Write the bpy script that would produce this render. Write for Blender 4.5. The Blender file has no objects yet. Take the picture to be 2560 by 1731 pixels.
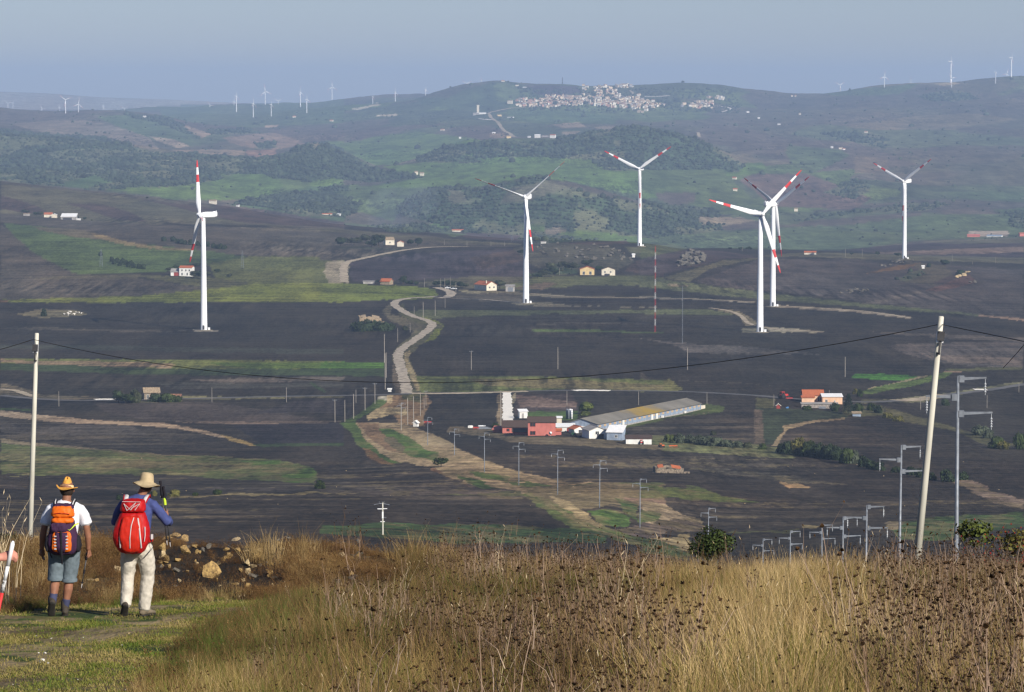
import bpy, bmesh, math, random
import numpy as np
from mathutils import Vector, Matrix, Euler

random.seed(7)
RNG = np.random.default_rng(11)
SC = bpy.context.scene
COL = SC.collection
R = math.radians

# ------------------------------------------------------------------ camera, light, exposure
CAMZ = 131.0
F = 8560.0                       # focal length in pixels of the 2560 wide photograph
PITCH = math.atan(615.5 / F)
cam_d = bpy.data.cameras.new("camera")
cam_d.sensor_width = 36.0
cam_d.lens = 36.0 * F / 2560.0
cam_d.clip_start = 0.5
cam_d.clip_end = 80000.0
cam = bpy.data.objects.new("camera", cam_d)
COL.objects.link(cam)
cam.location = (0, 0, CAMZ)
cam.rotation_euler = (R(90) - PITCH, 0, 0)
SC.camera = cam

SUN_EL = R(29.5)
SUN_AZ = math.atan2(0.62, -0.78)          # compass angle (from +Y towards +X) at which the sun stands
sun_dir = Vector((math.sin(SUN_AZ) * math.cos(SUN_EL), math.cos(SUN_AZ) * math.cos(SUN_EL), math.sin(SUN_EL)))
sd = bpy.data.lights.new("sun", 'SUN')
sd.energy = 5.0
sd.angle = R(0.5)
sd.color = (1.0, 0.93, 0.82)
so = bpy.data.objects.new("sun", sd)
COL.objects.link(so)
so.rotation_euler = sun_dir.to_track_quat('Z', 'Y').to_euler()

world = bpy.data.worlds.new("World")
SC.world = world
world.use_nodes = True
wn = world.node_tree
wn.nodes.clear()
wo = wn.nodes.new('ShaderNodeOutputWorld')
bg = wn.nodes.new('ShaderNodeBackground')
sky = wn.nodes.new('ShaderNodeTexSky')
sky.sky_type = 'NISHITA'
sky.sun_disc = False
sky.sun_elevation = SUN_EL
sky.sun_rotation = SUN_AZ
sky.altitude = 600
sky.air_density = 1.0
sky.dust_density = 0.4
sky.ozone_density = 5.0
bg.inputs['Strength'].default_value = 0.065
tint = wn.nodes.new('ShaderNodeVectorMath')
tint.operation = 'MULTIPLY'
tint.inputs[1].default_value = (0.93, 0.87, 0.96)
wn.links.new(sky.outputs[0], tint.inputs[0])
wn.links.new(tint.outputs[0], bg.inputs['Color'])
wn.links.new(bg.outputs[0], wo.inputs['Surface'])

SC.view_settings.view_transform = 'Standard'
SC.view_settings.look = 'None'
SC.view_settings.gamma = 1.0
SC.view_settings.use_curve_mapping = False
SC.view_settings.exposure = 0.45
SC.render.engine = 'CYCLES'
SC.cycles.max_bounces = 5
SC.cycles.diffuse_bounces = 2
SC.cycles.glossy_bounces = 2
SC.cycles.transmission_bounces = 2
SC.cycles.transparent_max_bounces = 8
SC.cycles.volume_bounces = 0
SC.cycles.use_denoising = True
SC.cycles.filter_width = 1.4 if hasattr(SC.cycles, 'filter_width') else 1.5

# ------------------------------------------------------------------ helpers
cp, sp_ = math.cos(PITCH), math.sin(PITCH)

def ray(u, v):
    a, b = u - 1280.0, 865.5 - v
    return a, F * cp + b * sp_, -F * sp_ + b * cp

def elev(v):                                   # tangent of the elevation of photo row v
    b = 865.5 - v
    return (-F * sp_ + b * cp) / (F * cp + b * sp_)

def project(x, y, z):
    dz = z - CAMZ
    depth = y * cp - dz * sp_
    up = y * sp_ + dz * cp
    return 1280 + F * x / depth, 865.5 - F * up / depth

def tag(o, label=None, cat=None, group=None, kind=None):
    if label: o['label'] = label
    if cat: o['category'] = cat
    if group: o['group'] = group
    if kind: o['kind'] = kind
    return o

def empty(name, loc, rz=0.0, label=None, cat=None, group=None):
    o = bpy.data.objects.new(name, None)
    COL.objects.link(o)
    o.location = loc
    o.rotation_euler = (0, 0, rz)
    o.empty_display_size = 0.3
    return tag(o, label, cat, group)

def copy_tree(o, parent=None):
    c = o.copy()
    COL.objects.link(c)
    c.parent = parent
    for ch in list(o.children):
        copy_tree(ch, c)
    return c

def noise2(x, y, seed=0):
    xi = np.floor(x).astype(np.int64); yi = np.floor(y).astype(np.int64)
    xf = x - xi; yf = y - yi
    def h(a, b):
        n = (a * 374761393 + b * 668265263 + seed * 974711) & 0xffffffff
        n = ((n ^ (n >> 13)) * 1274126177) & 0xffffffff
        return ((n ^ (n >> 16)) & 0xffff) / 65535.0
    sx = xf * xf * (3 - 2 * xf); sy = yf * yf * (3 - 2 * yf)
    return ((h(xi, yi) * (1 - sx) + h(xi + 1, yi) * sx) * (1 - sy) + (h(xi, yi + 1) * (1 - sx) + h(xi + 1, yi + 1) * sx) * sy) * 2 - 1

def fbm(x, y, o=4, seed=0):
    s = 0; a = 1.0; t = 0
    for i in range(o):
        s = s + a * noise2(x * 2 ** i + i * 17.3, y * 2 ** i - i * 9.1, seed + i); t += a; a *= 0.5
    return s / t

def new_mesh(name, verts, faces, mat=None, parent=None, smooth=False):
    me = bpy.data.meshes.new(name)
    me.from_pydata([tuple(v) for v in verts], [], [tuple(f) for f in faces])
    me.update()
    if smooth:
        me.polygons.foreach_set('use_smooth', [True] * len(me.polygons))
    o = bpy.data.objects.new(name, me)
    COL.objects.link(o)
    if mat is not None:
        for m in (mat if isinstance(mat, (list, tuple)) else [mat]):
            me.materials.append(m)
    if parent is not None: o.parent = parent
    return o

# ------------------------------------------------------------------ materials
def mat(name, color, rough=0.8, var=0.12, scale=6.0, metallic=0.0, bump=0.0, color2=None, spec=0.3, coords='Object', stretch=None, detail=5):
    m = bpy.data.materials.new(name)
    m.use_nodes = True
    nt = m.node_tree
    b = nt.nodes['Principled BSDF']
    b.inputs['Roughness'].default_value = rough
    b.inputs['Metallic'].default_value = metallic
    b.inputs['Specular IOR Level'].default_value = spec
    tc = nt.nodes.new('ShaderNodeTexCoord')
    nz = nt.nodes.new('ShaderNodeTexNoise')
    nz.inputs['Scale'].default_value = scale
    nz.inputs['Detail'].default_value = detail
    src = tc.outputs[coords]
    if stretch:
        mp = nt.nodes.new('ShaderNodeMapping')
        mp.inputs['Scale'].default_value = stretch
        nt.links.new(src, mp.inputs['Vector']); src = mp.outputs[0]
    nt.links.new(src, nz.inputs['Vector'])
    cr = nt.nodes.new('ShaderNodeValToRGB')
    c2 = color2 or tuple(c * (1 - var * 2) for c in color)
    cr.color_ramp.elements[0].position = 0.32
    cr.color_ramp.elements[1].position = 0.68
    cr.color_ramp.elements[0].color = (*c2, 1)
    cr.color_ramp.elements[1].color = (*[min(1, c * (1 + var * 0.5)) for c in color], 1)
    nt.links.new(nz.outputs['Fac'], cr.inputs[0])
    nt.links.new(cr.outputs[0], b.inputs['Base Color'])
    if bump:
        bp = nt.nodes.new('ShaderNodeBump')
        bp.inputs['Strength'].default_value = bump
        bp.inputs['Distance'].default_value = 0.02
        nt.links.new(nz.outputs['Fac'], bp.inputs['Height'])
        nt.links.new(bp.outputs[0], b.inputs['Normal'])
    return m

# ------------------------------------------------------------------ the ground: contour rows (distance, [(photo column, photo row)...])
ROWS = [
 (57, [(0,1378),(450,1372),(800,1382),(1000,1405),(1280,1450),(1500,1478),(2100,1490),(2560,1480)]),
 (63, [(0,1412),(450,1405),(800,1415),(1000,1440),(1280,1480),(1500,1510),(2100,1520),(2560,1505)]),
 (95, [(0,1490),(1280,1490),(2560,1470)]),
 (130,[(0,1462),(1280,1470),(2560,1470)]),
 (186,[(0,1450),(1280,1460),(2560,1446)]),
 (266,[(0,1440),(1280,1455),(1900,1475),(2560,1455)]),
 (330,[(0,1430),(1200,1475),(2000,1550),(2560,1490)]),
 (400,[(0,1400),(1200,1465),(2000,1550),(2560,1480)]),
 (480,[(0,1385),(600,1395),(1200,1440),(2000,1510),(2560,1450)]),
 (570,[(0,1360),(957,1375),(1400,1425),(1900,1500),(2560,1425)]),
 (640,[(0,1335),(957,1342),(1500,1385),(1900,1440),(2560,1395)]),
 (743,[(0,1292),(957,1302),(1500,1335),(1770,1375),(2560,1335)]),
 (840,[(0,1256),(957,1262),(1500,1268),(1800,1310),(2560,1295)]),
 (923,[(0,1224),(957,1228),(1500,1233),(2000,1258),(2560,1255)]),
 (1058,[(0,1181),(900,1183),(1210,1173),(1600,1183),(2000,1195),(2560,1205)]),
 (1180,[(0,1138),(800,1138),(1068,1126),(1300,1122),(1600,1130),(2000,1138),(2560,1148)]),
 (1300,[(0,1096),(800,1092),(1300,1080),(2000,1085),(2560,1100)]),
 (1526,[(0,988),(400,985),(1280,984),(2000,984),(2560,1005)]),
 (1750,[(0,888),(1280,889),(2560,900)]),
 (1950,[(0,823),(1280,824),(2560,833)]),
 (2200,[(0,756),(1280,757),(1900,760),(2560,772)]),
 (2450,[(0,694),(450,688),(900,702),(1280,706),(1900,712),(2560,722)]),
 (2720,[(0,632),(450,640),(900,652),(1280,660),(1600,655),(1900,668),(2560,684)]),
 (3000,[(0,585),(450,596),(750,610),(1000,622),(1280,628),(1450,612),(1600,614),(1730,632),(2000,640),(2260,646),(2560,662)]),
 (3400,[(0,545),(450,560),(800,575),(1050,590),(1300,606),(1600,626),(1900,620),(2260,641),(2560,640)]),
 (3800,[(0,490),(300,512),(600,538),(800,563),(1000,580),(1300,602),(1600,621),(2000,626),(2560,615)]),
 (4100,[(0,455),(300,486),(600,522),(800,556),(1000,576),(1300,602),(1700,621),(2100,622),(2560,603)]),
 (4450,[(0,482),(300,512),(600,545),(800,566),(1100,590),(1300,606),(1700,618),(2100,616),(2560,598)]),
 (4800,[(0,492),(400,520),(800,548),(1100,578),(1300,598),(1700,603),(2100,588),(2560,580)]),
 (5250,[(0,450),(400,468),(600,495),(800,512),(940,545),(1000,524),(1040,492),(1100,472),(1200,469),(1270,450),(1340,444),(1400,453),(1500,479),(1600,508),(1700,540),(1800,560),(2100,548),(2560,548)]),
 (5600,[(0,432),(400,448),(600,478),(800,490),(1000,505),(1300,492),(1500,500),(1800,530),(2100,520),(2560,522)]),
 (6050,[(0,415),(400,425),(600,447),(800,452),(1000,450),(1300,436),(1600,446),(1900,475),(2200,480),(2560,490)]),
 (6450,[(0,380),(400,402),(800,405),(900,425),(1050,412),(1300,398),(1600,402),(1700,430),(1870,432),(2100,445),(2560,455)]),
 (6900,[(0,333),(150,342),(300,355),(420,372),(520,388),(650,394),(720,376),(790,353),(850,378),(940,418),(1050,399),(1150,358),(1250,346),(1400,350),(1520,329),(1600,319),(1700,338),(1800,376),(1870,405),(2100,412),(2560,415)]),
 (7300,[(0,362),(400,392),(800,402),(1050,399),(1300,372),(1600,348),(1800,385),(2100,388),(2560,385)]),
 (8200,[(0,325),(300,350),(500,362),(700,370),(900,373),(1100,358),(1300,342),(1600,330),(1900,345),(2200,350),(2560,346)]),
 (9200,[(0,300),(300,306),(480,322),(700,340),(900,333),(1100,310),(1300,305),(1600,300),(1900,308),(2200,305),(2560,298)]),
 (10000,[(0,274),(150,284),(300,279),(400,289),(480,308),(560,320),(700,316),(900,303),(1100,289),(1300,289),(1600,284),(1900,288),(2200,275),(2560,262)]),
 (10600,[(0,290),(300,293),(480,308),(700,303),(900,284),(1100,264),(1300,256),(1500,252),(1700,254),(1900,262),(2200,248),(2560,236)]),
 (11300,[(0,292),(370,290),(600,290),(830,270),(950,262),(1040,254),(1080,238),(1150,215),(1240,204),(1320,212),(1440,214),(1500,212),(1700,208),(1760,211),(1900,229),(1990,237),(2060,234),(2150,222),(2250,212),(2350,205),(2450,198),(2560,191)]),
 (12400,[(0,296),(370,286),(600,280),(830,266),(1000,254),(1200,246),(1700,246),(2560,225)]),
 (13500,[(0,292),(200,286),(370,271),(600,262),(740,256),(830,250),(950,237),(1060,239),(1150,246),(1700,258),(2560,250)]),
 (15500,[(0,278),(1280,272),(2560,270)]),
 (19000,[(0,229),(120,233),(250,243),(400,248),(600,258),(1280,262),(2560,262)]),
 (23000,[(0,262),(2560,262)]),
]
u_in = np.arange(-120, 2681, 3.4)
a_cols = (u_in - 1280) / F
a_out = np.array([0.172, 0.18, 0.19, 0.2, 0.23, 0.27, 0.33, 0.42, 0.55, 0.8, 1.2])
a_cols = np.concatenate([-a_out[::-1], a_cols, a_out])
UA = 1280 + a_cols * F
C = len(a_cols)

def near_v(y): return 250 + 8560 * (1.7 / y + 0.111)
ctl_y = [7, 10, 14, 20, 27, 35, 43, 49]
ctl_v = [np.full(C, near_v(y)) for y in ctl_y]
# the left path drops a little into the foot of the bank
for y, pts in ROWS:
    ctl_y.append(y)
    uu, vv = np.array(pts, float).T
    v = np.interp(UA, uu, vv)
    k = np.hanning(17); k /= k.sum()
    if y < 11000 or True:
        core = np.convolve(np.pad(v, 8, mode='edge'), k, 'valid')
        v = core
    ctl_v.append(v)
ctl_y = np.array(ctl_y, float)
ctl_z = np.array([elev(v) * y for v, y in zip(ctl_v, ctl_y)])      # relative to the camera

def seg(a, b, n): return list(np.linspace(a, b, n, endpoint=False))
yy = seg(7, 22, 14) + seg(22, 50, 90) + seg(50, 66, 34) + seg(66, 480, 20)
# visible plain: rows spaced evenly in the picture
vv = np.linspace(1400, 640, 262)
yv = 131.0 * F / (vv - 250 + 1e-6) * 1.0
yv = yv * np.interp(yv, [970, 1100, 2800], [0.56, 0.93, 0.985]) if False else yv
yy += seg(480, 560, 6) + seg(560, 1058, 165) + [y for y in yv if y > 1060 and y < 2870] + seg(2875, 4200, 84) + seg(4200, 7300, 126) + seg(7300, 11400, 96) + seg(11400, 15500, 24) + seg(15500, 23000.1, 14) + [23000]
YR = np.unique(np.array(yy, float))
NR = len(YR)

def pchip(xk, yk, x):
    h = np.diff(xk)[:, None]; d = np.diff(yk, axis=0) / h
    m = np.zeros_like(yk)
    w1 = 2 * h[1:] + h[:-1]; w2 = h[1:] + 2 * h[:-1]
    with np.errstate(all='ignore'):
        mm = (w1 + w2) / (w1 / d[:-1] + w2 / d[1:])
    m[1:-1] = np.where(d[:-1] * d[1:] > 0, mm, 0)
    m[0] = d[0]; m[-1] = d[-1]
    i = np.clip(np.searchsorted(xk, x) - 1, 0, len(xk) - 2)
    t = ((x - xk[i]) / np.diff(xk)[i])[:, None]; H = np.diff(xk)[i][:, None]
    return (2*t**3 - 3*t**2 + 1) * yk[i] + (t**3 - 2*t**2 + t) * H * m[i] + (-2*t**3 + 3*t**2) * yk[i+1] + (t**3 - t**2) * H * m[i+1]

Z = pchip(ctl_y, ctl_z, YR) + CAMZ
X = a_cols[None, :] * YR[:, None]
Y = np.repeat(YR[:, None], C, 1)
# relief: gullies and swells
wfar = np.clip((Y - 4300) / 800, 0, 1)
Z += wfar * (1 - np.clip((Y - 15500) / 3000, 0, 1)) * (fbm(X / 420, Y / 900, 5, 3) * 11.0 + fbm(X / 130, Y / 320, 4, 5) * 8.0)
wmid = np.clip((Y - 560) / 300, 0, 1) * (1 - np.clip((Y - 4600) / 500, 0, 1))
Z += wmid * (fbm(X / 160, Y / 260, 4, 8) * 1.6 + fbm(X / 900, Y / 700, 2, 2) * 1.2)
wl = np.clip((Y - 2500) / 500, 0, 1) * (1 - np.clip((Y - 4300) / 400, 0, 1))
Z += wl * fbm(X / 210, Y / 420, 3, 21) * 3.5
wn_ = 1 - np.clip((Y - 60) / 30, 0, 1)
Z += wn_ * (fbm(X / 2.2, Y / 2.6, 4, 14) * 0.07)
bank = np.exp(-((Y - 53.5) / 3.2) ** 2) * np.clip((-X + 1.5) / 2.0, 0, 1)
Z += bank * (fbm(X / 0.7, Y / 0.9, 3, 31) * 0.16)
# stony knoll right of the second turbine and stony ledges
def bump(u, v_y, su, sy, h):
    global Z
    x0 = (u - 1280) / F * v_y
    Z += h * np.exp(-((X - x0) / su) ** 2 - ((Y - v_y) / sy) ** 2)
def PUV(): return project(X, Y, Z)

def ground_z(x, y):
    a = x / y
    j = np.clip(np.searchsorted(a_cols, a) - 1, 0, C - 2)
    i = np.clip(np.searchsorted(YR, y) - 1, 0, NR - 2)
    fa = (a - a_cols[j]) / (a_cols[j+1] - a_cols[j]); fy = (y - YR[i]) / (YR[i+1] - YR[i])
    return float((Z[i, j] * (1-fa) + Z[i, j+1] * fa) * (1-fy) + (Z[i+1, j] * (1-fa) + Z[i+1, j+1] * fa) * fy)

def gp(u, v, ymin=60.0):
    """the point of the ground that photo pixel (u, v) looks at, beyond distance ymin"""
    dx, dy, dz = ray(u, v)
    a = dx / dy; e = dz / dy
    j = int(np.clip(np.searchsorted(a_cols, a) - 1, 0, C - 2))
    fa = (a - a_cols[j]) / (a_cols[j+1] - a_cols[j])
    prof = Z[:, j] * (1 - fa) + Z[:, j+1] * fa - CAMZ - e * YR
    i0 = int(np.searchsorted(YR, ymin))
    p = prof[i0:]
    k = np.nonzero(p >= 0)[0]
    if len(k) == 0:
        k0 = int(np.argmax(p / YR[i0:])) + i0
        y = YR[k0]
    else:
        k0 = k[0] + i0
        if k0 == i0: y = YR[k0]
        else:
            t = prof[k0-1] / (prof[k0-1] - prof[k0]); y = YR[k0-1] + t * (YR[k0] - YR[k0-1])
    x = a * y
    return Vector((x, y, ground_z(x, y)))

ZT = dict(A=(0,100,.37005), B=(800,100,.37005), C=(1600,100,.41308), D=(0,400,.37005), E=(800,400,.37005), F=(1600,400,.41308),
          G=(0,800,.37005), H=(800,800,.37005), I=(1600,750,.41308), J=(0,1150,.37005), K=(800,1150,.37005), L=(1600,1150,.41308), P=(0,0,1.0),
          M=(1150,950,.30120), V=(1180,190,.28399))
def zt(k, pts):
    x0, y0, s = ZT[k]
    return [(x0 + x * s, y0 + y * s) for x, y in pts]

# ------------------------------------------------------------------ what grows where (base colours of the fields)
SD=(.030,.0245,.0175); SM=(.070,.058,.041); SR=(.060,.040,.031); ST=(.15,.115,.075); GR=(.066,.100,.026); YG=(.13,.14,.024); OL=(.082,.078,.034)
DG=(.036,.052,.020); SW=(.36,.27,.13); FO=(.034,.050,.024); TN=(.16,.125,.085); BG=(.05,.13,.018); PB=(.070,.055,.042); PG=(.060,.078,.034); SO=(.084,.074,.042); BR=(.13,.075,.030); BK=(.020,.016,.012); CH=(.42,.38,.30)
PAINT = [
 # far hills
 ('A',[(1060,440),(1500,440),(2324,400),(2324,560),(1500,600),(1100,540)],PG),
 ('A',[(0,475),(800,480),(500,520),(100,560),(0,560)],PB),
 ('A',[(80,570),(500,525),(680,560),(860,610),(1000,660),(1080,740),(900,720),(700,650),(300,640)],(.125,.100,.074)),
 ('A',[(650,520),(1000,520),(1300,650),(1300,720),(1000,650),(820,600)],PG),
 ('A',[(830,500),(1100,520),(1500,640),(1300,650),(1050,560),(900,530)],FO),
 ('A',[(1190,530),(1300,580),(1420,640),(1370,665),(1290,630),(1230,570)],(.19,.135,.09)),
 ('A',[(1130,525),(1400,570),(1680,590),(1500,640),(1350,610),(1200,560)],PB),
 ('A',[(1000,650),(1150,670),(1290,715),(1200,730),(1080,690)],(.21,.165,.115)),
 ('A',[(1160,740),(1650,745),(1650,790),(1250,780)],ST),
 ('A',[(1380,610),(1700,600),(1760,630),(1500,640)],FO),
 ('A',[(1500,660),(1900,620),(2000,660),(2060,700),(1880,740),(1700,730),(1560,700)],(.145,.105,.075)),
 ('A',[(1720,700),(1850,690),(1880,730),(1750,740)],FO),
 ('A',[(1650,750),(1870,740),(1870,790),(1700,800)],(.16,.10,.07)),
 ('A',[(1760,600),(2324,590),(2324,700),(2060,690),(1900,640)],PB),
 ('A',[(1780,575),(1880,575),(1930,555),(1860,590),(1790,590)],(.3,.22,.15)),
 ('A',[(0,600),(300,640),(700,660),(1050,760),(1300,770),(1800,800),(1900,780),(2080,700),(2324,800),(2324,990),(2000,950),(1500,910),(1500,960),(700,1020),(0,1030)],FO),
 ('A',[(380,980),(650,910),(760,960),(560,1010)],(.05,.075,.03)),
 ('A',[(700,1010),(1200,990),(1540,930),(1600,905),(1780,910),(1920,970),(1900,1010),(1750,1081),(1200,1081)],GR),
 ('A',[(2080,700),(2160,690),(2320,830),(2250,800)],(.12,.10,.06)),
 ('D',[(2090,150),(2324,120),(2324,420),(1540,300),(1930,230),(2100,170)],(.05,.075,.03)),
 ('D',[(1540,300),(1930,230),(2100,200),(2324,300),(2324,390),(2100,380),(1700,310)],FO),
 ('D',[(2090,150),(2324,118),(2324,165),(2110,180)],GR),
 ('B',[(0,680),(100,690),(650,620),(1150,680),(850,740),(660,800),(480,850),(380,850),(250,800),(110,720)],GR),
 ('B',[(150,700),(300,600),(900,560),(600,610),(350,660)],PB),
 ('B',[(0,690),(110,720),(300,850),(430,890),(600,880),(700,930),(350,965),(0,930)],FO),
 ('B',[(600,390),(850,390),(1000,330),(1170,285),(1260,283),(1360,300),(1480,380),(1480,400),(1200,460),(900,470),(700,440)],(.040,.055,.026)),
 ('B',[(1180,300),(1260,290),(1400,360),(1460,390),(1200,420)],(.07,.09,.035)),
 ('B',[(1380,308),(1740,312),(1790,360),(1560,380),(1480,375)],(.045,.032,.036)),
 ('B',[(200,470),(380,432),(410,436),(260,475)],(.3,.25,.17)),
 ('B',[(380,505),(520,500),(520,512),(380,515)],(.3,.25,.17)),
 ('B',[(980,600),(1150,590),(1250,610),(1300,650),(1100,680),(900,640)],PB),
 ('B',[(1140,630),(1250,630),(1250,660),(1150,660)],(.15,.11,.07)),
 ('B',[(1300,480),(1700,480),(2000,520),(2000,570),(1500,570),(1250,540)],(.055,.08,.03)),
 ('B',[(1560,570),(1750,560),(1800,590),(1650,600)],TN),
 ('B',[(1850,590),(2000,580),(2050,600),(1900,620)],TN),
 ('B',[(1630,620),(1760,620),(1700,645),(1640,640)],TN),
 ('B',[(660,800),(850,720),(1150,680),(1500,690),(1900,620),(2100,590),(2324,620),(2324,880),(1920,885),(1830,810),(1500,790),(1070,800),(1060,830),(670,825)],FO),
 ('B',[(980,760),(1040,790),(1000,800)],GR),
 ('B',[(430,860),(660,830),(1070,830),(1080,800),(1500,790),(1830,810),(1930,885),(2324,885),(2324,1081),(1700,960),(1440,930),(1200,970),(1000,1000),(850,985),(740,1010),(600,1081),(200,1010),(700,930)],GR),
 ('E',[(100,230),(200,170),(500,190),(740,190),(560,300),(500,420),(300,360),(0,330),(150,280)],(.06,.08,.03)),
 ('E',[(0,180),(190,175),(200,210),(100,230),(280,300),(200,370),(0,340)],FO),
 ('E',[(520,320),(640,240),(760,190),(860,180),(1090,200),(1300,155),(1430,118),(1560,140),(1700,190),(2000,260),(2324,330),(2324,520),(2000,540),(1500,560),(1000,500),(700,410),(540,370)],FO),
 ('E',[(1560,140),(1700,190),(1560,230),(1400,280),(1200,300),(1300,180)],(.075,.07,.045)),
 ('E',[(850,190),(980,220),(1020,260),(900,310),(850,250)],(.07,.065,.04)),
 ('E',[(1350,430),(1500,430),(1520,480),(1400,470)],GR),
 ('E',[(1520,470),(1600,445),(1680,470),(1600,510),(1530,500)],(.13,.11,.08)),
 ('E',[(1620,490),(1780,480),(2324,540),(2324,590),(2000,550),(1700,540)],GR),
 ('E',[(360,440),(700,425),(900,470),(800,490),(500,490)],FO),
 ('E',[(560,440),(800,440),(880,460),(880,475),(700,440)],GR),
 ('E',[(900,490),(1350,505),(1360,550),(1000,530)],(.06,.042,.036)),
 ('E',[(820,490),(1000,500),(900,520)],PG),
 # far right slopes
 ('C',[(1060,325),(1280,300),(1700,265),(1560,330),(1200,340)],(.05,.07,.03)),
 ('C',[(1690,340),(1850,300),(2000,320),(2050,360),(1900,375),(1750,370)],FO),
 ('C',[(1790,270),(1900,255),(1940,262),(1840,280)],(.24,.19,.12)),
 ('C',[(330,560),(430,500),(620,530),(900,600),(1300,620),(1700,760),(1050,800),(740,700),(650,690),(520,640),(380,620)],PB),
 ('C',[(900,640),(1200,660),(1270,700),(1060,800),(920,760),(880,680)],(.055,.07,.03)),
 ('C',[(1300,700),(1500,720),(1500,800),(1300,810)],(.10,.075,.05)),
 ('C',[(1080,560),(1400,560),(1500,600),(1480,660),(1300,620)],FO),
 ('C',[(0,860),(0,540),(200,560),(400,620),(650,770),(640,800),(300,800)],FO),
 ('C',[(640,745),(740,745),(780,800),(500,830),(440,800),(600,800)],GR),
 ('C',[(0,800),(400,800),(500,860),(300,930),(0,968)],GR),
 ('F',[(700,80),(1000,80),(1400,230),(1300,300),(800,280),(600,120)],(.085,.058,.045)),
 ('F',[(0,60),(500,60),(760,330),(700,360),(400,300),(200,230),(0,200)],(.058,.078,.028)),
 ('F',[(100,200),(330,200),(330,250),(200,280),(110,240)],PB),
 ('F',[(0,240),(100,270),(300,280),(450,300),(520,420),(400,470),(200,490),(0,470)],FO),
 ('F',[(350,340),(600,350),(700,370),(560,400),(380,390)],(.15,.12,.08)),
 ('F',[(450,410),(700,370),(900,400),(1000,370),(1700,310),(1700,340),(1200,400),(900,420),(600,440)],PB),
 ('F',[(0,480),(500,430),(900,410),(1100,400),(1400,440),(1700,490),(1200,550),(700,540),(0,520)],PG),
 ('F',[(1200,400),(1700,340),(2324,290),(2324,470),(1700,480)],(.055,.072,.03)),
 ('F',[(900,370),(1300,310),(1600,260),(1880,270),(1700,310),(1200,330),(1000,370)],FO),
 ('F',[(1780,200),(2324,190),(2324,260),(2000,240)],(.05,.068,.03)),
 ('F',[(1800,300),(2100,290),(2200,330),(1850,330)],PB),
 ('F',[(2230,320),(2324,310),(2324,420),(2250,400)],FO),
 ('F',[(1100,200),(1300,120),(1400,180),(1300,240)],FO),
 ('F',[(1990,430),(2230,430),(2230,465),(1980,465)],(.22,.18,.14)),
 ('F',[(1240,545),(1500,520),(1900,490),(2324,490),(2324,530),(1800,540),(1400,560)],(.05,.034,.03)),
 ('F',[(1700,490),(2324,470),(2324,500),(1900,510)],SO),
 ('F',[(1400,560),(2324,525),(2324,560),(1900,580),(1500,580)],ST[:1]+(.10,.07)),
 ('F',[(1500,580),(2324,560),(2324,600),(2100,605),(1800,590)],(.045,.032,.030)),
 ('F',[(1500,595),(2324,605),(2324,630),(1600,605)],(.12,.10,.07)),
 # left hillside
 ('D',[(0,140),(510,195),(980,250),(1400,300),(2324,440),(2324,560),(1000,520),(0,380)],SO),
 ('D',[(0,200),(350,240),(600,300),(500,360),(0,350)],SO),
 ('D',[(0,240),(200,290),(330,350),(200,365),(0,330)],SR),
 ('D',[(450,290),(700,300),(870,350),(1000,420),(800,410),(560,330)],SR),
 ('D',[(900,260),(1400,310),(1800,380),(1300,350),(1100,300)],SR),
 ('D',[(0,140),(510,190),(980,250),(1400,300),(1990,385),(1990,398),(1300,310),(700,230),(0,160)],SM),
 ('D',[(1460,300),(1700,330),(2324,420),(2324,460),(1700,430),(1400,380)],SR),
 ('D',[(0,360),(700,420),(1100,440),(2324,455),(2324,680),(1700,650),(1000,590),(500,470),(0,420)],SM),
 ('D',[(1400,440),(2324,470),(2324,500),(1700,470)],(.10,.085,.055)),
 ('D',[(1100,425),(1800,445),(1850,460),(1100,440)],SD),
 ('D',[(0,440),(240,560),(340,640),(420,740),(600,760),(300,790),(0,800)],SM),
 ('D',[(20,425),(480,470),(900,560),(1350,610),(1700,660),(1700,680),(1300,700),(1100,760),(500,770),(370,700),(230,630),(100,520)],(.070,.100,.030)),
 ('D',[(200,450),(480,465),(640,490),(700,540),(500,520),(300,480)],(.12,.10,.055)),
 ('D',[(600,490),(700,510),(900,560),(1100,590),(1300,600),(1290,612),(1000,600),(850,575),(640,520)],(.20,.15,.065)),
 ('D',[(0,440),(60,470),(170,600),(300,700),(240,720),(100,600)],SM),
 ('D',[(1700,650),(2324,660),(2324,830),(1500,860),(1400,700)],(.095,.10,.030)),
 ('D',[(0,780),(500,770),(800,780),(1370,870),(1400,880),(900,930),(0,945)],SM),
 ('D',[(0,800),(900,770),(1100,790),(800,800)],SO),
 ('D',[(900,780),(1400,790),(1700,830),(1600,880),(1400,870)],OL),
 ('D',[(0,945),(900,920),(1400,880),(1700,840),(2324,830),(2324,960),(0,965)],YG),
 ('D',[(0,950),(60,950),(60,965),(0,965)],BR),
 ('D',[(100,1040),(280,1010),(500,1010),(600,1045),(300,1070)],(.13,.11,.06)),
 ('D',[(0,1130),(300,1130),(600,1145),(1300,1155),(900,1165),(0,1140)],(.075,.062,.045)),
 ('D',[(1310,1148),(1480,1148),(1480,1160),(1310,1160)],(.3,.26,.2)),
 # centre beyond the curve
 ('E',[(0,460),(700,510),(1350,585),(700,590),(200,680),(0,680)],SM),
 ('E',[(0,460),(700,520),(1360,570),(1360,580),(600,545),(0,480)],SO),
 ('E',[(100,580),(560,600),(600,610),(140,600)],(.05,.05,.03)),
 ('E',[(530,640),(1350,590),(1400,620),(1420,700),(1420,850),(900,800),(220,820),(200,700)],(.048,.036,.036)),
 ('E',[(1000,660),(1350,600),(1380,680),(1100,740)],SR),
 ('E',[(640,830),(1000,790),(1400,790),(1400,880),(1000,870)],SO),
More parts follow.
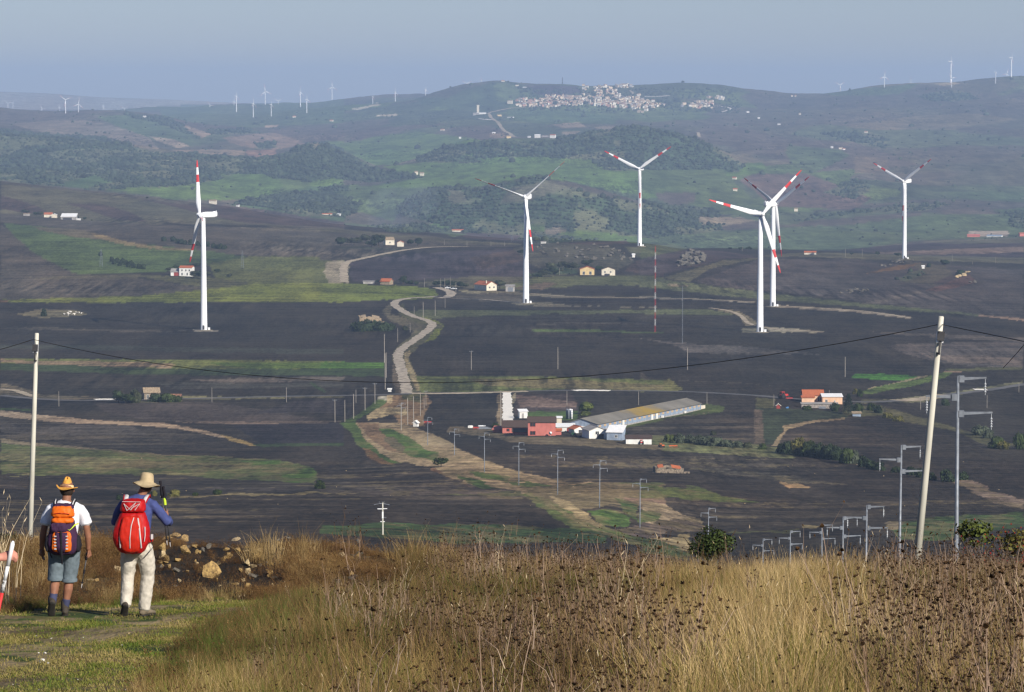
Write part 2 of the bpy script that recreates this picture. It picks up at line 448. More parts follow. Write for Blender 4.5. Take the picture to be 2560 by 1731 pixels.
 ('E',[(50,690),(150,680),(190,700),(200,830),(60,830),(20,760)],(.24,.20,.13)),
 ('E',[(1420,800),(1700,780),(2324,790),(2324,870),(1700,860),(1400,880),(1250,880),(1200,870)],(.085,.088,.036)),
 ('E',[(1280,870),(1560,820),(1600,840),(1500,880)],(.11,.08,.05)),
 ('E',[(1640,870),(1720,845),(2000,845),(2324,850),(2324,930),(1900,910)],SD),
 ('E',[(1300,600),(1440,560),(1800,560),(2000,600),(2120,690),(2000,750),(1500,740),(1420,700)],(.070,.062,.040)),
 ('E',[(1430,800),(1500,740),(1700,700),(1750,760),(1600,780)],FO),
 ('E',[(1640,560),(2080,550),(2100,570),(1800,570)],SR),
 ('E',[(2050,590),(2324,590),(2324,640),(2140,660)],(.08,.075,.038)),
 ('E',[(2050,750),(2150,680),(2324,640),(2324,790)],SR),
 ('E',[(900,890),(1300,890),(1380,920),(1380,970),(930,940)],SM),
 ('E',[(920,880),(1250,890),(1300,900),(1000,900)],(.2,.17,.10)),
 ('E',[(1250,885),(1700,920),(2240,930),(2200,938),(1600,935),(1250,900)],(.13,.11,.07)),
 ('E',[(0,835),(600,850),(780,870),(800,910),(760,935),(600,945),(0,955)],(.12,.14,.025)),
 ('E',[(560,1030),(700,1015),(1500,1020),(2324,1008),(2324,1033),(1500,1045),(900,1060),(700,1080),(600,1060)],(.075,.080,.036)),
 ('E',[(1300,965),(1500,960),(1700,985),(2324,990),(2324,994),(1600,990),(1300,975)],(.13,.11,.07)),
 ('E',[(690,1060),(780,1085),(835,1120),(800,1180),(770,1216),(680,1216),(760,1150)],YG),
 ('E',[(560,970),(600,1040),(700,1080),(750,1110),(700,1120),(550,1060),(530,1010)],OL),
 ('E',[(440,990),(500,960),(480,1040),(650,1100),(740,1130),(600,1210),(640,1160),(480,1090),(420,1030)],(.10,.085,.05)),
 ('E',[(1440,1150),(1720,1145),(2324,1165),(2324,1172),(1700,1160),(1450,1162)],(.06,.085,.025)),
 ('E',[(1400,1105),(2000,1100),(2100,1104),(1500,1112)],SM),
 # right plain and hillside
 ('F',[(0,510),(180,510),(290,535),(200,570),(0,600)],(.07,.075,.03)),
 ('F',[(0,600),(280,545),(500,550),(720,590),(500,600),(200,680),(0,700)],(.055,.04,.036)),
 ('F',[(150,710),(500,610),(720,590),(700,600),(420,660),(300,740)],(.088,.080,.042)),
 ('F',[(320,740),(720,600),(1280,600),(1600,640),(1840,640),(2324,660),(2324,960),(1700,900),(1100,830),(700,790)],(.058,.046,.038)),
 ('F',[(1000,560),(2324,590),(2324,630),(1500,605),(700,580)],SO),
 ('F',[(1600,610),(1840,640),(1900,700),(1780,760),(1560,730),(1700,670)],(.075,.062,.038)),
 ('F',[(1560,640),(1700,620),(1600,660),(1350,690)],BR),
 ('F',[(1560,720),(1700,660),(1700,700),(1600,735)],FO),
 ('F',[(1750,750),(1900,690),(1960,690),(1830,750)],SR),
 ('F',[(1740,790),(1980,690),(2040,740),(1800,800)],(.10,.055,.040)),
 ('F',[(1290,880),(1700,790),(1720,800),(1400,880)],(.085,.068,.052)),
 ('F',[(0,700),(260,740),(700,795),(1240,860),(1700,900),(2100,940),(2324,970),(2000,940),(1500,905),(1200,880),(700,840),(0,770)],(.078,.082,.036)),
 ('F',[(2050,935),(2324,962),(2324,975),(2050,945)],(.22,.14,.09)),
 ('F',[(160,750),(300,758),(300,765),(180,760)],(.2,.15,.09)),
 ('F',[(0,826),(700,858),(700,864),(0,838)],(.2,.17,.12)),
 ('F',[(830,880),(1300,908),(1640,950),(1640,962),(1300,920),(830,892)],(.24,.19,.13)),
 ('F',[(0,905),(430,908),(580,930),(560,940),(0,930)],(.075,.080,.036)),
 ('F',[(420,895),(600,915),(700,970),(720,1000),(640,1000),(590,940)],(.15,.12,.07)),
 ('F',[(740,1010),(1100,1036),(1120,1044),(800,1040)],(.26,.22,.15)),
 ('F',[(620,1015),(760,1020),(760,1045),(620,1045)],(.16,.14,.09)),
 ('I',[(0,232),(350,270),(700,290),(1100,330),(700,330),(300,320),(200,270)],(.095,.080,.066)),
 ('I',[(1400,190),(2324,230),(2324,250),(1900,235),(1500,205)],(.085,.072,.056)),
 ('I',[(1500,270),(2324,250),(2324,420),(1900,390),(1600,330)],(.070,.058,.048)),
 ('I',[(1700,330),(2324,350),(2324,400),(1900,380)],(.11,.085,.065)),
 ('I',[(1300,450),(1450,447),(1700,460),(1600,488),(1500,488),(1280,475)],BG),
 ('I',[(1840,430),(2000,420),(2324,405),(2324,415),(2000,432),(1850,448)],(.20,.13,.085)),
 ('I',[(1320,560),(1400,530),(1700,475),(1830,440),(1900,440),(1850,470),(1600,530),(1400,570)],(.072,.098,.025)),
 ('I',[(1340,550),(1500,510),(1700,460),(1760,455),(1600,495),(1400,530)],(.20,.16,.09)),
 ('I',[(1840,420),(2324,405),(2324,420),(1900,435)],OL),
 ('I',[(0,482),(180,484),(270,550),(0,555)],(.13,.12,.042)),
 ('I',[(0,430),(60,482),(580,500),(800,515),(560,505),(0,480)],SM),
 ('I',[(1340,600),(1500,605),(1750,580),(2000,540),(2324,495),(2324,510),(2000,560),(1700,620),(1340,625)],(.13,.12,.065)),
 ('I',[(700,590),(820,600),(815,655),(700,655)],OL),
 ('I',[(700,650),(1300,680),(1250,720),(1000,735),(880,760),(830,860),(740,880)],(.038,.046,.024)),
 ('I',[(690,660),(740,670),(750,880),(690,870)],(.10,.075,.05)),
 ('I',[(860,760),(1000,738),(1240,712),(1240,722),(1000,752),(900,780),(830,880),(790,880),(870,800)],(.24,.18,.10)),
 ('I',[(400,630),(520,650),(500,680),(300,700),(0,735),(0,715),(280,670)],(.065,.080,.025)),
 ('I',[(480,670),(200,710),(0,745),(0,735),(300,700)],(.15,.11,.07)),
 ('I',[(1230,640),(1470,640),(1480,700),(1300,710),(1220,690)],OL),
 ('I',[(1480,650),(1700,710),(1900,770),(2150,850),(2324,880),(2150,900),(1900,790),(1600,740),(1480,710)],(.085,.075,.035)),
 ('I',[(0,820),(100,820),(600,860),(830,890),(960,960),(200,920),(0,890)],(.11,.11,.045)),
 ('I',[(840,1100),(950,1105),(1030,1140),(900,1140)],(.28,.17,.08)),
 ('I',[(300,1010),(800,1050),(1300,1130),(900,1100),(300,1030)],SM),
 ('I',[(1800,1090),(2020,1100),(2170,1170),(2324,1210),(2150,1190),(1950,1130)],(.19,.13,.09)),
 # left middle ground
 ('G',[(0,165),(2324,200),(2324,235),(0,190)],(.040,.040,.028)),
 ('G',[(0,262),(2324,280),(2324,330),(1200,335),(0,300)],(.12,.13,.035)),
 ('G',[(0,268),(250,275),(900,285),(1200,300),(1150,325),(500,315),(0,285)],(.21,.15,.085)),
 ('G',[(1400,290),(2324,285),(2324,330),(1600,325)],(.08,.12,.022)),
 ('G',[(0,290),(1200,330),(2324,330),(2324,375),(900,370),(0,335)],(.042,.058,.022)),
 ('G',[(1200,400),(2324,380),(2324,410),(1500,425)],(.10,.08,.06)),
 ('G',[(1000,420),(2324,430),(2324,450),(1200,470)],(.05,.045,.034)),
 ('G',[(2080,420),(2120,425),(2210,490),(2170,485)],DG),
 ('G',[(0,430),(120,450),(300,510),(600,520),(760,530),(400,545),(0,510)],(.13,.10,.06)),
 ('G',[(1220,515),(1800,520),(2324,515),(2324,525),(1800,530),(1230,540)],(.17,.15,.07)),
 ('G',[(780,560),(1250,545),(1200,560),(900,575)],OL),
 ('G',[(640,560),(1500,560),(2100,660),(2200,700),(1600,700),(1000,680),(700,620)],(.058,.045,.036)),
 ('G',[(1680,640),(2040,540),(2324,530),(2324,640),(2000,620)],(.040,.033,.030)),
 ('G',[(0,595),(210,600),(210,612),(0,610)],(.06,.08,.025)),
 ('G',[(0,610),(250,640),(600,675),(850,690),(1100,698),(1350,740),(1480,775),(1560,805),(1480,795),(1200,735),(900,712),(500,700),(200,675),(0,650)],(.30,.21,.13)),
 ('G',[(1480,775),(1580,800),(1740,845),(1690,850),(1560,820)],(.24,.16,.06)),
 ('G',[(0,700),(300,700),(900,720),(1000,780),(600,780),(0,760)],(.075,.060,.046)),
 ('G',[(1550,700),(2100,690),(2324,700),(2324,840),(1760,835)],(.027,.023,.023)),
 ('G',[(1100,690),(2300,685),(2324,695),(1500,705)],(.15,.11,.08)),
 ('G',[(1700,838),(2324,832),(2324,850),(1760,855)],DG),
 ('G',[(0,800),(300,838),(900,890),(1250,915),(1800,935),(1200,925),(700,895),(0,830)],(.17,.13,.075)),
 ('G',[(0,835),(500,870),(1200,915),(1850,938),(2100,990),(2150,1050),(2130,1105),(1800,1090),(1200,1050),(700,1045),(0,1045)],(.085,.095,.032)),
 ('G',[(0,900),(800,940),(1600,980),(2000,1000),(1500,1020),(700,1000),(0,960)],(.13,.12,.052)),
 ('G',[(1600,945),(1880,945),(2000,980),(1700,975)],(.055,.095,.02)),
 ('G',[(1900,1030),(2110,1000),(2150,1060),(2120,1100),(1900,1090)],(.07,.115,.022)),
 ('G',[(0,1120),(2324,1140),(2324,1155),(1500,1150),(0,1140)],(.06,.048,.038)),
 ('G',[(1130,1195),(1400,1175),(2324,1170),(2324,1180),(1400,1190),(1130,1205)],(.17,.13,.06)),
 # centre: track, ditch, stubble
 ('H',[(0,285),(435,288),(435,330),(0,328)],(.062,.12,.018)),
 ('H',[(0,330),(430,332),(430,380),(0,378)],(.042,.058,.022)),
 ('H',[(480,240),(530,170),(640,100),(740,20),(780,20),(830,40),(780,110),(680,170),(600,240),(640,360),(680,490),(560,495),(530,380)],(.085,.078,.040)),
 ('H',[(570,230),(610,200),(600,280),(650,360),(680,480),(655,480),(620,400),(580,300)],(.24,.19,.10)),
 ('H',[(740,110),(790,60),(820,50),(780,110),(700,160)],YG),
 ('H',[(500,250),(520,200),(510,300),(555,420),(560,490),(500,490),(490,380)],(.11,.085,.055)),
 ('H',[(650,375),(1300,380),(2324,405),(2324,480),(1700,470),(1000,488),(680,490)],(.105,.115,.034)),
 ('H',[(1000,395),(1600,400),(2324,440),(2324,475),(1500,465),(1100,440)],(.14,.115,.050)),
 ('H',[(480,510),(730,510),(760,560),(700,650),(700,720),(540,700),(480,620),(380,600),(450,560)],(.19,.12,.06)),
 ('H',[(550,505),(720,505),(720,570),(560,540)],(.11,.10,.035)),
 ('H',[(380,600),(480,590),(580,600),(600,650),(480,640),(330,680),(320,650)],(.36,.27,.14)),
 ('H',[(240,690),(540,700),(640,720),(840,810),(1000,900),(1250,1000),(1450,1050),(1700,1095),(2100,1110),(2324,1160),(2324,1216),(1600,1216),(1250,1150),(1100,1130),(900,1080),(760,990),(560,970),(400,900),(300,790)],(.26,.19,.105)),
 ('H',[(250,690),(400,700),(420,760),(560,900),(450,880),(330,790)],(.17,.11,.06)),
 ('H',[(400,740),(480,735),(600,790),(700,870),(800,900),(780,950),(600,920),(500,850)],(.062,.10,.022)),
 ('H',[(430,800),(500,790),(580,870),(560,900),(480,860)],(.09,.075,.04)),
 ('H',[(130,700),(240,680),(290,780),(400,900),(560,975),(480,965),(330,900),(260,850),(210,760)],(.062,.095,.022)),
 ('H',[(390,540),(450,540),(440,570),(280,660),(220,690),(130,700),(260,640)],(.070,.098,.025)),
 ('H',[(390,515),(470,515),(460,545),(390,540)],(.3,.27,.2)),
 ('H',[(450,510),(500,505),(480,570),(450,560)],(.4,.3,.16)),
 ('H',[(280,860),(350,890),(480,960),(540,975),(420,965),(330,920)],(.14,.08,.035)),
 ('H',[(690,520),(720,510),(760,550),(700,650),(690,600)],(.2,.13,.07)),
 ('H',[(1200,500),(1240,500),(1240,720),(1200,720)],(.2,.14,.08)),
 ('H',[(1310,500),(1700,500),(1730,560),(1730,640),(1310,640)],(.060,.042,.034)),
 ('H',[(1320,510),(1480,520),(1740,560),(1730,590),(1350,590)],(.17,.11,.08)),
 ('H',[(1240,570),(1320,490),(1330,530),(1300,570)],(.35,.28,.17)),
 ('H',[(1400,620),(1740,620),(1740,680),(1400,670)],(.060,.085,.022)),
 ('H',[(880,720),(1200,730),(1260,790),(1700,790),(2324,850),(2324,880),(1300,830),(1200,800),(860,760)],(.13,.095,.055)),
 ('H',[(1950,700),(2324,630),(2324,680),(2000,740)],(.075,.085,.027)),
 ('H',[(760,990),(900,1080),(1100,1150),(1000,1120),(850,1060),(740,1010)],(.15,.085,.045)),
 ('H',[(900,1040),(1010,1060),(1230,1150),(1100,1140),(950,1080)],(.06,.09,.02)),
 ('H',[(1000,1010),(1300,1060),(1280,1100),(1080,1060)],(.065,.09,.022)),
 ('H',[(1280,1090),(1650,1130),(1600,1170),(1300,1120)],(.07,.09,.025)),
 ('H',[(1650,1110),(2324,1100),(2324,1170),(1900,1180)],(.085,.090,.032)),
 ('H',[(0,1140),(800,1145),(1280,1160),(1280,1185),(600,1180),(0,1175)],(.085,.065,.048)),
 ('K',[(800,235),(1350,215),(1400,240),(900,245)],OL),
 ('K',[(1360,225),(1420,215),(1560,270),(1700,350),(1800,410),(2000,480),(2324,560),(2324,630),(1900,520),(1700,460),(1560,370),(1440,280)],(.080,.098,.030)),
 ('K',[(1380,222),(1450,225),(1700,375),(1880,480),(2200,570),(2190,580),(1860,490),(1680,385),(1440,250)],(.16,.135,.06)),
 ('K',[(1350,190),(1900,160),(2324,170),(2324,330),(2000,300),(1700,340),(1500,260)],(.15,.115,.06)),
 ('K',[(1530,235),(1700,290),(1800,360),(1900,440),(1880,460),(1780,410),(1660,330),(1550,260)],(.30,.225,.115)),
 ('K',[(1800,340),(1960,330),(2110,400),(2060,440),(1900,440)],(.062,.10,.025)),
 ('K',[(1990,270),(2120,300),(2160,420),(2060,360)],(.05,.08,.022)),
 ('K',[(2050,260),(2324,270),(2324,360),(2160,330)],(.20,.13,.085)),
 ('K',[(1950,470),(2324,400),(2324,520),(2100,510)],(.085,.062,.050)),
 ('K',[(0,440),(700,430),(1200,440),(1700,460),(1950,520),(1900,560),(1000,560),(0,500)],(.045,.075,.026)),
 ('L',[(0,150),(350,170),(500,220),(740,262),(500,260),(200,220),(0,230)],(.085,.10,.028)),
 ('L',[(0,260),(150,270),(250,320),(390,370),(400,420),(0,380)],(.30,.22,.13)),
 ('L',[(0,310),(120,320),(130,370),(0,390)],(.09,.11,.035)),
 ('L',[(130,360),(390,380),(390,440),(0,440)],(.11,.08,.055)),
 ('L',[(30,470),(300,450),(320,560),(100,520)],(.30,.22,.11)),
 ('L',[(0,480),(60,470),(300,560),(280,600),(0,560)],(.060,.085,.025)),
 ('L',[(520,430),(960,425),(960,432),(560,440)],OL),
 ('L',[(970,400),(1080,405),(1060,420),(980,420)],(.17,.13,.06)),
 ('L',[(1500,390),(1900,340),(2324,320),(2324,400),(1800,490),(1560,480)],(.055,.080,.025)),
 ('L',[(1480,380),(1600,375),(1560,420),(1490,410)],(.17,.13,.08)),
 ('L',[(1900,140),(2020,125),(2100,190),(2324,240),(2324,300),(2150,260),(1980,180)],(.18,.13,.09)),
 ('L',[(850,135),(960,140),(1040,165),(900,180)],(.27,.16,.075)),
]
U_, V_ = PUV()
wx = noise2(U_ / 9, V_ / 4, 41) * 1.8 + noise2(U_ / 40, V_ / 14, 44) * 3
wy = noise2(U_ / 11, V_ / 5, 42) * .8 + noise2(U_ / 60, V_ / 16, 43) * 1.3
nw = np.clip((1300 - Y) / 250, 0, 1)
wx = wx + nw * (noise2(X / 2.2, Y / 7, 45) * 3 + noise2(X / 8, Y / 22, 46) * 7)
wy = wy + nw * (noise2(X / 2.5, Y / 7, 47) * 2.5 + noise2(X / 9, Y / 22, 48) * 4)
UW, VW = U_ + wx, V_ + wy
farm = Y > 90
col = np.zeros((NR, C, 3))
col[:] = SD
# patchwork of far fields: jittered cells in world space
fx, fy = X / 260 + fbm(X / 500, Y / 800, 2, 61) * 0.8, Y / 620 + fbm(X / 420, Y / 700, 2, 62) * 0.8
cx, cy = np.floor(fx), np.floor(fy)
best = np.full(X.shape, 9e9); idx = np.zeros(X.shape, int)
for dx in (-1, 0, 1):
    for dy in (-1, 0, 1):
        ax, ay = (cx + dx).astype(np.int64), (cy + dy).astype(np.int64)
        hsh = ((ax * 73856093) ^ (ay * 19349663)) & 0xffffff
        jx = (hsh % 997) / 997.0; jy = ((hsh // 997) % 991) / 991.0
        d = (ax + jx - fx) ** 2 + (ay + jy - fy) ** 2
        m = d < best
        best = np.where(m, d, best); idx = np.where(m, hsh, idx)
pal = np.array([PB, PG, (.068,.060,.040), (.055,.072,.030), (.050,.040,.036), PB, FO, (.11,.085,.055), GR, (.062,.055,.036)])
far_c = pal[(idx // 7) % len(pal)]
far_c = far_c * 0.65 + np.array([.062, .060, .038]) * 0.35
wf = (Y > 4250)
col[wf] = far_c[wf]
nearsoil = np.clip((1560 - Y) / 260, 0, 1) * np.clip(.62 + 1.1 * fbm(X / 130, Y / 120, 3, 301), 0.1, 1)
strk = np.clip(.5 + 1.6 * fbm((X + Y * .5) / 160, (Y - X * .35) / 11, 4, 302), 0, 1) * np.clip(.45 + 1.2 * fbm(X / 90, Y / 150, 2, 303), 0, 1)
ns = (np.array([.034,.027,.020]) * (1 - strk[..., None]) + np.array([.105,.080,.054]) * strk[..., None])
col = col * (1 - nearsoil[..., None]) + ns * nearsoil[..., None]
col[Y > 15500] = (.20, .18, .15)  # farthest ridge painted pale, imitating the haze that fades it
forest_mask = np.zeros(X.shape, bool)
def inside(px, py, poly):
    c = np.zeros(px.shape, bool)
    n = len(poly)
    for i in range(n):
        x1, y1 = poly[i]; x2, y2 = poly[(i + 1) % n]
        if y1 == y2: continue
        c ^= ((y1 > py) != (y2 > py)) & (px < (x2 - x1) * (py - y1) / (y2 - y1) + x1)
    return c
uf, vf, ff = UW.ravel(), VW.ravel(), farm.ravel()
colf = col.reshape(-1, 3); fmf = forest_mask.ravel()
for key, pts, c in PAINT:
    poly = zt(key, pts)
    us = [p[0] for p in poly]; vs = [p[1] for p in poly]
    sel = np.nonzero((uf > min(us)) & (uf < max(us)) & (vf > min(vs)) & (vf < max(vs)) & ff)[0]
    if len(sel) == 0: continue
    s2 = sel[inside(uf[sel], vf[sel], poly)]
    colf[s2] = c
    fmf[s2] = (c == FO)
col = colf.reshape(NR, C, 3); forest_mask = fmf.reshape(NR, C)
sp_m = np.clip((1350 - Y) / 200, 0, 1)
col = col * (1 + (sp_m * (.45 * fbm(X / 1.6, Y / 6, 4, 311) + .30 * fbm(X / 14, Y / 20, 3, 312)))[..., None])
mixg = (sp_m * np.clip(2.2 * fbm(X / 5, Y / 16, 4, 313), 0, .55) * (col.max(-1) > .062))[..., None]
col = col * (1 - mixg) + np.array([.15, .115, .055]) * mixg
# scrubby hills: pale openings between the bushes
op = fbm(X / 90, Y / 200, 4, 71)
mk = forest_mask & ((op + .5 * noise2(X / 35, Y / 60, 72) * .6) > 0.06)
col[mk] = np.array([.075, .078, .042])
SCRUB_OPEN = mk
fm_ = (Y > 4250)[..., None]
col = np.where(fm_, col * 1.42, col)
# soft variation inside every field
var = 1 + 0.20 * fbm(X / (30 + Y * 0.01), Y / (60 + Y * .03), 4, 81) + 0.10 * noise2(X / (6 + Y*.002), Y / (12 + Y * .01), 83)
col = col * var[..., None]
bands = fbm(X / 260 + fbm(X/300, Y/300, 2, 7), Y / 34, 3, 88)
var = var * (1 + 0.5 * bands * np.clip((Y - 300) / 400, 0, 1) * (Y < 4300))
hue = fbm(X / (50 + Y * .012), Y / (90 + Y * .03), 3, 85)[..., None]
col = col * (1 + hue * np.array([0.10, -0.02, -0.10]))
# foreground
nearm = Y <= 90
PATH = [(-1500,1560),(-200,1545),(60,1535),(200,1512),(420,1500),(560,1488),(700,1478),(900,1478),(1000,1490),(900,1500),(700,1520),(560,1560),(470,1620),(400,1680),(330,1760),(200,2100),(-1500,2400)]
TRK1 = [(-200,1660),(100,1600),(300,1560),(520,1525),(700,1500),(850,1488),(900,1493),(700,1512),(500,1545),(350,1585),(150,1640),(-200,1740)]
TRK2 = [(-200,1568),(100,1548),(250,1530),(420,1508),(560,1495),(560,1500),(420,1522),(250,1545),(100,1572),(-200,1600)]
BURN = [(370,1390),(480,1355),(620,1345),(710,1380),(730,1440),(690,1482),(600,1490),(480,1492),(370,1484)]
gc = np.zeros_like(col); gc[:] = (.065, .050, .024)  # soil colour darkened to imitate shade in the gaps between plants
n1 = fbm(X / 1.3, Y / 1.6, 4, 91)[..., None]
gc = gc * (1 + 0.5 * n1)
wu = U_ + noise2(X / .35, Y / .5, 51) * 14 + noise2(X / 1.2, Y / 1.5, 52) * 18; wv = V_ + noise2(X / .3, Y / .5, 53) * 8
def nearpaint(poly, c, amt=0.35):
    m = inside(wu, wv, poly) & nearm
    gc[m] = (np.array(c) * (1 + amt * n1))[m]
    return m
nearpaint([(-3000,1300),(900,1300),(1000,1495),(-3000,1540)], (.075, .050, .024), 0.7)
path_m = nearpaint(PATH, (.125, .112, .040), .6)
tr = (fbm(X / .8, Y / 1.4, 4, 95) > 0.12)
m1 = (inside(wu, wv, TRK1) | inside(wu, wv, TRK2)) & nearm
gc[m1] = np.array((.26, .20, .105))
gc[path_m & tr & ~m1] = np.array((.17, .125, .065))
gc[path_m & (fbm(X / .5, Y / .9, 3, 97) < -0.28)] = np.array((.06, .085, .022))
burn_m = nearpaint(BURN, (.024, .019, .014), 0.6)
gc = np.clip(gc, 0.008, 0.9)
col[nearm] = gc[nearm]
col = np.clip(col, 0.006, 0.9)

def build_ground():
    me = bpy.data.meshes.new('ground')
    n = NR * C
    me.vertices.add(n)
    co = np.stack([X, Y, Z], -1).reshape(-1, 3).astype(np.float32)
    me.vertices.foreach_set('co', co.ravel())
    i = np.arange(NR - 1)[:, None] * C + np.arange(C - 1)[None, :]
    q = np.stack([i, i + 1, i + 1 + C, i + C], -1).reshape(-1, 4)
    nq = len(q)
    me.loops.add(nq * 4); me.polygons.add(nq)
    me.loops.foreach_set('vertex_index', q.ravel().astype(np.int32))
    me.polygons.foreach_set('loop_start', np.arange(0, nq * 4, 4, dtype=np.int32))
    me.polygons.foreach_set('loop_total', np.full(nq, 4, np.int32))
    me.polygons.foreach_set('use_smooth', np.ones(nq, bool))
    me.update(calc_edges=True)
    at = me.color_attributes.new('field_colour', 'FLOAT_COLOR', 'POINT')
    rgba = np.concatenate([col.reshape(-1, 3), np.ones((n, 1))], 1).astype(np.float32)
    at.data.foreach_set('color', rgba.ravel())
    o = bpy.data.objects.new('ground', me)
    COL.objects.link(o)
    m = bpy.data.materials.new('ground_soil'); m.use_nodes = True
    nt = m.node_tree; b = nt.nodes['Principled BSDF']
    b.inputs['Roughness'].default_value = 0.95
    b.inputs['Specular IOR Level'].default_value = 0.1
    ca = nt.nodes.new('ShaderNodeVertexColor'); ca.layer_name = 'field_colour'
    geo = nt.nodes.new('ShaderNodeNewGeometry')
    def N(scale, st, det=4):
        mp = nt.nodes.new('ShaderNodeMapping'); mp.inputs['Scale'].default_value = st
        nt.links.new(geo.outputs['Position'], mp.inputs['Vector'])
        z = nt.nodes.new('ShaderNodeTexNoise'); z.inputs['Scale'].default_value = scale; z.inputs['Detail'].default_value = det
        z.inputs['Roughness'].default_value = 0.65
        nt.links.new(mp.outputs[0], z.inputs['Vector']); return z.outputs['Fac']
    def math_(op, a, b_):
        k = nt.nodes.new('ShaderNodeMath'); k.operation = op
        for s, v in ((0, a), (1, b_)):
            if isinstance(v, (int, float)): k.inputs[s].default_value = v
            else: nt.links.new(v, k.inputs[s])
        return k.outputs[0]
    n_a = N(0.5, (1, .3, 1), 6)         # clods and clumps of a few metres
    n_b = N(0.05, (1, .22, 1), 6)       # strips of tillage
    n_c = N(9.0, (1, 1, 1), 4)          # pebbles and crumbs close by
    n_d = N(0.35, (.05, .5, 1), 4)      # furrows across the slope
    n_e = N(0.011, (1, .5, 1), 5)
    def centred(n, k): return math_('MULTIPLY', math_('SUBTRACT', n, 0.5), k)
    f = math_('ADD', centred(n_a, 2.6), centred(n_b, 2.2))
    f = math_('ADD', f, centred(n_c, 1.0))
    f = math_('ADD', f, centred(n_d, 2.6))
    f = math_('ADD', f, centred(n_e, 1.8))
    n_f = N(0.35, (.55, .03, 1), 3)
    f = math_('ADD', f, math_('MULTIPLY', centred(n_f, 4.0), math_('MAXIMUM', centred(N(0.004, (1, .6, 1), 2), 8.0), 0.0)))
    f = math_('MAXIMUM', math_('ADD', f, 1.0), 0.3)
    mx = nt.nodes.new('ShaderNodeVectorMath'); mx.operation = 'SCALE'
    nt.links.new(ca.outputs['Color'], mx.inputs[0]); nt.links.new(f, mx.inputs['Scale'])
    nt.links.new(mx.outputs[0], b.inputs['Base Color'])
    bp = nt.nodes.new('ShaderNodeBump'); bp.inputs['Strength'].default_value = 0.6; bp.inputs['Distance'].default_value = 0.6
    nt.links.new(n_a, bp.inputs['Height'])
    nt.links.new(bp.outputs[0], b.inputs['Normal'])
    me.materials.append(m)
    return tag(o, kind='structure')
build_ground()

# haze: one closed box round the camera and the scene
def box_mesh(name, lo, hi, m=None, parent=None):
    (x0, y0, z0), (x1, y1, z1) = lo, hi
    v = [(x0,y0,z0),(x1,y0,z0),(x1,y1,z0),(x0,y1,z0),(x0,y0,z1),(x1,y0,z1),(x1,y1,z1),(x0,y1,z1)]
    f = [(0,3,2,1),(4,5,6,7),(0,1,5,4),(1,2,6,5),(2,3,7,6),(3,0,4,7)]
    return new_mesh(name, v, f, m, parent)
hm = bpy.data.materials.new('haze_air'); hm.use_nodes = True
hm.node_tree.nodes.clear()
ho = hm.node_tree.nodes.new('ShaderNodeOutputMaterial')
hv = hm.node_tree.nodes.new('ShaderNodeVolumePrincipled')
hv.inputs['Color'].default_value = (0.49, 0.675, 0.99, 1)
hv.inputs['Density'].default_value = 7.2e-5
hv.inputs['Anisotropy'].default_value = 0.0
hm.node_tree.links.new(hv.outputs[0], ho.inputs['Volume'])
zmax = float(Z.max())
hz = box_mesh('haze', (-32000, -400, float(Z.min()) - 8), (32000, 26000, zmax + 160), hm)
tag(hz, kind='stuff')
sm_ = bpy.data.materials.new('smoke_air'); sm_.use_nodes = True; sm_.node_tree.nodes.clear()
smo = sm_.node_tree.nodes.new('ShaderNodeOutputMaterial'); smv = sm_.node_tree.nodes.new('ShaderNodeVolumePrincipled')
smv.inputs['Color'].default_value = (.72, .84, 1, 1); smv.inputs['Density'].default_value = .0009
sm_.node_tree.links.new(smv.outputs[0], smo.inputs['Volume'])
bm = bmesh.new()
for (u0, v0, ru, rv, ry, tl) in [(985,545,70,26,60,.15),(1010,520,95,40,70,.5),(965,500,60,30,50,.4),(1045,505,60,45,60,.3)]:
    dx, dy, dz = ray(u0, v0); yc = 4350.0
    mtx = Matrix.Translation((dx/dy*yc, yc, CAMZ + dz/dy*yc)) @ Matrix.Rotation(-tl, 4, 'Y') @ Matrix.Diagonal((ru*yc/F, ry, rv*yc/F, 1))
    bmesh.ops.create_icosphere(bm, subdivisions=3, radius=1, matrix=mtx)
me = bpy.data.meshes.new('smoke'); bm.to_mesh(me); bm.free(); me.materials.append(sm_)
smk = bpy.data.objects.new('smoke', me); COL.objects.link(smk)
tag(smk, 'thin bluish smoke drifting before the scrubby hill', kind='stuff')

# ------------------------------------------------------------------ shared materials
WHITE = mat('turbine_white', (.78,.79,.80), rough=0.45, var=0.03, scale=0.4)
RED = mat('signal_red', (.55,.035,.035), rough=0.45, var=0.08, scale=0.6)
GREYMETAL = mat('galvanised_steel', (.20,.22,.25), rough=0.5, var=0.15, scale=3, metallic=0.2)
DARKMETAL = mat('dark_metal', (.05,.05,.055), rough=0.5, var=0.1)
CONCRETE = mat('pole_concrete', (.56,.54,.46), rough=0.85, var=0.14, scale=5, stretch=(1,1,.12), bump=0.2)
PORCELAIN = mat('porcelain', (.36,.38,.40), rough=0.3, var=0.05)
TIMBER = mat('weathered_timber', (.30,.27,.23), rough=0.9, var=0.2)
CABLE = mat('black_cable', (.018,.018,.020), rough=0.5, var=0.1)
GLASS = mat('window_glass', (.03,.035,.04), rough=0.15, var=0.1, spec=0.6)

def lathe(profile, n=12, cap=True):
    v, f = [], []
    for r, z in profile:
        for i in range(n):
            a = 2 * math.pi * i / n
            v.append((r * math.cos(a), r * math.sin(a), z))
    for k in range(len(profile) - 1):
        for i in range(n):
            j = (i + 1) % n
            f.append((k*n+i, k*n+j, (k+1)*n+j, (k+1)*n+i))
    if cap:
        f.append(tuple(range(n-1, -1, -1)))
        f.append(tuple((len(profile)-1)*n + i for i in range(n)))
    return v, f

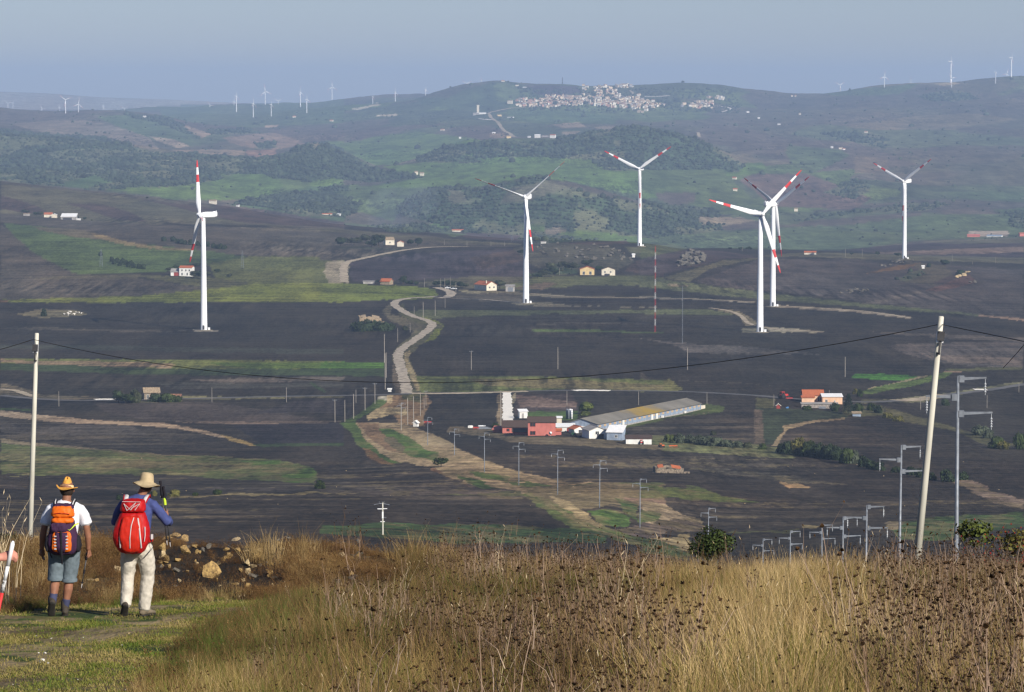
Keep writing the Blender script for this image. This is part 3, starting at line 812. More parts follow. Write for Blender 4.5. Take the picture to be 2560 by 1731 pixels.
def tube(p0, p1, r0, r1=None, n=8):
    """a straight tapered bar between two points"""
    r1 = r0 if r1 is None else r1
    p0, p1 = Vector(p0), Vector(p1)
    q = (p1 - p0).to_track_quat('Z', 'Y')
    v, f = [], []
    for p, r in ((p0, r0), (p1, r1)):
        for i in range(n):
            a = 2 * math.pi * i / n
            v.append(p + q @ Vector((r * math.cos(a), r * math.sin(a), 0)))
    for i in range(n):
        j = (i + 1) % n
        f.append((i, j, n + j, n + i))
    f.append(tuple(range(n-1, -1, -1))); f.append(tuple(n + i for i in range(n)))
    return v, f

def boxg(x0, y0, z0, x1, y1, z1):
    v = [(x0,y0,z0),(x1,y0,z0),(x1,y1,z0),(x0,y1,z0),(x0,y0,z1),(x1,y0,z1),(x1,y1,z1),(x0,y1,z1)]
    return v, [(0,3,2,1),(4,5,6,7),(0,1,5,4),(1,2,6,5),(2,3,7,6),(3,0,4,7)]

def join(*geos):
    v, f = [], []
    for gv, gf in geos:
        o = len(v)
        v += [tuple(p) for p in gv]; f += [tuple(i + o for i in q) for q in gf]
    return v, f

def part(name, geo, m, parent=None, smooth=False, loc=None):
    o = new_mesh(name, geo[0], geo[1], m, parent, smooth)
    if loc: o.location = loc
    return o

def bevel(o, w, seg=2):
    b = o.modifiers.new('bevel', 'BEVEL'); b.width = w; b.segments = seg; b.limit_method = 'ANGLE'
    return o

# ------------------------------------------------------------------ roads and tracks, draped on the ground
def smooth_path(pts, n=14):
    out = []
    P = [Vector(p) for p in pts]
    for i in range(len(P) - 1):
        p0 = P[max(i-1, 0)]; p1 = P[i]; p2 = P[i+1]; p3 = P[min(i+2, len(P)-1)]
        for k in range(n):
            t = k / n
            out.append(0.5 * ((2*p1) + (-p0 + p2)*t + (2*p0 - 5*p1 + 4*p2 - p3)*t*t + (-p0 + 3*p1 - 3*p2 + p3)*t**3))
    out.append(P[-1])
    return out

def road(name, zoom, pts, width, m, ymin, lift=0.12, across=4, group=None):
    path = [gp(p[0], p[1], ymin) for p in zt(zoom, pts)]
    path = [Vector((p.x, p.y, 0)) for p in path]
    path = smooth_path(path, 12)
    v, f = [], []
    n = across + 1
    for i, p in enumerate(path):
        t = (path[min(i+1, len(path)-1)] - path[max(i-1, 0)])
        t = t.normalized() if t.length > 1e-6 else Vector((0, 1, 0))
        nrm = Vector((t.y, -t.x, 0))
        w = width(i / (len(path) - 1)) if callable(width) else width
        w *= 1 + 0.12 * math.sin(i * 1.7) + 0.10 * math.sin(i * 0.63 + 2) + 0.08 * math.sin(i * 3.1)
        for k in range(n):
            q = p + nrm * (k / across - 0.5) * w
            v.append((q.x, q.y, ground_z(q.x, q.y) + lift))
    for i in range(len(path) - 1):
        for k in range(across):
            f.append((i*n+k, i*n+k+1, (i+1)*n+k+1, (i+1)*n+k))
    o = new_mesh(name, v, f, m, None, True)
    bm = bmesh.new(); bm.from_mesh(o.data); bmesh.ops.recalc_face_normals(bm, faces=bm.faces)
    if sum(fc.normal.z for fc in bm.faces) < 0: bmesh.ops.reverse_faces(bm, faces=bm.faces)
    bm.to_mesh(o.data); bm.free()
    return tag(o, kind='structure')

DIRT = mat('pale_dirt', (.44,.37,.28), rough=0.95, var=0.3, scale=0.35)
ASPH = mat('grey_asphalt', (.12,.115,.11), rough=0.9, var=0.15, scale=0.05)
CHALK = mat('white_gravel', (.85,.80,.70), rough=0.95, var=0.05, scale=0.4)
PALED = mat('pale_verge', (.44,.36,.25), rough=0.95, var=0.25, scale=0.2)
road('dirt_road', 'H', [(588,498),(580,450),(560,380),(540,300),(527,240),(555,195),(620,150),(690,100),(748,52),(755,22),(705,-2),(640,-20),(585,-45),(540,-72),(508,-95),(505,-115),(535,-133),(610,-146),(720,-152),(800,-160)], 5.2, DIRT, 1300)
road('farm_road', 'E', [(800,935),(850,930),(885,912),(878,892),(850,880),(815,870),(790,862)], 6.5, DIRT, 2000)
road('field_track', 'E', [(850,932),(1000,940),(1150,948),(1290,962),(1380,970)], 3.2, DIRT, 2000)
road('far_road', 'E', [(165,828),(160,770),(163,720),(195,688),(300,664),(450,632),(600,606),(800,589),(1000,587)], 6.0, PALED, 2300)
road('road', 'H', [(-2160,512),(-1700,545),(-1000,535),(-300,520),(200,512),(400,508),(600,500),(800,496),(1000,493),(1240,487),(1380,483),(1700,478),(2000,480),(2324,484)], 5.0, ASPH, 1400)
road('road', 'I', [(80,553),(300,558),(500,568),(700,580),(1000,604),(1340,619),(1500,615),(1700,601),(1850,577),(2100,547),(2324,512),(2500,490)], 5.0, ASPH, 1350)
road('road_shoulder', 'H', [(620,498),(800,499),(1000,496),(1240,489),(1400,484)], 6.5, PALED, 1400, lift=0.14)
road('road_shoulder', 'H', [(1715,479),(1800,477),(1960,480)], 6.5, CHALK, 1400, lift=0.14)
road('road_shoulder', 'I', [(1560,611),(1700,601),(1850,577)], 8.0, PALED, 1350, lift=0.14)
road('road_shoulder', 'I', [(2020,543),(2100,545)], 6.0, CHALK, 1350, lift=0.14)
road('road_shoulder', 'G', [(640,540),(700,538),(770,539)], 6.0, CHALK, 1400, lift=0.14)
road('gravel_drive', 'H', [(1262,488),(1265,560),(1268,620),(1270,690)], lambda t: 3.9 + .6 * t, CHALK, 1200)
road('dirt_track', 'G', [(0,468),(100,478),(170,500),(230,520)], 4, PALED, 1400)
road('turbine_track', 'F', [(420,897),(540,915),(610,945),(650,985),(690,1003)], 3.0, PALED, 1800)
road('turbine_track', 'F', [(745,1012),(850,1028),(1000,1036),(1115,1042)], 3.6, PALED, 1800)
road('turbine_track', 'F', [(830,884),(1000,893),(1300,912),(1500,935),(1635,958)], 3.4, PALED, 1900)
road('turbine_track', 'F', [(0,832),(300,842),(700,862)], 2.6, PALED, 1900)
road('turbine_track', 'E', [(1420,905),(1700,925),(1900,932),(2240,934)], 2.6, PALED, 2000)
road('village_road', 'B', [(1325,662),(1290,640),(1240,610),(1220,585),(1180,545),(1150,515),(1140,498),(1200,480),(1290,462)], 9, PALED, 8000, lift=0.5)
road('village_road', 'B', [(1290,462),(1400,458),(1510,458)], 8, PALED, 8000, lift=0.5)
road('village_road', 'B', [(1080,533),(1120,538),(1160,542)], 12, CHALK, 8000, lift=0.5)
road('hill_track', 'V', [(2110,265),(2200,272),(2280,290),(2190,320)], 7, CHALK, 9500, lift=0.5)
road('hill_track', 'V', [(1520,182),(1640,182),(1740,175)], 9, CHALK, 9500, lift=0.5)
road('hill_track', 'V', [(1390,130),(1415,150),(1405,175),(1380,195)], 7, PALED, 9500, lift=0.5)
road('hill_track', 'C', [(350,560),(358,590),(370,605)], 7, PALED, 8000, lift=0.5)

# ------------------------------------------------------------------ wind turbines
TW = lathe([(1.95,-2.0),(1.95,0.4),(1.9,.5),(1.5,40),(1.12,64.6)], 24)
tower_me = new_mesh('tower', *TW, WHITE, None, True)
def nacelle_geo():
    bm = bmesh.new()
    secs = [(1.2, 1.25, -1.15, 1.15), (0.4, 1.55, -1.45, 1.5), (-1.5, 1.6, -1.5, 1.7), (-6.2, 1.55, -1.35, 1.75), (-7.6, 1.35, -0.9, 1.75), (-7.9, 1.1, -0.6, 1.5)]
    v, f = [], []
    for x, hw, zb, zt_ in secs:
        c = 0.35
        v += [(x,-hw+c,zb),(x,hw-c,zb),(x,hw,zb+c),(x,hw,zt_-c),(x,hw-c,zt_),(x,-hw+c,zt_),(x,-hw,zt_-c),(x,-hw,zb+c)]
    n = 8
    for k in range(len(secs)-1):
        for i in range(n):
            j = (i+1) % n
            f.append((k*n+i, (k+1)*n+i, (k+1)*n+j, k*n+j))
    f.append(tuple(range(n))); f.append(tuple((len(secs)-1)*n + n-1-i for i in range(n)))
    bm.free()
    g = join((v, f), boxg(-7.6,-.3,1.6,-7.3,.3,2.5), boxg(-6.9,-.9,1.72,-5.6,.9,2.0))
    return g
nacelle_me = new_mesh('nacelle', *nacelle_geo(), WHITE)
hv_, hf_ = lathe([(0.02,2.1),(.55,1.9),(1.05,1.3),(1.35,.5),(1.4,-.4),(1.3,-.9)], 16)
hub_me = new_mesh('hub', [(z, x, y) for x, y, z in hv_], hf_, WHITE, None, True)
def blade_geo(L=33.5):
    ts = [0, .03, .07, .12, .2, .3, .4, .5, .585, .586, .725, .726, .86, .861, .93, .98, 1.0]
    v, f, mi = [], [], []
    n = 12
    for t in ts:
        if t < .05: ch, th, tw = 1.7, 1.6, 16
        else:
            ch = np.interp(t, [.05,.12,.2,.4,.7,.95,1.0], [1.8,2.5,2.9,2.3,1.5,.85,.25])
            th = ch * np.interp(t, [.05,.12,.25,.6,1], [.8,.45,.27,.2,.16]); tw = np.interp(t, [0,.2,.5,1], [16,13,5,0])
        off = np.interp(t, [0,.1,.2,1], [0,.15,.35,.1])
        for i in range(n):
            a = 2*math.pi*i/n
            cx_ = math.cos(a) * ch/2 - off * ch * .35; cy_ = math.sin(a) * th/2 * (1 - .35 * (math.cos(a) < 0) * abs(math.cos(a)))
            r_ = R(tw)
            v.append((cx_*math.sin(r_) + cy_*math.cos(r_) + 0.6*t*t, cx_*math.cos(r_) - cy_*math.sin(r_), 0.9 + t*L))
    for k in range(len(ts)-1):
        m = (ts[k]+ts[k+1])/2
        red = (.586 <= m < .726) or m > .861
        for i in range(n):
            j = (i+1) % n
            f.append((k*n+i, k*n+j, (k+1)*n+j, (k+1)*n+i)); mi.append(1 if red else 0)
    f.append(tuple(range(n-1,-1,-1))); mi.append(0)
    f.append(tuple((len(ts)-1)*n+i for i in range(n))); mi.append(1)
    return v, f, mi
bv, bf, bmi = blade_geo()
blade_me = new_mesh('blade', bv, bf, [WHITE, RED], None, True)
blade_me.data.polygons.foreach_set('material_index', bmi)
PADM = mat('turbine_pad', (.20,.17,.12), rough=0.95, var=0.2, scale=0.5)
pad_me = new_mesh('foundation', *lathe([(5.5,-1.5),(5.2,.15),(2.4,.3)], 14), PADM)
door_me = new_mesh('door', *boxg(-.55,-2.02,.5,.55,-1.85,2.9), DARKMETAL)
box_me = new_mesh('transformer_box', *boxg(2.3,-1.2,-.2,3.5,.4,1.6), WHITE)
for o in (tower_me, nacelle_me, hub_me, blade_me, pad_me, door_me, box_me):
    bpy.data.objects.remove(o, do_unlink=False) if False else COL.objects.unlink(o)
PITCH_B = 62.0
def turbine(loc, ax, theta, label, scale=1.0, group=None, near=True, hubh=66.0, pitch=14):
    """ax: horizontal direction the rotor faces; theta: blade angle from straight up, towards the picture's right"""
    t = empty('wind_turbine', loc, 0, label, 'wind turbine', group)
    t.scale = (scale,) * 3
    def ch(src, name, p=t):
        o = bpy.data.objects.new(name, src.data); COL.objects.link(o); o.parent = p; return o
    ch(tower_me, 'tower')
    A = Vector((ax[0], ax[1], 0)).normalized()
    yaw = math.atan2(A.y, A.x)
    nc = ch(nacelle_me, 'nacelle'); nc.location = (0, 0, hubh); nc.rotation_euler = (0, 0, yaw)
    hb = ch(hub_me, 'hub'); hc = Vector((0, 0, hubh + .1)) + A * 2.0; hb.location = hc; hb.rotation_euler = (0, R(-5), yaw)
    sgn = 1 if A.y <= 0 else -1
    for k in range(3):
        b = ch(blade_me, 'blade')
        b.location = hc + A * 0.2
        th = R(theta + 120 * k) * -sgn
        b.rotation_euler = (Matrix.Rotation(yaw, 4, 'Z') @ Matrix.Rotation(R(-4), 4, 'Y') @ Matrix.Rotation(-th * -1 * -1 if False else th, 4, 'X') @ Matrix.Rotation(R(2.5), 4, 'Y') @ Matrix.Rotation(R(pitch), 4, 'Z')).to_euler()
    if near:
        ch(pad_me, 'foundation'); ch(door_me, 'door'); ch(box_me, 'transformer_box')
    return t
def near_turbine(u, v, ymin, *a, hub=None, **k):
    p = gp(u, v, ymin)
    h = (v - hub) * p.y / F
    return turbine(p, *a, hubh=66.0, scale=h / 66.0, **k)
G6 = 'wind turbines standing on the plain'
near_turbine(510, 826, 1500, (-.98,-.20), -27, 'white turbine with its rotor seen edge on, standing in the dark field at left', hub=537, group=G6, pitch=78)
near_turbine(1315, 759, 1500, (-.30,-.95), -70, 'white turbine beside the orange roofed house, one blade pointing straight down along its tower', hub=493, group=G6, pitch=-60)
near_turbine(1599, 616, 2750, (-.32,-.94), -64, 'smaller white turbine on the crest behind the rocky knoll', hub=423, group=G6)
near_turbine(1900, 831, 1500, (.36,-.93), -76, 'largest white turbine with bright red banded blades, at the end of the curved track', hub=536, group=G6)
near_turbine(1932, 767, 1500, (.76,.65), -62, 'turbine with dark shaded blades standing just behind the largest turbine', hub=511, group=G6, pitch=-8)
near_turbine(2261, 648, 2750, (-.66,-.75), -64, 'white turbine far right with its nacelle pointing right, behind the stony rise', hub=454, group=G6)
FAR_T = [ # u, base row, hub row, facing, angle, ymin
 (20,272,259,(.3,-1),-50,12500),(32.5,272,257,(-.5,-1),30,12500),(105,282,272,(.5,-1),-20,12500),(164,284,250,(.1,-1),-52,9600),(196,281,261,(.6,-1),10,9600),
 (148,279,268,(.9,-.3),0,12500),(258,275,265,(.9,-.4),20,12500),(311,276,272,(0,-1),58,12500),(525,267,264,(.2,-1),-32,13000),(591,280,241,(.95,-.2),0,11800),(585,266,254,(.9,-.4),10,13200),
 (633,294,259,(.9,-.3),5,10900),(663,264,229,(.5,-.9),-8,13000),(678,294,262,(.9,-.2),0,10900),(696,262,253,(.1,-1),58,13000),(751,268,231,(.9,-.3),0,12600),(767,286,250,(.95,-.3),-10,10900),
 (830,249,218,(.4,-.9),0,13000),(932,261,242,(.95,-.2),5,12000),(988,261,231,(.9,-.3),0,12000),(1064,251,224,(.95,-.3),4,12000),(1167,238,210,(.2,-1),-58,12000),(1204,218,207,(.6,-1),-8,12000),
 (2100,225,213,(.3,-1),-62,11300),(2211,219,192,(.3,-1),8,11000),(2277,214,207,(.6,-1),0,11300),(2377,207,154,(.97,-.2),0,10800),(2379,220,196,(.6,-1),-40,10000),(2489,209,181,(.95,-.2),0,10800),
 (2517,195,185,(.5,-1),20,11300),(2528,196,145,(.97,-.2),0,10900)]
for i, (u, vb, vh, axd, th, ym) in enumerate(FAR_T):
    p = gp(u, vb, ym)
    s = (vb - vh) * p.y / F / 66.0
    s = min(max(s, 0.55), 1.5)
    e = elev(vh)
    z = CAMZ + e * p.y - 66.0 * s
    side = 'left skyline' if u < 1100 else ('skyline' if u < 1300 else 'right skyline')
    turbine((p.x, p.y, z), axd, th, ('tiny pale turbine of the wind farm on the far %s ridge' % side.split()[0]) if u < 1100 else ('faint turbine showing behind the rounded hill left of the village' if u < 1300 else 'distant white turbine on the ridge line at the far right'),
            scale=s, group='far wind turbines on the %s' % side, near=False)

# ------------------------------------------------------------------ line posts, poles, masts
def line_post_proto():
    t = empty('power_pole', (0,0,0))
    part('post', lathe([(.15,-6.0),(.13,0),(.075,11)], 10), GREYMETAL, t, True)
    arms = [(10.85, 1, 1.55), (9.85, -1, 1.75), (8.95, 1, 1.9)]
    for z, s, L in arms:
        g = ([(s*.08,-.05,z-.10),(s*.08,.05,z-.10),(s*.08,.05,z+.08),(s*.08,-.05,z+.08),(s*L,-.04,z),(s*L,.04,z),(s*L,.04,z+.09),(s*L,-.04,z+.09)],
             [(0,3,2,1),(4,5,6,7),(0,1,5,4),(1,2,6,5),(2,3,7,6),(3,0,4,7)])
        if s < 0: g = (g[0], [tuple(reversed(q)) for q in g[1]])
        a = part('arm', join(g, boxg(s*.2-.14,-.12,z-.2,s*.2+.14,.12,z+.16)), GREYMETAL, t)
        prof = [(.02,z-.15)]
        ins = []
        for k in range(4):
            zz = z - .3 - k*.14
            ins.append((lathe([(.03,zz-.05),(.07,zz-.02),(.03,zz+.07)], 8)))
        ins.append(lathe([(.02,z-.9),(.02,z)], 6))
        g2 = join(*ins)
        part('insulator', ([(x + s*(L-.06), y, zz) for x, y, zz in g2[0]], g2[1]), PORCELAIN, a)
    return t
pp = line_post_proto()
POSTS = [(2395,940,186,0.0),(2250,1113,266,.6),(2165,1263,303,.4),(2107,1292,354,.2),(2056,1311,479,-.4),(1975,1327,513,.3),(1907,1347,572,.2),(1770,1270,743,.8),
 (1600,1197,785,.2),(1499,1151,840,.5),(1394,1125,923,.2),(1297,1106,981,.1),(1211,1082,1058,.1),(1136,1072,1155,.1),(1069,1043,1230,.3),(1003,1007,1340,.2)]
where = ['tallest grey post beside the leaning concrete pole','grey post left of the leaning concrete pole','grey post third from the leaning pole, half hidden by dry grass',
 'grey post fourth from the leaning pole, rising behind the meadow','short looking grey post between others behind the meadow','small grey post left of the group behind the meadow','only top of a grey post showing over the meadow edge',
 'grey post standing right behind the round green bush','grey post in the stubble, nearest below the stone ruin','grey post right of the one standing in the grassy dip','grey post in the stubble below the low white sheds',
 'grey post on the stubble strip below the grey barn','grey post below the pink farmhouse','grey post in front of the pink farmhouse at its left','grey post below the junk pile left of farmhouse','grey post beside the red trailer at top of stubble strip']
for i, (u, vt, y, lean) in enumerate(POSTS):
    o = pp if i == 0 else copy_tree(pp)
    dx, dy, dz = ray(u, vt); x = dx/dy*y; ztop = CAMZ + dz/dy*y
    o.location = (x, y, ztop - 11.0)
    o.rotation_euler = (0, R(lean), R([0,6,-4,8][i % 4]))
    tag(o, where[i], 'power pole', 'steel posts of the power line crossing the valley')

def simple_pole(u, vt, vb, ymin, label, cross=False, m=None, group='thin wooden poles in the fields', yfix=None):
    p = gp(u, vb, ymin)
    h = (vb - vt) * p.y / F
    t = empty('utility_pole', p, 0, label, 'utility pole', group)
    r = max(.11, min(.17, h * .016))
    part('post', lathe([(r*1.2,-1.2),(r*1.1,0),(r*.7,h)], 8), m or TIMBER, t, True)
    if cross:
        part('crossarm', boxg(-.9,-.06,h-.5,.9,.06,h-.38), GREYMETAL, t)
        for s in (-.8, 0, .8): part('insulator', lathe([(.05,h-.38),(.09,h-.3),(.04,h-.15)], 6), PORCELAIN, t, loc=(s,0,0))
    return t
SP = [('H',548,560,748,1),('H',592,525,710,0),('H',632,515,705,0),('H',678,500,650,0),('H',703,530,600,0),('H',716,475,578,1),('H',371,425,568,1),('H',304,455,612,1),('H',243,470,560,0),
 ('H',227,500,668,0),('H',168,540,690,0),('H',101,535,693,1),('H',435,95,290,0),('H',440,225,470,0),('H',447,220,390,0),('H',1022,208,337,1),('H',1607,183,332,0),('H',1668,480,577,0),('H',2152,480,575,0),
 ('H',1221,475,720,0),('H',609,20,85,0),('H',525,55,150,0),('I',287,290,425,0),('I',1241,345,468,0),('I',405,560,630,0),('I',810,572,655,0),('I',1698,580,665,0),('I',2100,575,655,0),('I',2293,500,560,0),('I',1145,545,590,0),
 ('G',398,480,585,0),('G',1015,452,530,0),('G',1432,455,557,0),('G',1935,455,557,0),('E',705,800,860,0),('E',815,800,865,0),('E',843,798,885,0),('E',880,790,865,0),('E',918,825,910,0),
 ('E',636,990,1045,0),('E',697,960,1085,0),('E',778,950,1055,0),('E',845,930,1000,0),('E',840,540,576,0),('E',993,545,583,0),('E',1155,548,583,0),('E',1247,550,583,0),('E',1618,730,780,0),('E',1540,530,565,0),('E',1704,525,556,0),
 ('F',1070,527,577,0),('F',1243,538,590,0),('F',1345,538,585,0),('F',1622,545,590,0),('F',1890,570,612,0),('F',2152,585,625,0),('F',2012,615,632,0),('F',620,520,552,0)]
PLACE = {'H': 'thin pole standing near the road junction and the stubble strip', 'I': 'thin pole standing in the dark fields on the right', 'G': 'thin pole standing along the road on the left', 'E': 'thin faraway pole near the orange roofed house and curving road', 'F': 'tiny pole along the far road behind the turbines'}
for z, x, yt, yb, c in SP:
    (u, vt), (_, vb) = zt(z, [(x, yt), (x, yb)])
    simple_pole(u, vt, vb, 900, PLACE[z], cross=bool(c), group={'H':'poles near the road junction','I':'poles in the fields on the right','G':'poles along the left road','E':'poles near the curving road','F':'poles along the far road'}[z])

def big_pole(u0, vt, u1, vb, y, d0, d1, label):
    def P(u, v):
        dx, dy, dz = ray(u, v); return Vector((dx/dy*y, y, CAMZ + dz/dy*y))
    top, bot = P(u0, vt), P(u1, vb)
    gz = ground_z(bot.x, y)
    dirv = (top - bot).normalized()
    base = bot + dirv * ((gz - 0.5 - bot.z) / dirv.z)
    L = (top - base).length
    t = empty('concrete_pole', base, 0, label, 'utility pole')
    t.rotation_euler = dirv.to_track_quat('Z', 'Y').to_euler()
    part('shaft', lathe([(d0/2,0),(d1/2,L-.02),(d1/2-.02,L)], 16), CONCRETE, t, True)
    g = part('insulator_box', join(boxg(-.30,-.09,L-.62,-.08,.09,L-.42), boxg(-.30,-.09,L-.72,-.16,.09,L-.62)), WHITE, t); g.rotation_euler = (0,0,0)
    part('bracket', join(boxg(-.37,-.1,L-.66,-.30,.1,L-.40), boxg(-.33,-.03,L-1.0,-.28,.03,L-.6), boxg(-.28,-.04,L-1.06,0,.04,L-1.0)), DARKMETAL, t)
    t2 = top - dirv * 1.0
    return t, t2
t1, c1 = big_pole(92, 833, 76, 1318, 128, .22, .155, 'upright white concrete pole behind the two hikers')
t2, c2 = big_pole(2353, 791, 2291, 1415, 95, .235, .155, 'leaning concrete pole beside the grey steel post at right')
t1.rotation_euler = t1.rotation_euler; 
def U(u, v, y):
    dx, dy, dz = ray(u, v); return Vector((dx/dy*y, y, CAMZ + dz/dy*y))
def cable(a, b, mid, r, label, name='overhead_cable'):
    """a sagging cable through three points"""
    n = 48
    v, f = [], []
    pts = []
    for i in range(n + 1):
        t = i / n
        p = a * ((1-t)*(1-2*t)) + mid * (4*t*(1-t)) + b * (t*(2*t-1))
        pts.append(p)
    ns = 6
    for i, p in enumerate(pts):
        d = (pts[min(i+1,n)] - pts[max(i-1,0)]).normalized(); q = d.to_track_quat('Z','Y')
        for k in range(ns):
            an = 2*math.pi*k/ns; v.append(p + q @ Vector((r*math.cos(an), r*math.sin(an), 0)))
    for i in range(n):
        for k in range(ns):
            f.append((i*ns+k, i*ns+(k+1)%ns, (i+1)*ns+(k+1)%ns, (i+1)*ns+k))
    o = new_mesh(name, v, f, CABLE, None, True)
    return tag(o, label, 'cable')
L_ = U(83, 849, 128); R_ = U(2345, 812, 95)
m_ = (L_ + R_) / 2; m_ = Vector((m_.x, m_.y, 0)); mu = U(1190, 956, m_.y); mid = Vector((m_.x, m_.y, CAMZ + elev(957) * m_.y))
cable(L_, R_, mid, .012, 'long black cable sagging between the two concrete poles')
cable(L_, U(-160, 905, 122), U(-40, 884, 125),   .016, 'short black cable running off the left edge from the upright pole')
cable(R_ + Vector((.1,0,0)), U(2800, 905, 80), U(2570, 856, 87),   .014, 'black cable running off the right edge from the leaning pole')
cable(U(2560, 862, 140), U(2508, 920, 160), U(2535, 891, 150), .018, 'thin slanting wire at the right edge of the fields')

def lattice(u, vt, vb, ymin, w0, w1, segs, label, mats, cat='mast', name='lattice_mast', rod=.05):
    p = gp(u, vb, ymin); h = (vb - vt) * p.y / F
    t = empty(name, p, 0, label, cat)
    per = {}
    for k in range(segs):
        z0, z1 = h*k/segs, h*(k+1)/segs
        a, b = (w0 + (w1-w0)*k/segs)/2, (w0 + (w1-w0)*(k+1)/segs)/2
        c0 = [(-a,-a,z0),(a,-a,z0),(a,a,z0),(-a,a,z0)]; c1_ = [(-b,-b,z1),(b,-b,z1),(b,b,z1),(-b,b,z1)]
        gs = []
        for i in range(4):
            j = (i+1) % 4
            gs += [tube(c0[i], c1_[i], rod, n=4), tube(c0[i], c1_[j], rod*.7, n=4), tube(c1_[i], c1_[j], rod*.7, n=4)]
        per.setdefault(k % len(mats), []).append((join(*gs)))
    for i, gs in per.items():
        for g in gs: part('section', g, mats[i], t)
    return t, h
lattice(1638, 615, 831, 1500, .6, .5, 13, 'tall thin mast with red and white sections in the plain', [RED, WHITE], rod=.04)
lattice(1706, 715, 861, 1500, .32, .24, 8, 'thin grey mast right of the red and white mast', [GREYMETAL], rod=.06)
lattice(253, 624, 667, 2000, 2.2, .6, 6, 'small grey lattice pylon on the green slope above the dark shrubs', [GREYMETAL], 'pylon', 'lattice_pylon', .06)
lattice(606, 627, 672, 2000, 2.2, .6, 6, 'small grey lattice pylon right of the edge on turbine', [GREYMETAL], 'pylon', 'lattice_pylon', .06)
lattice(1281, 565, 606, 2700, 2.0, .6, 6, 'faint lattice pylon at the foot of the scrubby hill', [GREYMETAL], 'pylon', 'lattice_pylon', .06)
# switch post at the meadow edge
sp = gp(957, 1337, 500)
t = empty('switch_pole', sp, 0, 'pale post with switch gear and crossarms at the green strip below the fields', 'utility pole')
hh = 82 * sp.y / F
part('post', lathe([(.16,-1),(.15,0),(.11,hh)], 10), CONCRETE, t, True)
part('crossarm', boxg(-1.0,-.07,hh-1.35,-.1,.07,hh-1.2), WHITE, t)
part('crossarm', boxg(.1,-.07,hh-1.3,.85,.07,hh-1.18), WHITE, t)
part('crossarm', join(tube((-1.7,0,hh-.5),(-.5,0,hh-.25),.05,n=6), tube((-.6,0,hh-.25),(.3,0,hh-.3),.09,n=6), tube((.3,0,hh-.3),(1.3,0,hh-.5),.06,n=6)), GREYMETAL, t)
for x in (-.7, -.1, .25): part('insulator', lathe([(.14,hh-.15),(.17,hh),(.12,hh+.12)], 8), DARKMETAL, t, loc=(x,0,0))
part('switch_box', boxg(-.14,-.22,hh-3.1,.16,-.1,hh-1.8), WHITE, t)
part('step_bar', boxg(-.45,-.05,hh-3.8,.4,.05,hh-3.68), WHITE, t)
part('step_bar', boxg(.1,-.05,hh-3.0,.7,.05,hh-2.92), GREYMETAL, t)
for s in (-1, 1): part('lead_wire', tube((s*1.2,0,hh-.5),(s*.6,0,hh-3.0),.025,n=5), CABLE, t)

# ------------------------------------------------------------------ buildings
WALLS = {}
def wm(key, c, **k):
    if key not in WALLS: WALLS[key] = mat(key, c, **{**dict(rough=0.9, var=0.10, scale=0.8, stretch=(1,1,.5)), **k})
    return WALLS[key]
PINK = wm('pink_plaster', (.50,.16,.13)); CREAM = wm('cream_plaster', (.66,.60,.48)); WHITEW = wm('white_plaster', (.74,.73,.69)); BLUEGREY = wm('blue_grey_plaster', (.27,.33,.42), var=0.16)
GREYW = wm('grey_block', (.36,.34,.32), var=0.2); STONE = wm('field_stone', (.26,.21,.155), var=0.3, scale=3); YELLOWW = wm('ochre_plaster', (.62,.47,.24)); PEACH = wm('peach_plaster', (.72,.46,.30)); GREYSTONE = wm('pale_stone_wall', (.33,.29,.26), var=.25, scale=2)
BROWNROOF = wm('brown_roof_tiles', (.085,.055,.042), var=0.2, scale=2, stretch=(1,4,1)); ORANGEROOF = wm('orange_roof_tiles', (.46,.135,.055), var=0.2, scale=2, stretch=(1,4,1)); WHITEROOF = wm('white_sheet_roof', (.78,.78,.77), var=0.04)
GREYROOF = wm('grey_sheet_roof', (.33,.31,.29), var=0.15, scale=.4); TANROOF = wm('old_tan_tiles', (.34,.26,.17), var=.25, scale=2)
REDDARK = wm('dark_red_paint', (.28,.05,.04)); SHUTTER = wm('tan_shutter', (.50,.36,.22)); PLINTHW = wm('white_plinth', (.72,.70,.66))

def gable_walls(w, d, h, rise, axis, sink=1.5):
    x, y = w/2, d
    v = [(-x,0,-sink),(x,0,-sink),(x,y,-sink),(-x,y,-sink),(-x,0,h),(x,0,h),(x,y,h),(-x,y,h)]
    f = [(0,3,2,1),(0,1,5,4),(1,2,6,5),(2,3,7,6),(3,0,4,7)]
    if axis == 'x':
        v += [(-x,y/2,h+rise),(x,y/2,h+rise)]; f += [(4,8,7),(5,6,9)]
    elif axis == 'y':
        v += [(0,0,h+rise),(0,y,h+rise)]; f += [(4,5,8),(6,7,9)]
    else:                                   # single pitch, high at the back
        v += [(-x,y,h+rise),(x,y,h+rise)]; f += [(5,6,9),(4,8,7),(7,8,9,6)]
        f.append((4,5,6,7))
    return v, f

def slab(p, q, r, s, t):
    """a roof plane with thickness t upwards"""
    n = (Vector(q) - Vector(p)).cross(Vector(s) - Vector(p)).normalized() * t
    b = [Vector(c) for c in (p, q, r, s)]
    v = b + [c + n for c in b]
    return v, [(0,3,2,1),(4,5,6,7),(0,1,5,4),(1,2,6,5),(2,3,7,6),(3,0,4,7)]

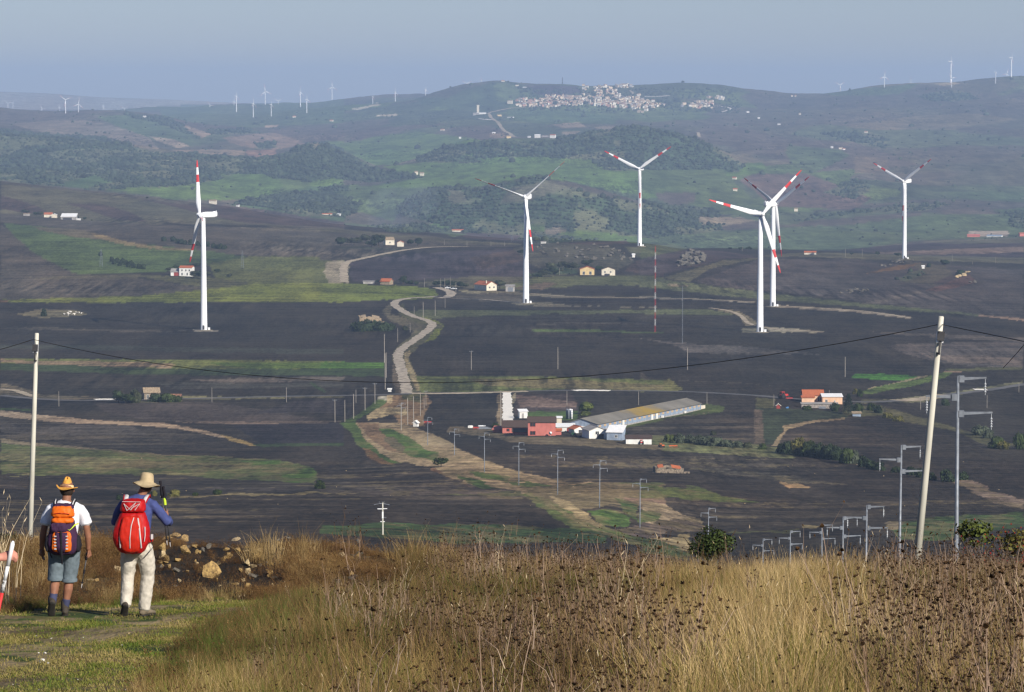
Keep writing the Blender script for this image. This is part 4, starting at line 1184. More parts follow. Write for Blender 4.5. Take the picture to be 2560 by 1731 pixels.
def gable_roof(w, d, h, rise, axis, ov=.35, t=.16):
    x0, x1, y0, y1 = -w/2-ov, w/2+ov, -ov, d+ov
    e = .03
    if axis == 'x':
        dz = rise * ov / (d/2)
        return join(slab((x0,y0,h-dz+e),(x1,y0,h-dz+e),(x1,d/2,h+rise+e),(x0,d/2,h+rise+e),t), slab((x0,d/2+.01,h+rise+e),(x1,d/2+.01,h+rise+e),(x1,y1,h-dz+e),(x0,y1,h-dz+e),t),
                    boxg(x0,d/2-.16,h+rise+t,x1,d/2+.16,h+rise+t+.14))
    if axis == 'y':
        dz = rise * ov / (w/2)
        return join(slab((x0,y1,h-dz+e),(x0,y0,h-dz+e),(0,y0,h+rise+e),(0,y1,h+rise+e),t), slab((.01,y1,h+rise+e),(.01,y0,h+rise+e),(x1,y0,h-dz+e),(x1,y1,h-dz+e),t),
                    boxg(-.16,y0,h+rise+t,.16,y1,h+rise+t+.14))
    dz = rise * ov / d
    return slab((x0,y0,h-dz+e),(x1,y0,h-dz+e),(x1,y1,h+rise+dz+e),(x0,y1,h+rise+dz+e),t)

def house(name, u, v, ymin, w, d, h, rise, axis, wall, roof, label, yaw=0, wins=(), door=None, side_wins=(), chimney=None, cat='house', group=None, dy=0, at=None, dz=0):
    p = at or gp(u, v, ymin)
    t = empty(name, (p.x, p.y + dy, p.z + dz), R(yaw), label, cat, group)
    part('wall', gable_walls(w, d, h, rise, axis), wall, t)
    rf = part('roof', gable_roof(w, d, h, rise, axis), roof, t)
    for (x, z, ww, hh) in wins:
        fr = part('window', join(boxg(x-ww/2-.1,-.05,z-.12,x+ww/2+.1,.02,z-.0), boxg(x-ww/2-.1,-.05,z+hh,x+ww/2+.1,.02,z+hh+.1), boxg(x-ww/2-.1,-.05,z,x-ww/2,.02,z+hh), boxg(x+ww/2,-.05,z,x+ww/2+.1,.02,z+hh), boxg(x-.04,-.05,z,x+.04,.02,z+hh)), REDDARK if wall is PINK else WHITEW, t)
        part('pane', boxg(x-ww/2,-.02,z,x+ww/2,.03,z+hh), GLASS, fr)
    for (y, z, ww, hh) in side_wins:
        fr = part('window', join(boxg(w/2-.02,y-ww/2-.1,z-.1,w/2+.05,y+ww/2+.1,z), boxg(w/2-.02,y-ww/2-.1,z+hh,w/2+.05,y+ww/2+.1,z+hh+.1)), WHITEW, t)
        part('pane', boxg(w/2-.02,y-ww/2,z,w/2+.03,y+ww/2,z+hh), GLASS, fr)
    if door:
        x, ww, hh, dm = door
        part('door', boxg(x-ww/2,-.06,-.2,x+ww/2,.02,hh), dm, t)
    if chimney:
        x, y, hh = chimney
        part('chimney', join(boxg(x-.3,y-.3,h-.3,x+.3,y+.3,h+rise+hh), boxg(x-.4,y-.4,h+rise+hh,x+.4,y+.4,h+rise+hh+.15)), wall, rf)
    return t

# the pink farm
pk = gp(1354.5, 1089.5, 1150)
house('farmhouse', 0, 0, 0, 10.4, 8, 5.0, 1.6, 'x', PINK, BROWNROOF, 'two storey pink farmhouse with brown tiled roof', at=pk, wins=[(-3.4,3.5,1.9,1.35),(-3.4,.35,1.9,1.3)], cat='farmhouse')
house('farmhouse_wing', 1287, 1083, 1150, 9.4, 10.5, 2.1, 1.9, 'x', PINK, BROWNROOF, 'low pink wing with wide brown roof left of the pink farmhouse', cat='barn', dy=1.2, wins=[(-2.6,.6,1.0,.9)])
house('lean_to', 1300, 1086, 1150, 5.6, 2.6, 1.1, .9, 's', PINK, BROWNROOF, 'narrow pink lean-to against the left side of the pink farmhouse', cat='shed', dy=-2.2)
house('pink_shed', 1245, 1081.5, 1150, 4.2, 4, 1.0, .9, 's', PINK, PINK, 'small slanting pink shed at the left end of the pink farm', cat='shed', yaw=-12)
house('white_shed', 1309, 1046, 1150, 3.3, 3, 2.7, .6, 's', WHITEW, WHITEROOF, 'small tall white shed behind the pink farmhouse beside the white drive', cat='shed', yaw=12, door=(-.3,.9,2.0,GREYW))
house('white_barn', 1414, 1079, 1150, 6.9, 6, 1.7, .7, 's', WHITEW, WHITEROOF, 'low white outbuilding joined to the right of the pink farmhouse', cat='barn', door=(1.4,1.8,1.3,REDDARK))
house('white_barn', 1449, 1083, 1150, 4.6, 5, 1.5, 1.0, 'y', WHITEW, ORANGEROOF, 'little white gabled barn with orange roof edge and dark opening', cat='barn', yaw=24, door=(.5,1.8,1.2,DARKMETAL))  # dark panel stands in for the shade inside the barn opening
house('lean_to', 1396, 1088, 1150, 2.2, 2.4, 1.6, .5, 's', PINK, ORANGEROOF, 'tiny pink porch at the right foot of the pink farmhouse', cat='shed')
house('grey_barn', 1495, 1097, 1150, 6.8, 10, 3.0, 1.3, 'y', WHITEW, GREYROOF, 'pale gabled barn with dark doorway right of the pink farm', cat='barn', yaw=14, wins=[(-.3,1.6,1.3,1.1)], door=(.9,2.6,1.7,DARKMETAL))
house('grey_barn', 1536, 1101, 1150, 5.8, 6.0, 2.9, 1.9, 's', BLUEGREY, WHITEROOF, 'blue grey annex with bright white slanted roof and one small window', cat='barn', yaw=-14, wins=[(.7,1.0,.9,.9)])
house('long_shed', 1597, 1111, 1100, 9.3, 5, 2.0, .7, 's', WHITEW, BROWNROOF, 'low white shed with flat brown roof at the right end of the farm', cat='shed')
house('cream_shed', 1398, 1058, 1150, 2.0, 3, 2.0, .3, 's', CREAM, WHITEROOF, 'small cream cube shed behind the pink farmhouse roof', cat='shed')

# the long poultry barn
A0 = gp(1493, 1078, 1150); A1 = gp(1752, 1024.5, 1150)
dirb = Vector((A1.x-A0.x, A1.y-A0.y, 0)); Lb = dirb.length; zb = (A0.z + A1.z)/2
ang = math.atan2(dirb.y, dirb.x)
bt = empty('poultry_barn', (A0.x, A0.y, A0.z), ang, 'very long low poultry barn with grey roof and a yellow lichen patch', 'barn')
slope_b = (A1.z - A0.z) / Lb
WB = 12.5; HB = 2.6; RB = 1.9
bt.rotation_euler = (Matrix.Rotation(ang, 4, 'Z') @ Matrix.Rotation(-math.atan(slope_b), 4, 'Y')).to_euler()
v, f = gable_walls(Lb, WB, HB, RB, 'x')
part('wall', ([(x + Lb/2, y, z) for x, y, z in v], f), BLUEGREY, bt)
rv, rf_ = gable_roof(Lb, WB, HB, RB, 'x', .5, .14)
LICHEN = mat('barn_roof', (.20,.185,.155), rough=.95, var=.15, scale=.12)
nt = LICHEN.node_tree; b_ = nt.nodes['Principled BSDF']
src = b_.inputs['Base Color'].links[0].from_socket
tcn = nt.nodes.new('ShaderNodeTexCoord'); sx = nt.nodes.new('ShaderNodeSeparateXYZ'); nt.links.new(tcn.outputs['Object'], sx.inputs[0])
nzn = nt.nodes.new('ShaderNodeTexNoise'); nzn.inputs['Scale'].default_value = .16; nt.links.new(tcn.outputs['Object'], nzn.inputs['Vector'])
def mth(op, *a):
    k = nt.nodes.new('ShaderNodeMath'); k.operation = op
    for s, q in enumerate(a):
        if isinstance(q, (int, float)): k.inputs[s].default_value = q
        else: nt.links.new(q, k.inputs[s])
    return k.outputs[0]
dxn = mth('DIVIDE', mth('ABSOLUTE', mth('SUBTRACT', sx.outputs[0], Lb*.50)), Lb*.15)
fac = mth('SUBTRACT', 1.25, dxn); fac = mth('ADD', fac, mth('MULTIPLY', mth('SUBTRACT', nzn.outputs['Fac'], .5), 1.8)); fac = mth('MULTIPLY', fac, .8)
fac2 = nt.nodes.new('ShaderNodeClamp'); nt.links.new(fac, fac2.inputs[0])
mxn = nt.nodes.new('ShaderNodeMix'); mxn.data_type = 'RGBA'
nt.links.new(fac2.outputs[0], mxn.inputs[0]); nt.links.new(src, mxn.inputs[6]); mxn.inputs[7].default_value = (.30,.20,.03,1)
nt.links.new(mxn.outputs[2], b_.inputs['Base Color'])
part('roof', ([(x + Lb/2, y, z) for x, y, z in map(tuple, rv)], rf_), LICHEN, bt)
part('plinth', boxg(0,-.12,-.8,Lb,-.02,.35), GREYW, bt)
nb = 22
pil = None; shu = None
for k in range(nb + 1):
    x = Lb * k / nb
    if pil is None: pil = part('pilaster', boxg(-.18,-.16,.35,.18,-.005,HB-.08), BLUEGREY, bt)
    o = pil if k == 0 else pil.copy()
    if k: COL.objects.link(o); o.parent = bt
    o.location = (min(max(x, .2), Lb-.2), 0, 0)
for k in range(nb):
    x = Lb * (k + .5) / nb
    if shu is None:
        shu = part('window', join(boxg(-1.3,-.09,1.35,1.3,-.01,2.1)), SHUTTER, bt)
    o = shu if k == 0 else shu.copy()
    if k: COL.objects.link(o); o.parent = bt
    o.location = (x, 0, 0)
for k in (5, 11, 12):
    x = Lb * (k + .05) / nb
    part('door', boxg(x-1.1,-.35,0,x+1.1,-.17,2.2), WHITEW, bt)
for k in (4, 13, 18): part('vent_hood', boxg(Lb*k/nb-.7,-1.1,.1,Lb*k/nb+.7,-.36,1.0), PLINTHW, bt)
part('gable_wall', join(([(-.12,0.2,-1),(-.12,WB-.2,-1),(-.12,WB-.2,HB-.9),(-.12,0.2,HB-.9),(-.02,0.2,-1),(-.02,WB-.2,-1),(-.02,WB-.2,HB-.9),(-.02,0.2,HB-.9)],[(0,1,2,3),(4,7,6,5),(0,4,5,1),(1,5,6,2),(2,6,7,3),(3,7,4,0)])), WHITEW, bt)
part('end_annex', boxg(Lb+.5,.5,-1,Lb+8,6,1.4), CREAM, bt)

# silos, bins and farm clutter
for i in range(4):
    p = gp(1417.5 + i*3.9, 1047 + (i % 2)*.6, 1150)
    t = empty('silo', p, 0, 'pale cylindrical feed silo in the row behind the farm, number %s from the left' % ['first','second','third','fourth'][i], 'silo', 'feed silos behind the farm')
    part('body', lathe([(.42,-.5),(.42,3.6),(.3,3.95),(.05,4.05)], 14), GREYMETAL if i < 2 else WHITE, t, True)
    part('rib', join(*[lathe([(.45,z),(.45,z+.08)], 14) for z in (.6,1.6,2.6,3.5)]), GREYMETAL, t)

TYRE = mat('tyre_rubber', (.02,.02,.02), rough=.9, var=.1)
def wheel_geo(r, w, x, y):
    v, f = lathe([(r*.35,-w/2),(r,-w/2),(r*1.02,0),(r,w/2),(r*.35,w/2)], 14)
    return [(x + c, y + a, b + r) if False else (x + a, y + c, b + r) for a, b, c in v], f
def tractor(u, v, ymin, body, label, yaw=0, s=1.0):
    p = gp(u, v, ymin); t = empty('tractor', p, R(yaw), label, 'tractor'); t.scale = (s,)*3
    part('body', join(boxg(-.2,-.35,.7,1.6,.35,1.35), boxg(-.3,-.45,.5,.2,.45,1.1), boxg(1.6,-.25,.6,1.8,.25,1.1)), body, t)
    part('cab', join(boxg(-.9,-.55,1.9,.2,.55,2.05), boxg(-.85,-.5,1.1,-.78,-.43,1.9), boxg(.08,-.5,1.1,.15,-.43,1.9), boxg(-.85,.43,1.1,-.78,.5,1.9), boxg(.08,.43,1.1,.15,.5,1.9), boxg(-.9,-.5,.7,-.2,.5,1.2)), body, t)
    for x, r, w in ((-.55,.75,.4),(1.3,.45,.25)):
        for y in (-.75, .75): part('wheel', wheel_geo(r, w, x, y), TYRE, t, True)
    return t
ORANGEP = mat('orange_paint', (.62,.13,.03), var=.15); GREENP = mat('green_paint', (.03,.10,.05), var=.15); REDP = mat('red_paint', (.50,.04,.03), var=.2); BLUEP = mat('blue_tarp', (.08,.22,.45), var=.2); YELP = mat('yellow_paint', (.65,.42,.04))
tractor(1433, 1091, 1150, GREENP, 'green tractor parked before the white outbuildings', 80, 1.0)
tractor(1603, 1111, 1100, REDP, 'red tractor in front of the low white shed', 100, .8)
tractor(1653, 1119, 1100, ORANGEP, 'small orange tractor beside the green shrubs below the farm', 20, .7)
tractor(1958, 997, 1300, REDP, 'red harvester like tractor left of the orange farmhouse', 35, 1.5)
def cultivator(u, v, ymin, m, label, yaw=0, L=3.0):
    p = gp(u, v, ymin); t = empty('farm_implement', p, R(yaw), label, 'farm implement')
    part('frame', join(boxg(-L/2,-.1,.7,L/2,.05,.9), boxg(-L/2,.7,.7,L/2,.85,.9), boxg(-.1,-.1,.62,.1,1.8,.7)), m, t)
    for k in range(7):
        x = -L/2 + .15 + (L-.3)*k/6
        part('tine', join(tube((x,-.05,.8),(x,-.35,.35),.05,n=5), tube((x,-.35,.35),(x,-.1,0),.05,n=5)), m, t)
    return t
cultivator(1683, 1120, 1100, ORANGEP, 'orange field cultivator standing on the grass below the farm')
cultivator(1974, 1000, 1300, REDP, 'red implement with white frame beside the red harvester', 20)
cultivator(1190, 1074, 1150, REDP, 'rusty red machine in the junk row left of the pink farm', 10, 2.4)
cultivator(1069, 1060, 1150, REDP, 'dark red trailer frame parked at the stubble edge', 0, 3.0)
house('blue_shed', 2142, 1041.5, 1250, 3.4, 2, 1.2, .5, 's', BLUEGREY, TANROOF, 'small blue sided shed with rusty roof below the dark conifer', cat='shed')
house('red_hut', 1946, 1022, 1250, 1.6, 1.6, 1.3, .6, 'y', REDDARK, CREAM, 'little dark red hut left of the stone terrace wall', cat='shed')
house('small_hut', 1038, 1067, 1150, 1.8, 1.6, 1.5, .7, 'y', WHITEW, WHITEW, 'tiny white hut beside poles at the top of the stubble', cat='shed', yaw=-20)
house('small_hut', 974, 980, 1300, 1.5, 1.2, 1.0, .3, 's', WHITEW, WHITEW, 'tiny white block at the road junction verge', cat='shed')
for i, (u, v, w, h, m, lab) in enumerate([(1176,1070,2.2,1.2,WHITEW,'white tarp heap in the junk row'),(1207,1066,3.2,.4,WHITE,'white panel lying on the junk row'),(1211,1073,5.0,1.0,GREYMETAL,'grey sheet metal heap in the junk row'),(1228,1072,1.1,1.3,GREENP,'dark green bin at the end of the junk row'),
     (1968,1021,1.2,.7,BLUEP,'blue tarp bundle left of the stone terrace wall'),(2056,1022,2.6,.9,GREYMETAL,'pale metal tank in front of the stone terrace wall')]):
    p = gp(u, v, 1150)
    t = empty('scrap_heap', p, 0, lab, 'scrap')
    gs = []
    rr = random.Random(i)
    for k in range(4):
        x = (rr.random()-.5)*w*.6; s = w*.3
        gs.append(boxg(x-s,-.4+k*.1,-.2,x+s*rr.uniform(.5,1),.4+k*.13,h*rr.uniform(.5,1)))
    part('sheet', join(*gs[:2]), m, t); part('block', join(*gs[2:]), m, t)
def car(u, v, ymin, label, yaw):
    p = gp(u, v, ymin); t = empty('parked_car', p, R(yaw), label, 'car')
    body = part('body', ([(x, y, z) for x, y, z in [(-2.0,-.8,.3),(2.0,-.8,.3),(2.0,.8,.3),(-2.0,.8,.3),(-2.0,-.8,.85),(2.0,-.8,.75),(2.0,.8,.75),(-2.0,.8,.85)]], boxg(0,0,0,1,1,1)[1]), WHITE, t)
    bevel(body, .12)
    cab = part('cabin', ([(-1.7,-.72,.84),(.9,-.72,.80),(.9,.72,.80),(-1.7,.72,.84),(-1.3,-.6,1.42),(.2,-.6,1.42),(.2,.6,1.42),(-1.3,.6,1.42)], boxg(0,0,0,1,1,1)[1]), GLASS, t)
    part('roof', boxg(-1.25,-.6,1.43,.2,.6,1.48), WHITE, t)
    for x in (-1.25, 1.25):
        for y in (-.72, .72): part('wheel', wheel_geo(.31, .2, x, y), TYRE, t, True)
    return t
car(1119, 722, 2000, 'white car parked by the hedge, left of pair near the orange roofed house', 12)
car(1135, 724, 2000, 'white car parked by the hedge, right of pair near the orange roofed house', -8)
# satellite dish
p = gp(1376, 1089.8, 1150)
t = empty('satellite_dish', (p.x, p.y - .4, p.z), 0, 'white satellite dish at the lower right of the pink wall', 'dish')
part('dish', ([(x, -.3 - z, 1.1 + y) for x, y, z in lathe([(.05,0),(.35,.06),(.6,.2)], 14)[0]], lathe([(.05,0),(.35,.06),(.6,.2)], 14)[1]), WHITE, t, True)
part('stand', tube((0,0,0),(0,-.2,1.0),.05), WHITE, t)

# the orange farm on the right
house('terrace_wall', 2049, 1021, 1250, 15.4, 3.0, 1.8, .25, 's', GREYSTONE, GREYROOF, 'long pale stone terrace building with flat grey top below the orange farmhouse', cat='outbuilding', wins=[(5.2,.3,.8,.9)])
house('farmhouse', 2033.5, 1006, 1250, 8.9, 8, 3.0, 1.9, 'x', PEACH, ORANGEROOF, 'peach coloured farmhouse with bright orange tiled roof on the right plain', wins=[(2.6,.5,1.3,1.6)], cat='farmhouse')
house('veranda', 2019, 1006.5, 1250, 5.4, 1.8, 2.3, .5, 's', PEACH, ORANGEROOF, 'orange roofed veranda in front of the peach farmhouse', cat='veranda', dy=-2.4)
house('farmhouse_wing', 2081, 1010, 1250, 8.6, 6, 3.0, .8, 's', PEACH, WHITEROOF, 'low peach wing with white flat roof joined right of the peach farmhouse', cat='outbuilding', wins=[(-2.6,.2,.9,1.6),(1.0,.9,.5,.5)])
t = empty('balustrade', gp(2075, 1012.5, 1250), 0, 'orange pillar railing before the white roofed wing', 'railing')
for k in range(9): part('pillar', boxg(-2.8+k*.7,-.5,0,-2.6+k*.7,-.3,1.0), PEACH, t)
part('rail', boxg(-2.9,-.52,1.0,3.1,-.28,1.12), PEACH, t)

# middle distance houses
house('farmhouse', 1229, 727, 2000, 8.4, 15, 3.9, 2.2, 'y', CREAM, ORANGEROOF, 'cream house with big bright orange roof beside the second turbine', yaw=34, wins=[(-1.6,1.7,1.3,1.1),(1.9,1.7,1.3,1.1)], chimney=(-2.4,3,.6), cat='house')
house('garage', 1275.5, 729.5, 2000, 6.2, 5, 3.8, .6, 's', GREYW, GREYROOF, 'grey block garage right of the orange roofed house', cat='garage', door=(.2,3.4,3.0,GREYMETAL))
house('farmhouse', 1468, 688, 2200, 10.6, 8, 4.3, 1.9, 'y', YELLOWW, ORANGEROOF, 'ochre house with low orange roof under the rocky knoll', wins=[(-2.6,.2,1.6,2.4),(2.4,.2,1.6,2.4)], cat='house')
house('farmhouse', 1521, 689, 2200, 10.0, 8, 4.3, 1.9, 'y', CREAM, BROWNROOF, 'pale house with low brown orange roof right of the ochre house', wins=[(-2.6,2.0,1.2,1.1),(1.6,2.0,1.2,1.1)], door=(-1.0,4.0,1.3,DARKMETAL), cat='house')
house('farmhouse', 464, 691, 2000, 9.2, 8, 6.0, 1.1, 'x', WHITEW, ORANGEROOF, 'white two storey house with red roof behind the edge on turbine', yaw=-8, wins=[(-2.6,3.6,1.0,1.2),(.2,3.6,1.0,1.2),(2.8,3.6,1.0,1.2),(-2.6,.6,1.0,1.8),(1.2,.6,1.0,1.8)], cat='house')
house('lean_to', 438, 690, 2000, 6.4, 6, 2.7, 2.0, 's', WHITEW, GREYROOF, 'sloping lean-to with dark red door left of the white two storey house', door=(.8,3.4,2.4,REDDARK), cat='shed')
house('farmhouse', 975, 613, 2600, 8, 9, 4.6, 2.0, 'x', CREAM, TANROOF, 'cream farmhouse half hidden among dark trees by the far road', yaw=14, wins=[(0,1.5,1.2,1.3)], cat='house')
house('farmhouse', 1001, 617, 2600, 5.6, 7, 3.6, 1.3, 'y', CREAM, ORANGEROOF, 'small cream wing right of the farmhouse among dark trees', cat='house')
house('barn', 962, 712, 2000, 7.0, 7, 2.2, 1.8, 'x', TANROOF, ORANGEROOF, 'low barn with faded orange roof by the green field end', cat='barn', yaw=-20)
house('barn', 922, 710, 2000, 8.0, 5, 1.6, .2, 's', GREYW, GREYROOF, 'low grey wall shed by the green field end', cat='barn')
house('barn', 171, 550, 3000, 15, 12, 3.0, 2.8, 's', GREYW, WHITEROOF, 'open barn with large white sheet roof on the left hillside', cat='barn', door=(-1,9,2.2,DARKMETAL))  # wide dark panel, no real door, stands in for shade in the open front
house('farmhouse', 120, 544, 3000, 8, 8, 3.0, 1.6, 'x', CREAM, ORANGEROOF, 'small orange roofed farmhouse left of the white roofed barn', cat='house')
house('farmhouse', 135, 545, 3000, 5, 6, 3.2, .6, 'y', CREAM, WHITEROOF, 'small cream annex touching the hillside farmhouse', cat='house')
house('shed', 66, 540, 3000, 6, 5, 2.0, .4, 's', GREYW, TANROOF, 'low tan shed among trees at the far left hillside', cat='shed')
house('shed', 196, 551, 3000, 4, 3, 1.2, .3, 's', WHITEW, WHITEROOF, 'tiny white trailer shed right of the hillside barn', cat='shed')
# ruins
def ruin(name, u, v, ymin, w, d, h, label, m, roofm=None, seed=1):
    p = gp(u, v, ymin); t = empty(name, p, R(8), label, 'ruin')
    rr = random.Random(seed)
    def wall(n, pts, thick=.5):
        vv = []; k = len(pts)
        for (x, y, z) in pts: vv += [(x-thick*0, y, -1), (x, y, z)]
        v2 = vv + [(a + (0 if pts[0][1] == pts[-1][1] else thick), b + (thick if pts[0][1] == pts[-1][1] else 0), c) for a, b, c in vv]
        f = []
        o = 2*k
        for i in range(k-1):
            a, b, c, d_ = 2*i, 2*i+2, 2*i+3, 2*i+1
            f += [(a,b,c,d_), (o+a,o+d_,o+c,o+b), (d_,c,o+c,o+d_)]
        f += [(0,1,o+1,o), (2*k-2,o+2*k-2,o+2*k-1,2*k-1)]
        part('wall', (v2, f), m, t)
    n = 9
    wall(0, [(-w/2 + w*i/(n-1), 0, h*rr.uniform(.45,.85) if 0 < i else h) for i in range(n)])
    wall(1, [(-w/2 + w*i/(n-1), d, h*rr.uniform(.7,1.15)) for i in range(n)])
    wall(2, [(-w/2, d*i/4, h*rr.uniform(.8,1.1)) for i in range(5)])
    wall(3, [(w/2, d*i/4, h*rr.uniform(.4,.8)) for i in range(5)])
    if roofm:
        part('collapsed_roof', join(slab((-w*.40,.5,h*.85),(-w*.18,.5,h*.9),(-w*.18,d*.7,h*1.25),(-w*.38,d*.7,h*1.15),.12), slab((w*.12,.3,h*.8),(w*.46,.1,h*.55),(w*.48,d*.6,h*.9),(w*.12,d*.6,h*1.2),.12)), roofm, t)
    gs = []
    for i in range(26):
        x, y = rr.uniform(-w*.65, w*.75), rr.uniform(-1.4, -.1); s = rr.uniform(.12,.34)
        gs.append(boxg(x-s,y-s,-.1,x+s,y+s,s*1.3))
    for g in gs: part('stone', g, m, t)
    return t
ruin('stone_ruin', 1672, 1183, 950, 8.6, 4, 2.0, 'broken stone ruin with fallen orange roof tiles in the dark field', STONE, ORANGEROOF, 3)
ruin('stone_ruin', 925, 806, 1800, 12.5, 7, 3.4, 'roofless tan ruin behind dark shrubs left of the curving road', TANROOF, TANROOF, 5)
house('stone_hut', 380, 999, 1300, 6.9, 6, 3.0, 1.8, 'x', STONE, TANROOF, 'old stone hut with tan tiled roof by the left road', cat='hut', yaw=12, wins=[(-1.8,.4,.9,1.6)])
house('stone_hut', 429, 1001, 1300, 7.6, 5, 1.4, .9, 'x', STONE, wm('rust_tiles', (.30,.15,.09), var=.25), 'low shed with rusty tiles hidden by bushes right of the stone hut', cat='hut')

# far farm buildings on the hills
FB = [(531,510,12.5,8,5.5,2,CREAM,TANROOF,'cream villa on the crest of the left hillside'),(593,517,5,5,3,1.5,WHITEW,BROWNROOF,'tiny white hut right of the villa on the crest'),(818,538,17,7,1.8,1,CREAM,ORANGEROOF,'long low farm building below the green field'),(843,539,10,7,2.2,.8,WHITEW,WHITEROOF,'white shed right of the long low farm building'),
 (1145,580,19,8,2.6,1.6,CREAM,ORANGEROOF,'long cream farm with orange roof at the foot of the scrubby hill'),(2434,593,20,9,3.0,1.4,PINK,PINK,'long pinkish barn at the far right plain edge'),(2485,593,24,9,1.8,1.6,WHITEW,BLUEGREY,'long white shed with bluish roof at the far right plain edge'),
 (1990,529,7,7,5.5,1.5,CREAM,TANROOF,'lone small white house on the purple slope'),(1835,449,8,7,4,1.8,CREAM,ORANGEROOF,'white farm with orange roof above the twin turbines'),(1838,478,9,7,4,1.8,CREAM,ORANGEROOF,'second white farm with orange roof below the other on the slope'),
 (2164,333,8,7,5,1,CREAM,ORANGEROOF,'pale house alone on the far right slope'),(1999,288,6,6,7,1,CREAM,TANROOF,'tall tiny cream house on the right hill flank'),(2102,374,10,7,5,1,CREAM,TANROOF,'small white farmstead in the middle of the right slope'),(2110,375,7,6,3,1,WHITEW,ORANGEROOF,'low house right of the small farmstead'),
 (2079,371,6,6,4,1,WHITEW,WHITEROOF,'white dot of a shed left of the small farmstead'),(1947,313,9,6,4,.6,WHITEW,WHITEROOF,'white shed at the end of the houses descending the hill'),(1897,297,8,6,4,.6,WHITEW,WHITEROOF,'white house on the track descending from the village'),(1870,282,11,6,4,.6,WHITEW,WHITEROOF,'white house high on the track descending from the village'),
 (1980,242,7,6,5,1,CREAM,ORANGEROOF,'first tiny house in the saddle of the skyline'),(1989,242,7,6,5,1,CREAM,ORANGEROOF,'last tiny house in the saddle of the skyline'),(1249,291,15,10,5,1.4,YELLOWW,TANROOF,'ochre farmhouse below the village road'),(1275,295,22,10,3,1,WHITEW,GREYROOF,'grey white sheds below the village road'),
 (1272,346,13,9,6,1.6,YELLOWW,TANROOF,'ochre house where the village road reaches the wood'),(1343,345,15,9,8,2,WHITEW,WHITEROOF,'bright white house left of pair below the village'),(1381,346,15,9,9,2,WHITEW,ORANGEROOF,'bright white house with orange side right of pair below the village'),(1322,345,7,7,4,1,WHITEW,WHITEROOF,'small white cabin left of the bright white houses'),
 (1362,343,18,8,5,1,GREYW,BROWNROOF,'brown roofed block between the two bright white houses'),(1235,334,10,6,3,.8,WHITEW,WHITEROOF,'white shed near the ploughed patch under the village road'),(1274,260,17,12,12,2,CREAM,TANROOF,'big cream block alone at the left end of the village'),
 (1203,286,34,14,5,1,WHITEW,WHITEROOF,'white works hall at the bend of the village road'),(1190,288,20,14,6,2,GREYW,GREYROOF,'grey works building beside the white hall'),(1257,205,12,9,5,1.5,CREAM,ORANGEROOF,'small church like house on top of the rounded hill'),(1293,216,14,8,5,1,CREAM,TANROOF,'pale farm on the right shoulder of the rounded hill'),
 (1308,220,24,8,3,.8,WHITEW,WHITEROOF,'long white shed on the shoulder of the rounded hill'),(1105,327,11,7,4,1.5,CREAM,ORANGEROOF,'lone farm on the brow above the green field'),(828,304,12,8,4,2,CREAM,ORANGEROOF,'orange roofed farm by dark trees on the left hills'),(736,294,12,8,4,2,CREAM,ORANGEROOF,'small farm at the end of the pale far track'),
 (361,294,10,7,5,2,WHITEW,GREYROOF,'white farm among trees on the brown hill crest'),(2025,637,12,7,2.4,1.2,CREAM,ORANGEROOF,'long low cream house by the far road'),(1584,644,2.6,2.6,3,.6,WHITEW,WHITEROOF,'tiny white tower hut right of the rocky knoll'),(2308,672,2.6,2.6,2.4,.6,WHITEW,WHITEROOF,'tiny white hut on the stony rise at right'),
 (1358,609,5,4,1.6,.5,WHITEW,GREYROOF,'low pale shed behind the second turbine tower'),(2556,592,9,6,5,1,PINK,ORANGEROOF,'pink house cut by the right edge on the plain'),(1041,437,7,6,6,2,CREAM,TANROOF,'small house on the wooded slope above the green field'),(1054,440,8,6,6,2,CREAM,TANROOF,'second small house on the wooded slope above the green field'),(1150,347,6,5,4,1,WHITEW,WHITEROOF,'pale hut at the top edge of the green field')]
for (u, v, w, d, h, rise, wl_, rf, lab) in FB:
    ym = 9300 if v < 300 else (7500 if v < 350 else (4600 if v < 600 else 2500))
    if u < 700 and 500 < v < 600: ym = 3200
    if lab.startswith('tiny white'): ym = 2600
    w, d, h, rise = w*.85, d*.85, h*.78, rise*.8
    house('far_house', u, v, ym, w, d, h, rise, 'x', wl_, rf, lab, yaw=random.uniform(-25, 25), cat='house', group='scattered houses on the far hills')
tb = gp(1195, 284, 9000)
t = empty('silo_tower', tb, 0, 'slim pale tower standing by the works halls at the road bend', 'tower')
part('shaft', boxg(-3.5,-3,-2,3.5,3,23), CREAM, t); part('cap', boxg(-4,-3.5,23,4,3.5,25), CREAM, t)
lattice(1406, 194, 214, 10500, 2.6, 1.4, 6, 'thin radio mast on the skyline left of the village', [DARKMETAL], rod=.5)

# ------------------------------------------------------------------ the hill village
VP = [([(310,215),(350,215),(350,250),(310,250)],1),([(390,215),(640,205),(640,275),(390,275)],26),([(640,178),(900,180),(1000,215),(960,270),(820,265),(700,290),(640,275)],44),
      ([(830,190),(1250,190),(1450,195),(1600,230),(1740,265),(1650,285),(1400,290),(1250,285),(1000,250),(850,225)],150),([(980,85),(1050,110),(1010,140),(970,130)],5),([(1060,95),(1230,95),(1230,140),(1100,140)],12),([(1250,80),(1430,85),(1400,110),(1260,105)],16),
      ([(970,150),(1030,160),(1010,195),(970,190)],5),([(1060,140),(1280,125),(1300,190),(1100,180)],11),([(1450,160),(1520,165),(1510,195),(1450,195)],3),([(1840,258),(1970,250),(1960,285),(1850,275)],8),([(1960,230),(2130,225),(2120,265),(2000,290),(1960,265)],16),([(2080,190),(2250,185),(2240,218),(2090,205)],10),([(2040,260),(2120,290),(2080,310)],4),([(1430,290),(1560,290),(1560,330),(1440,330)],5)]
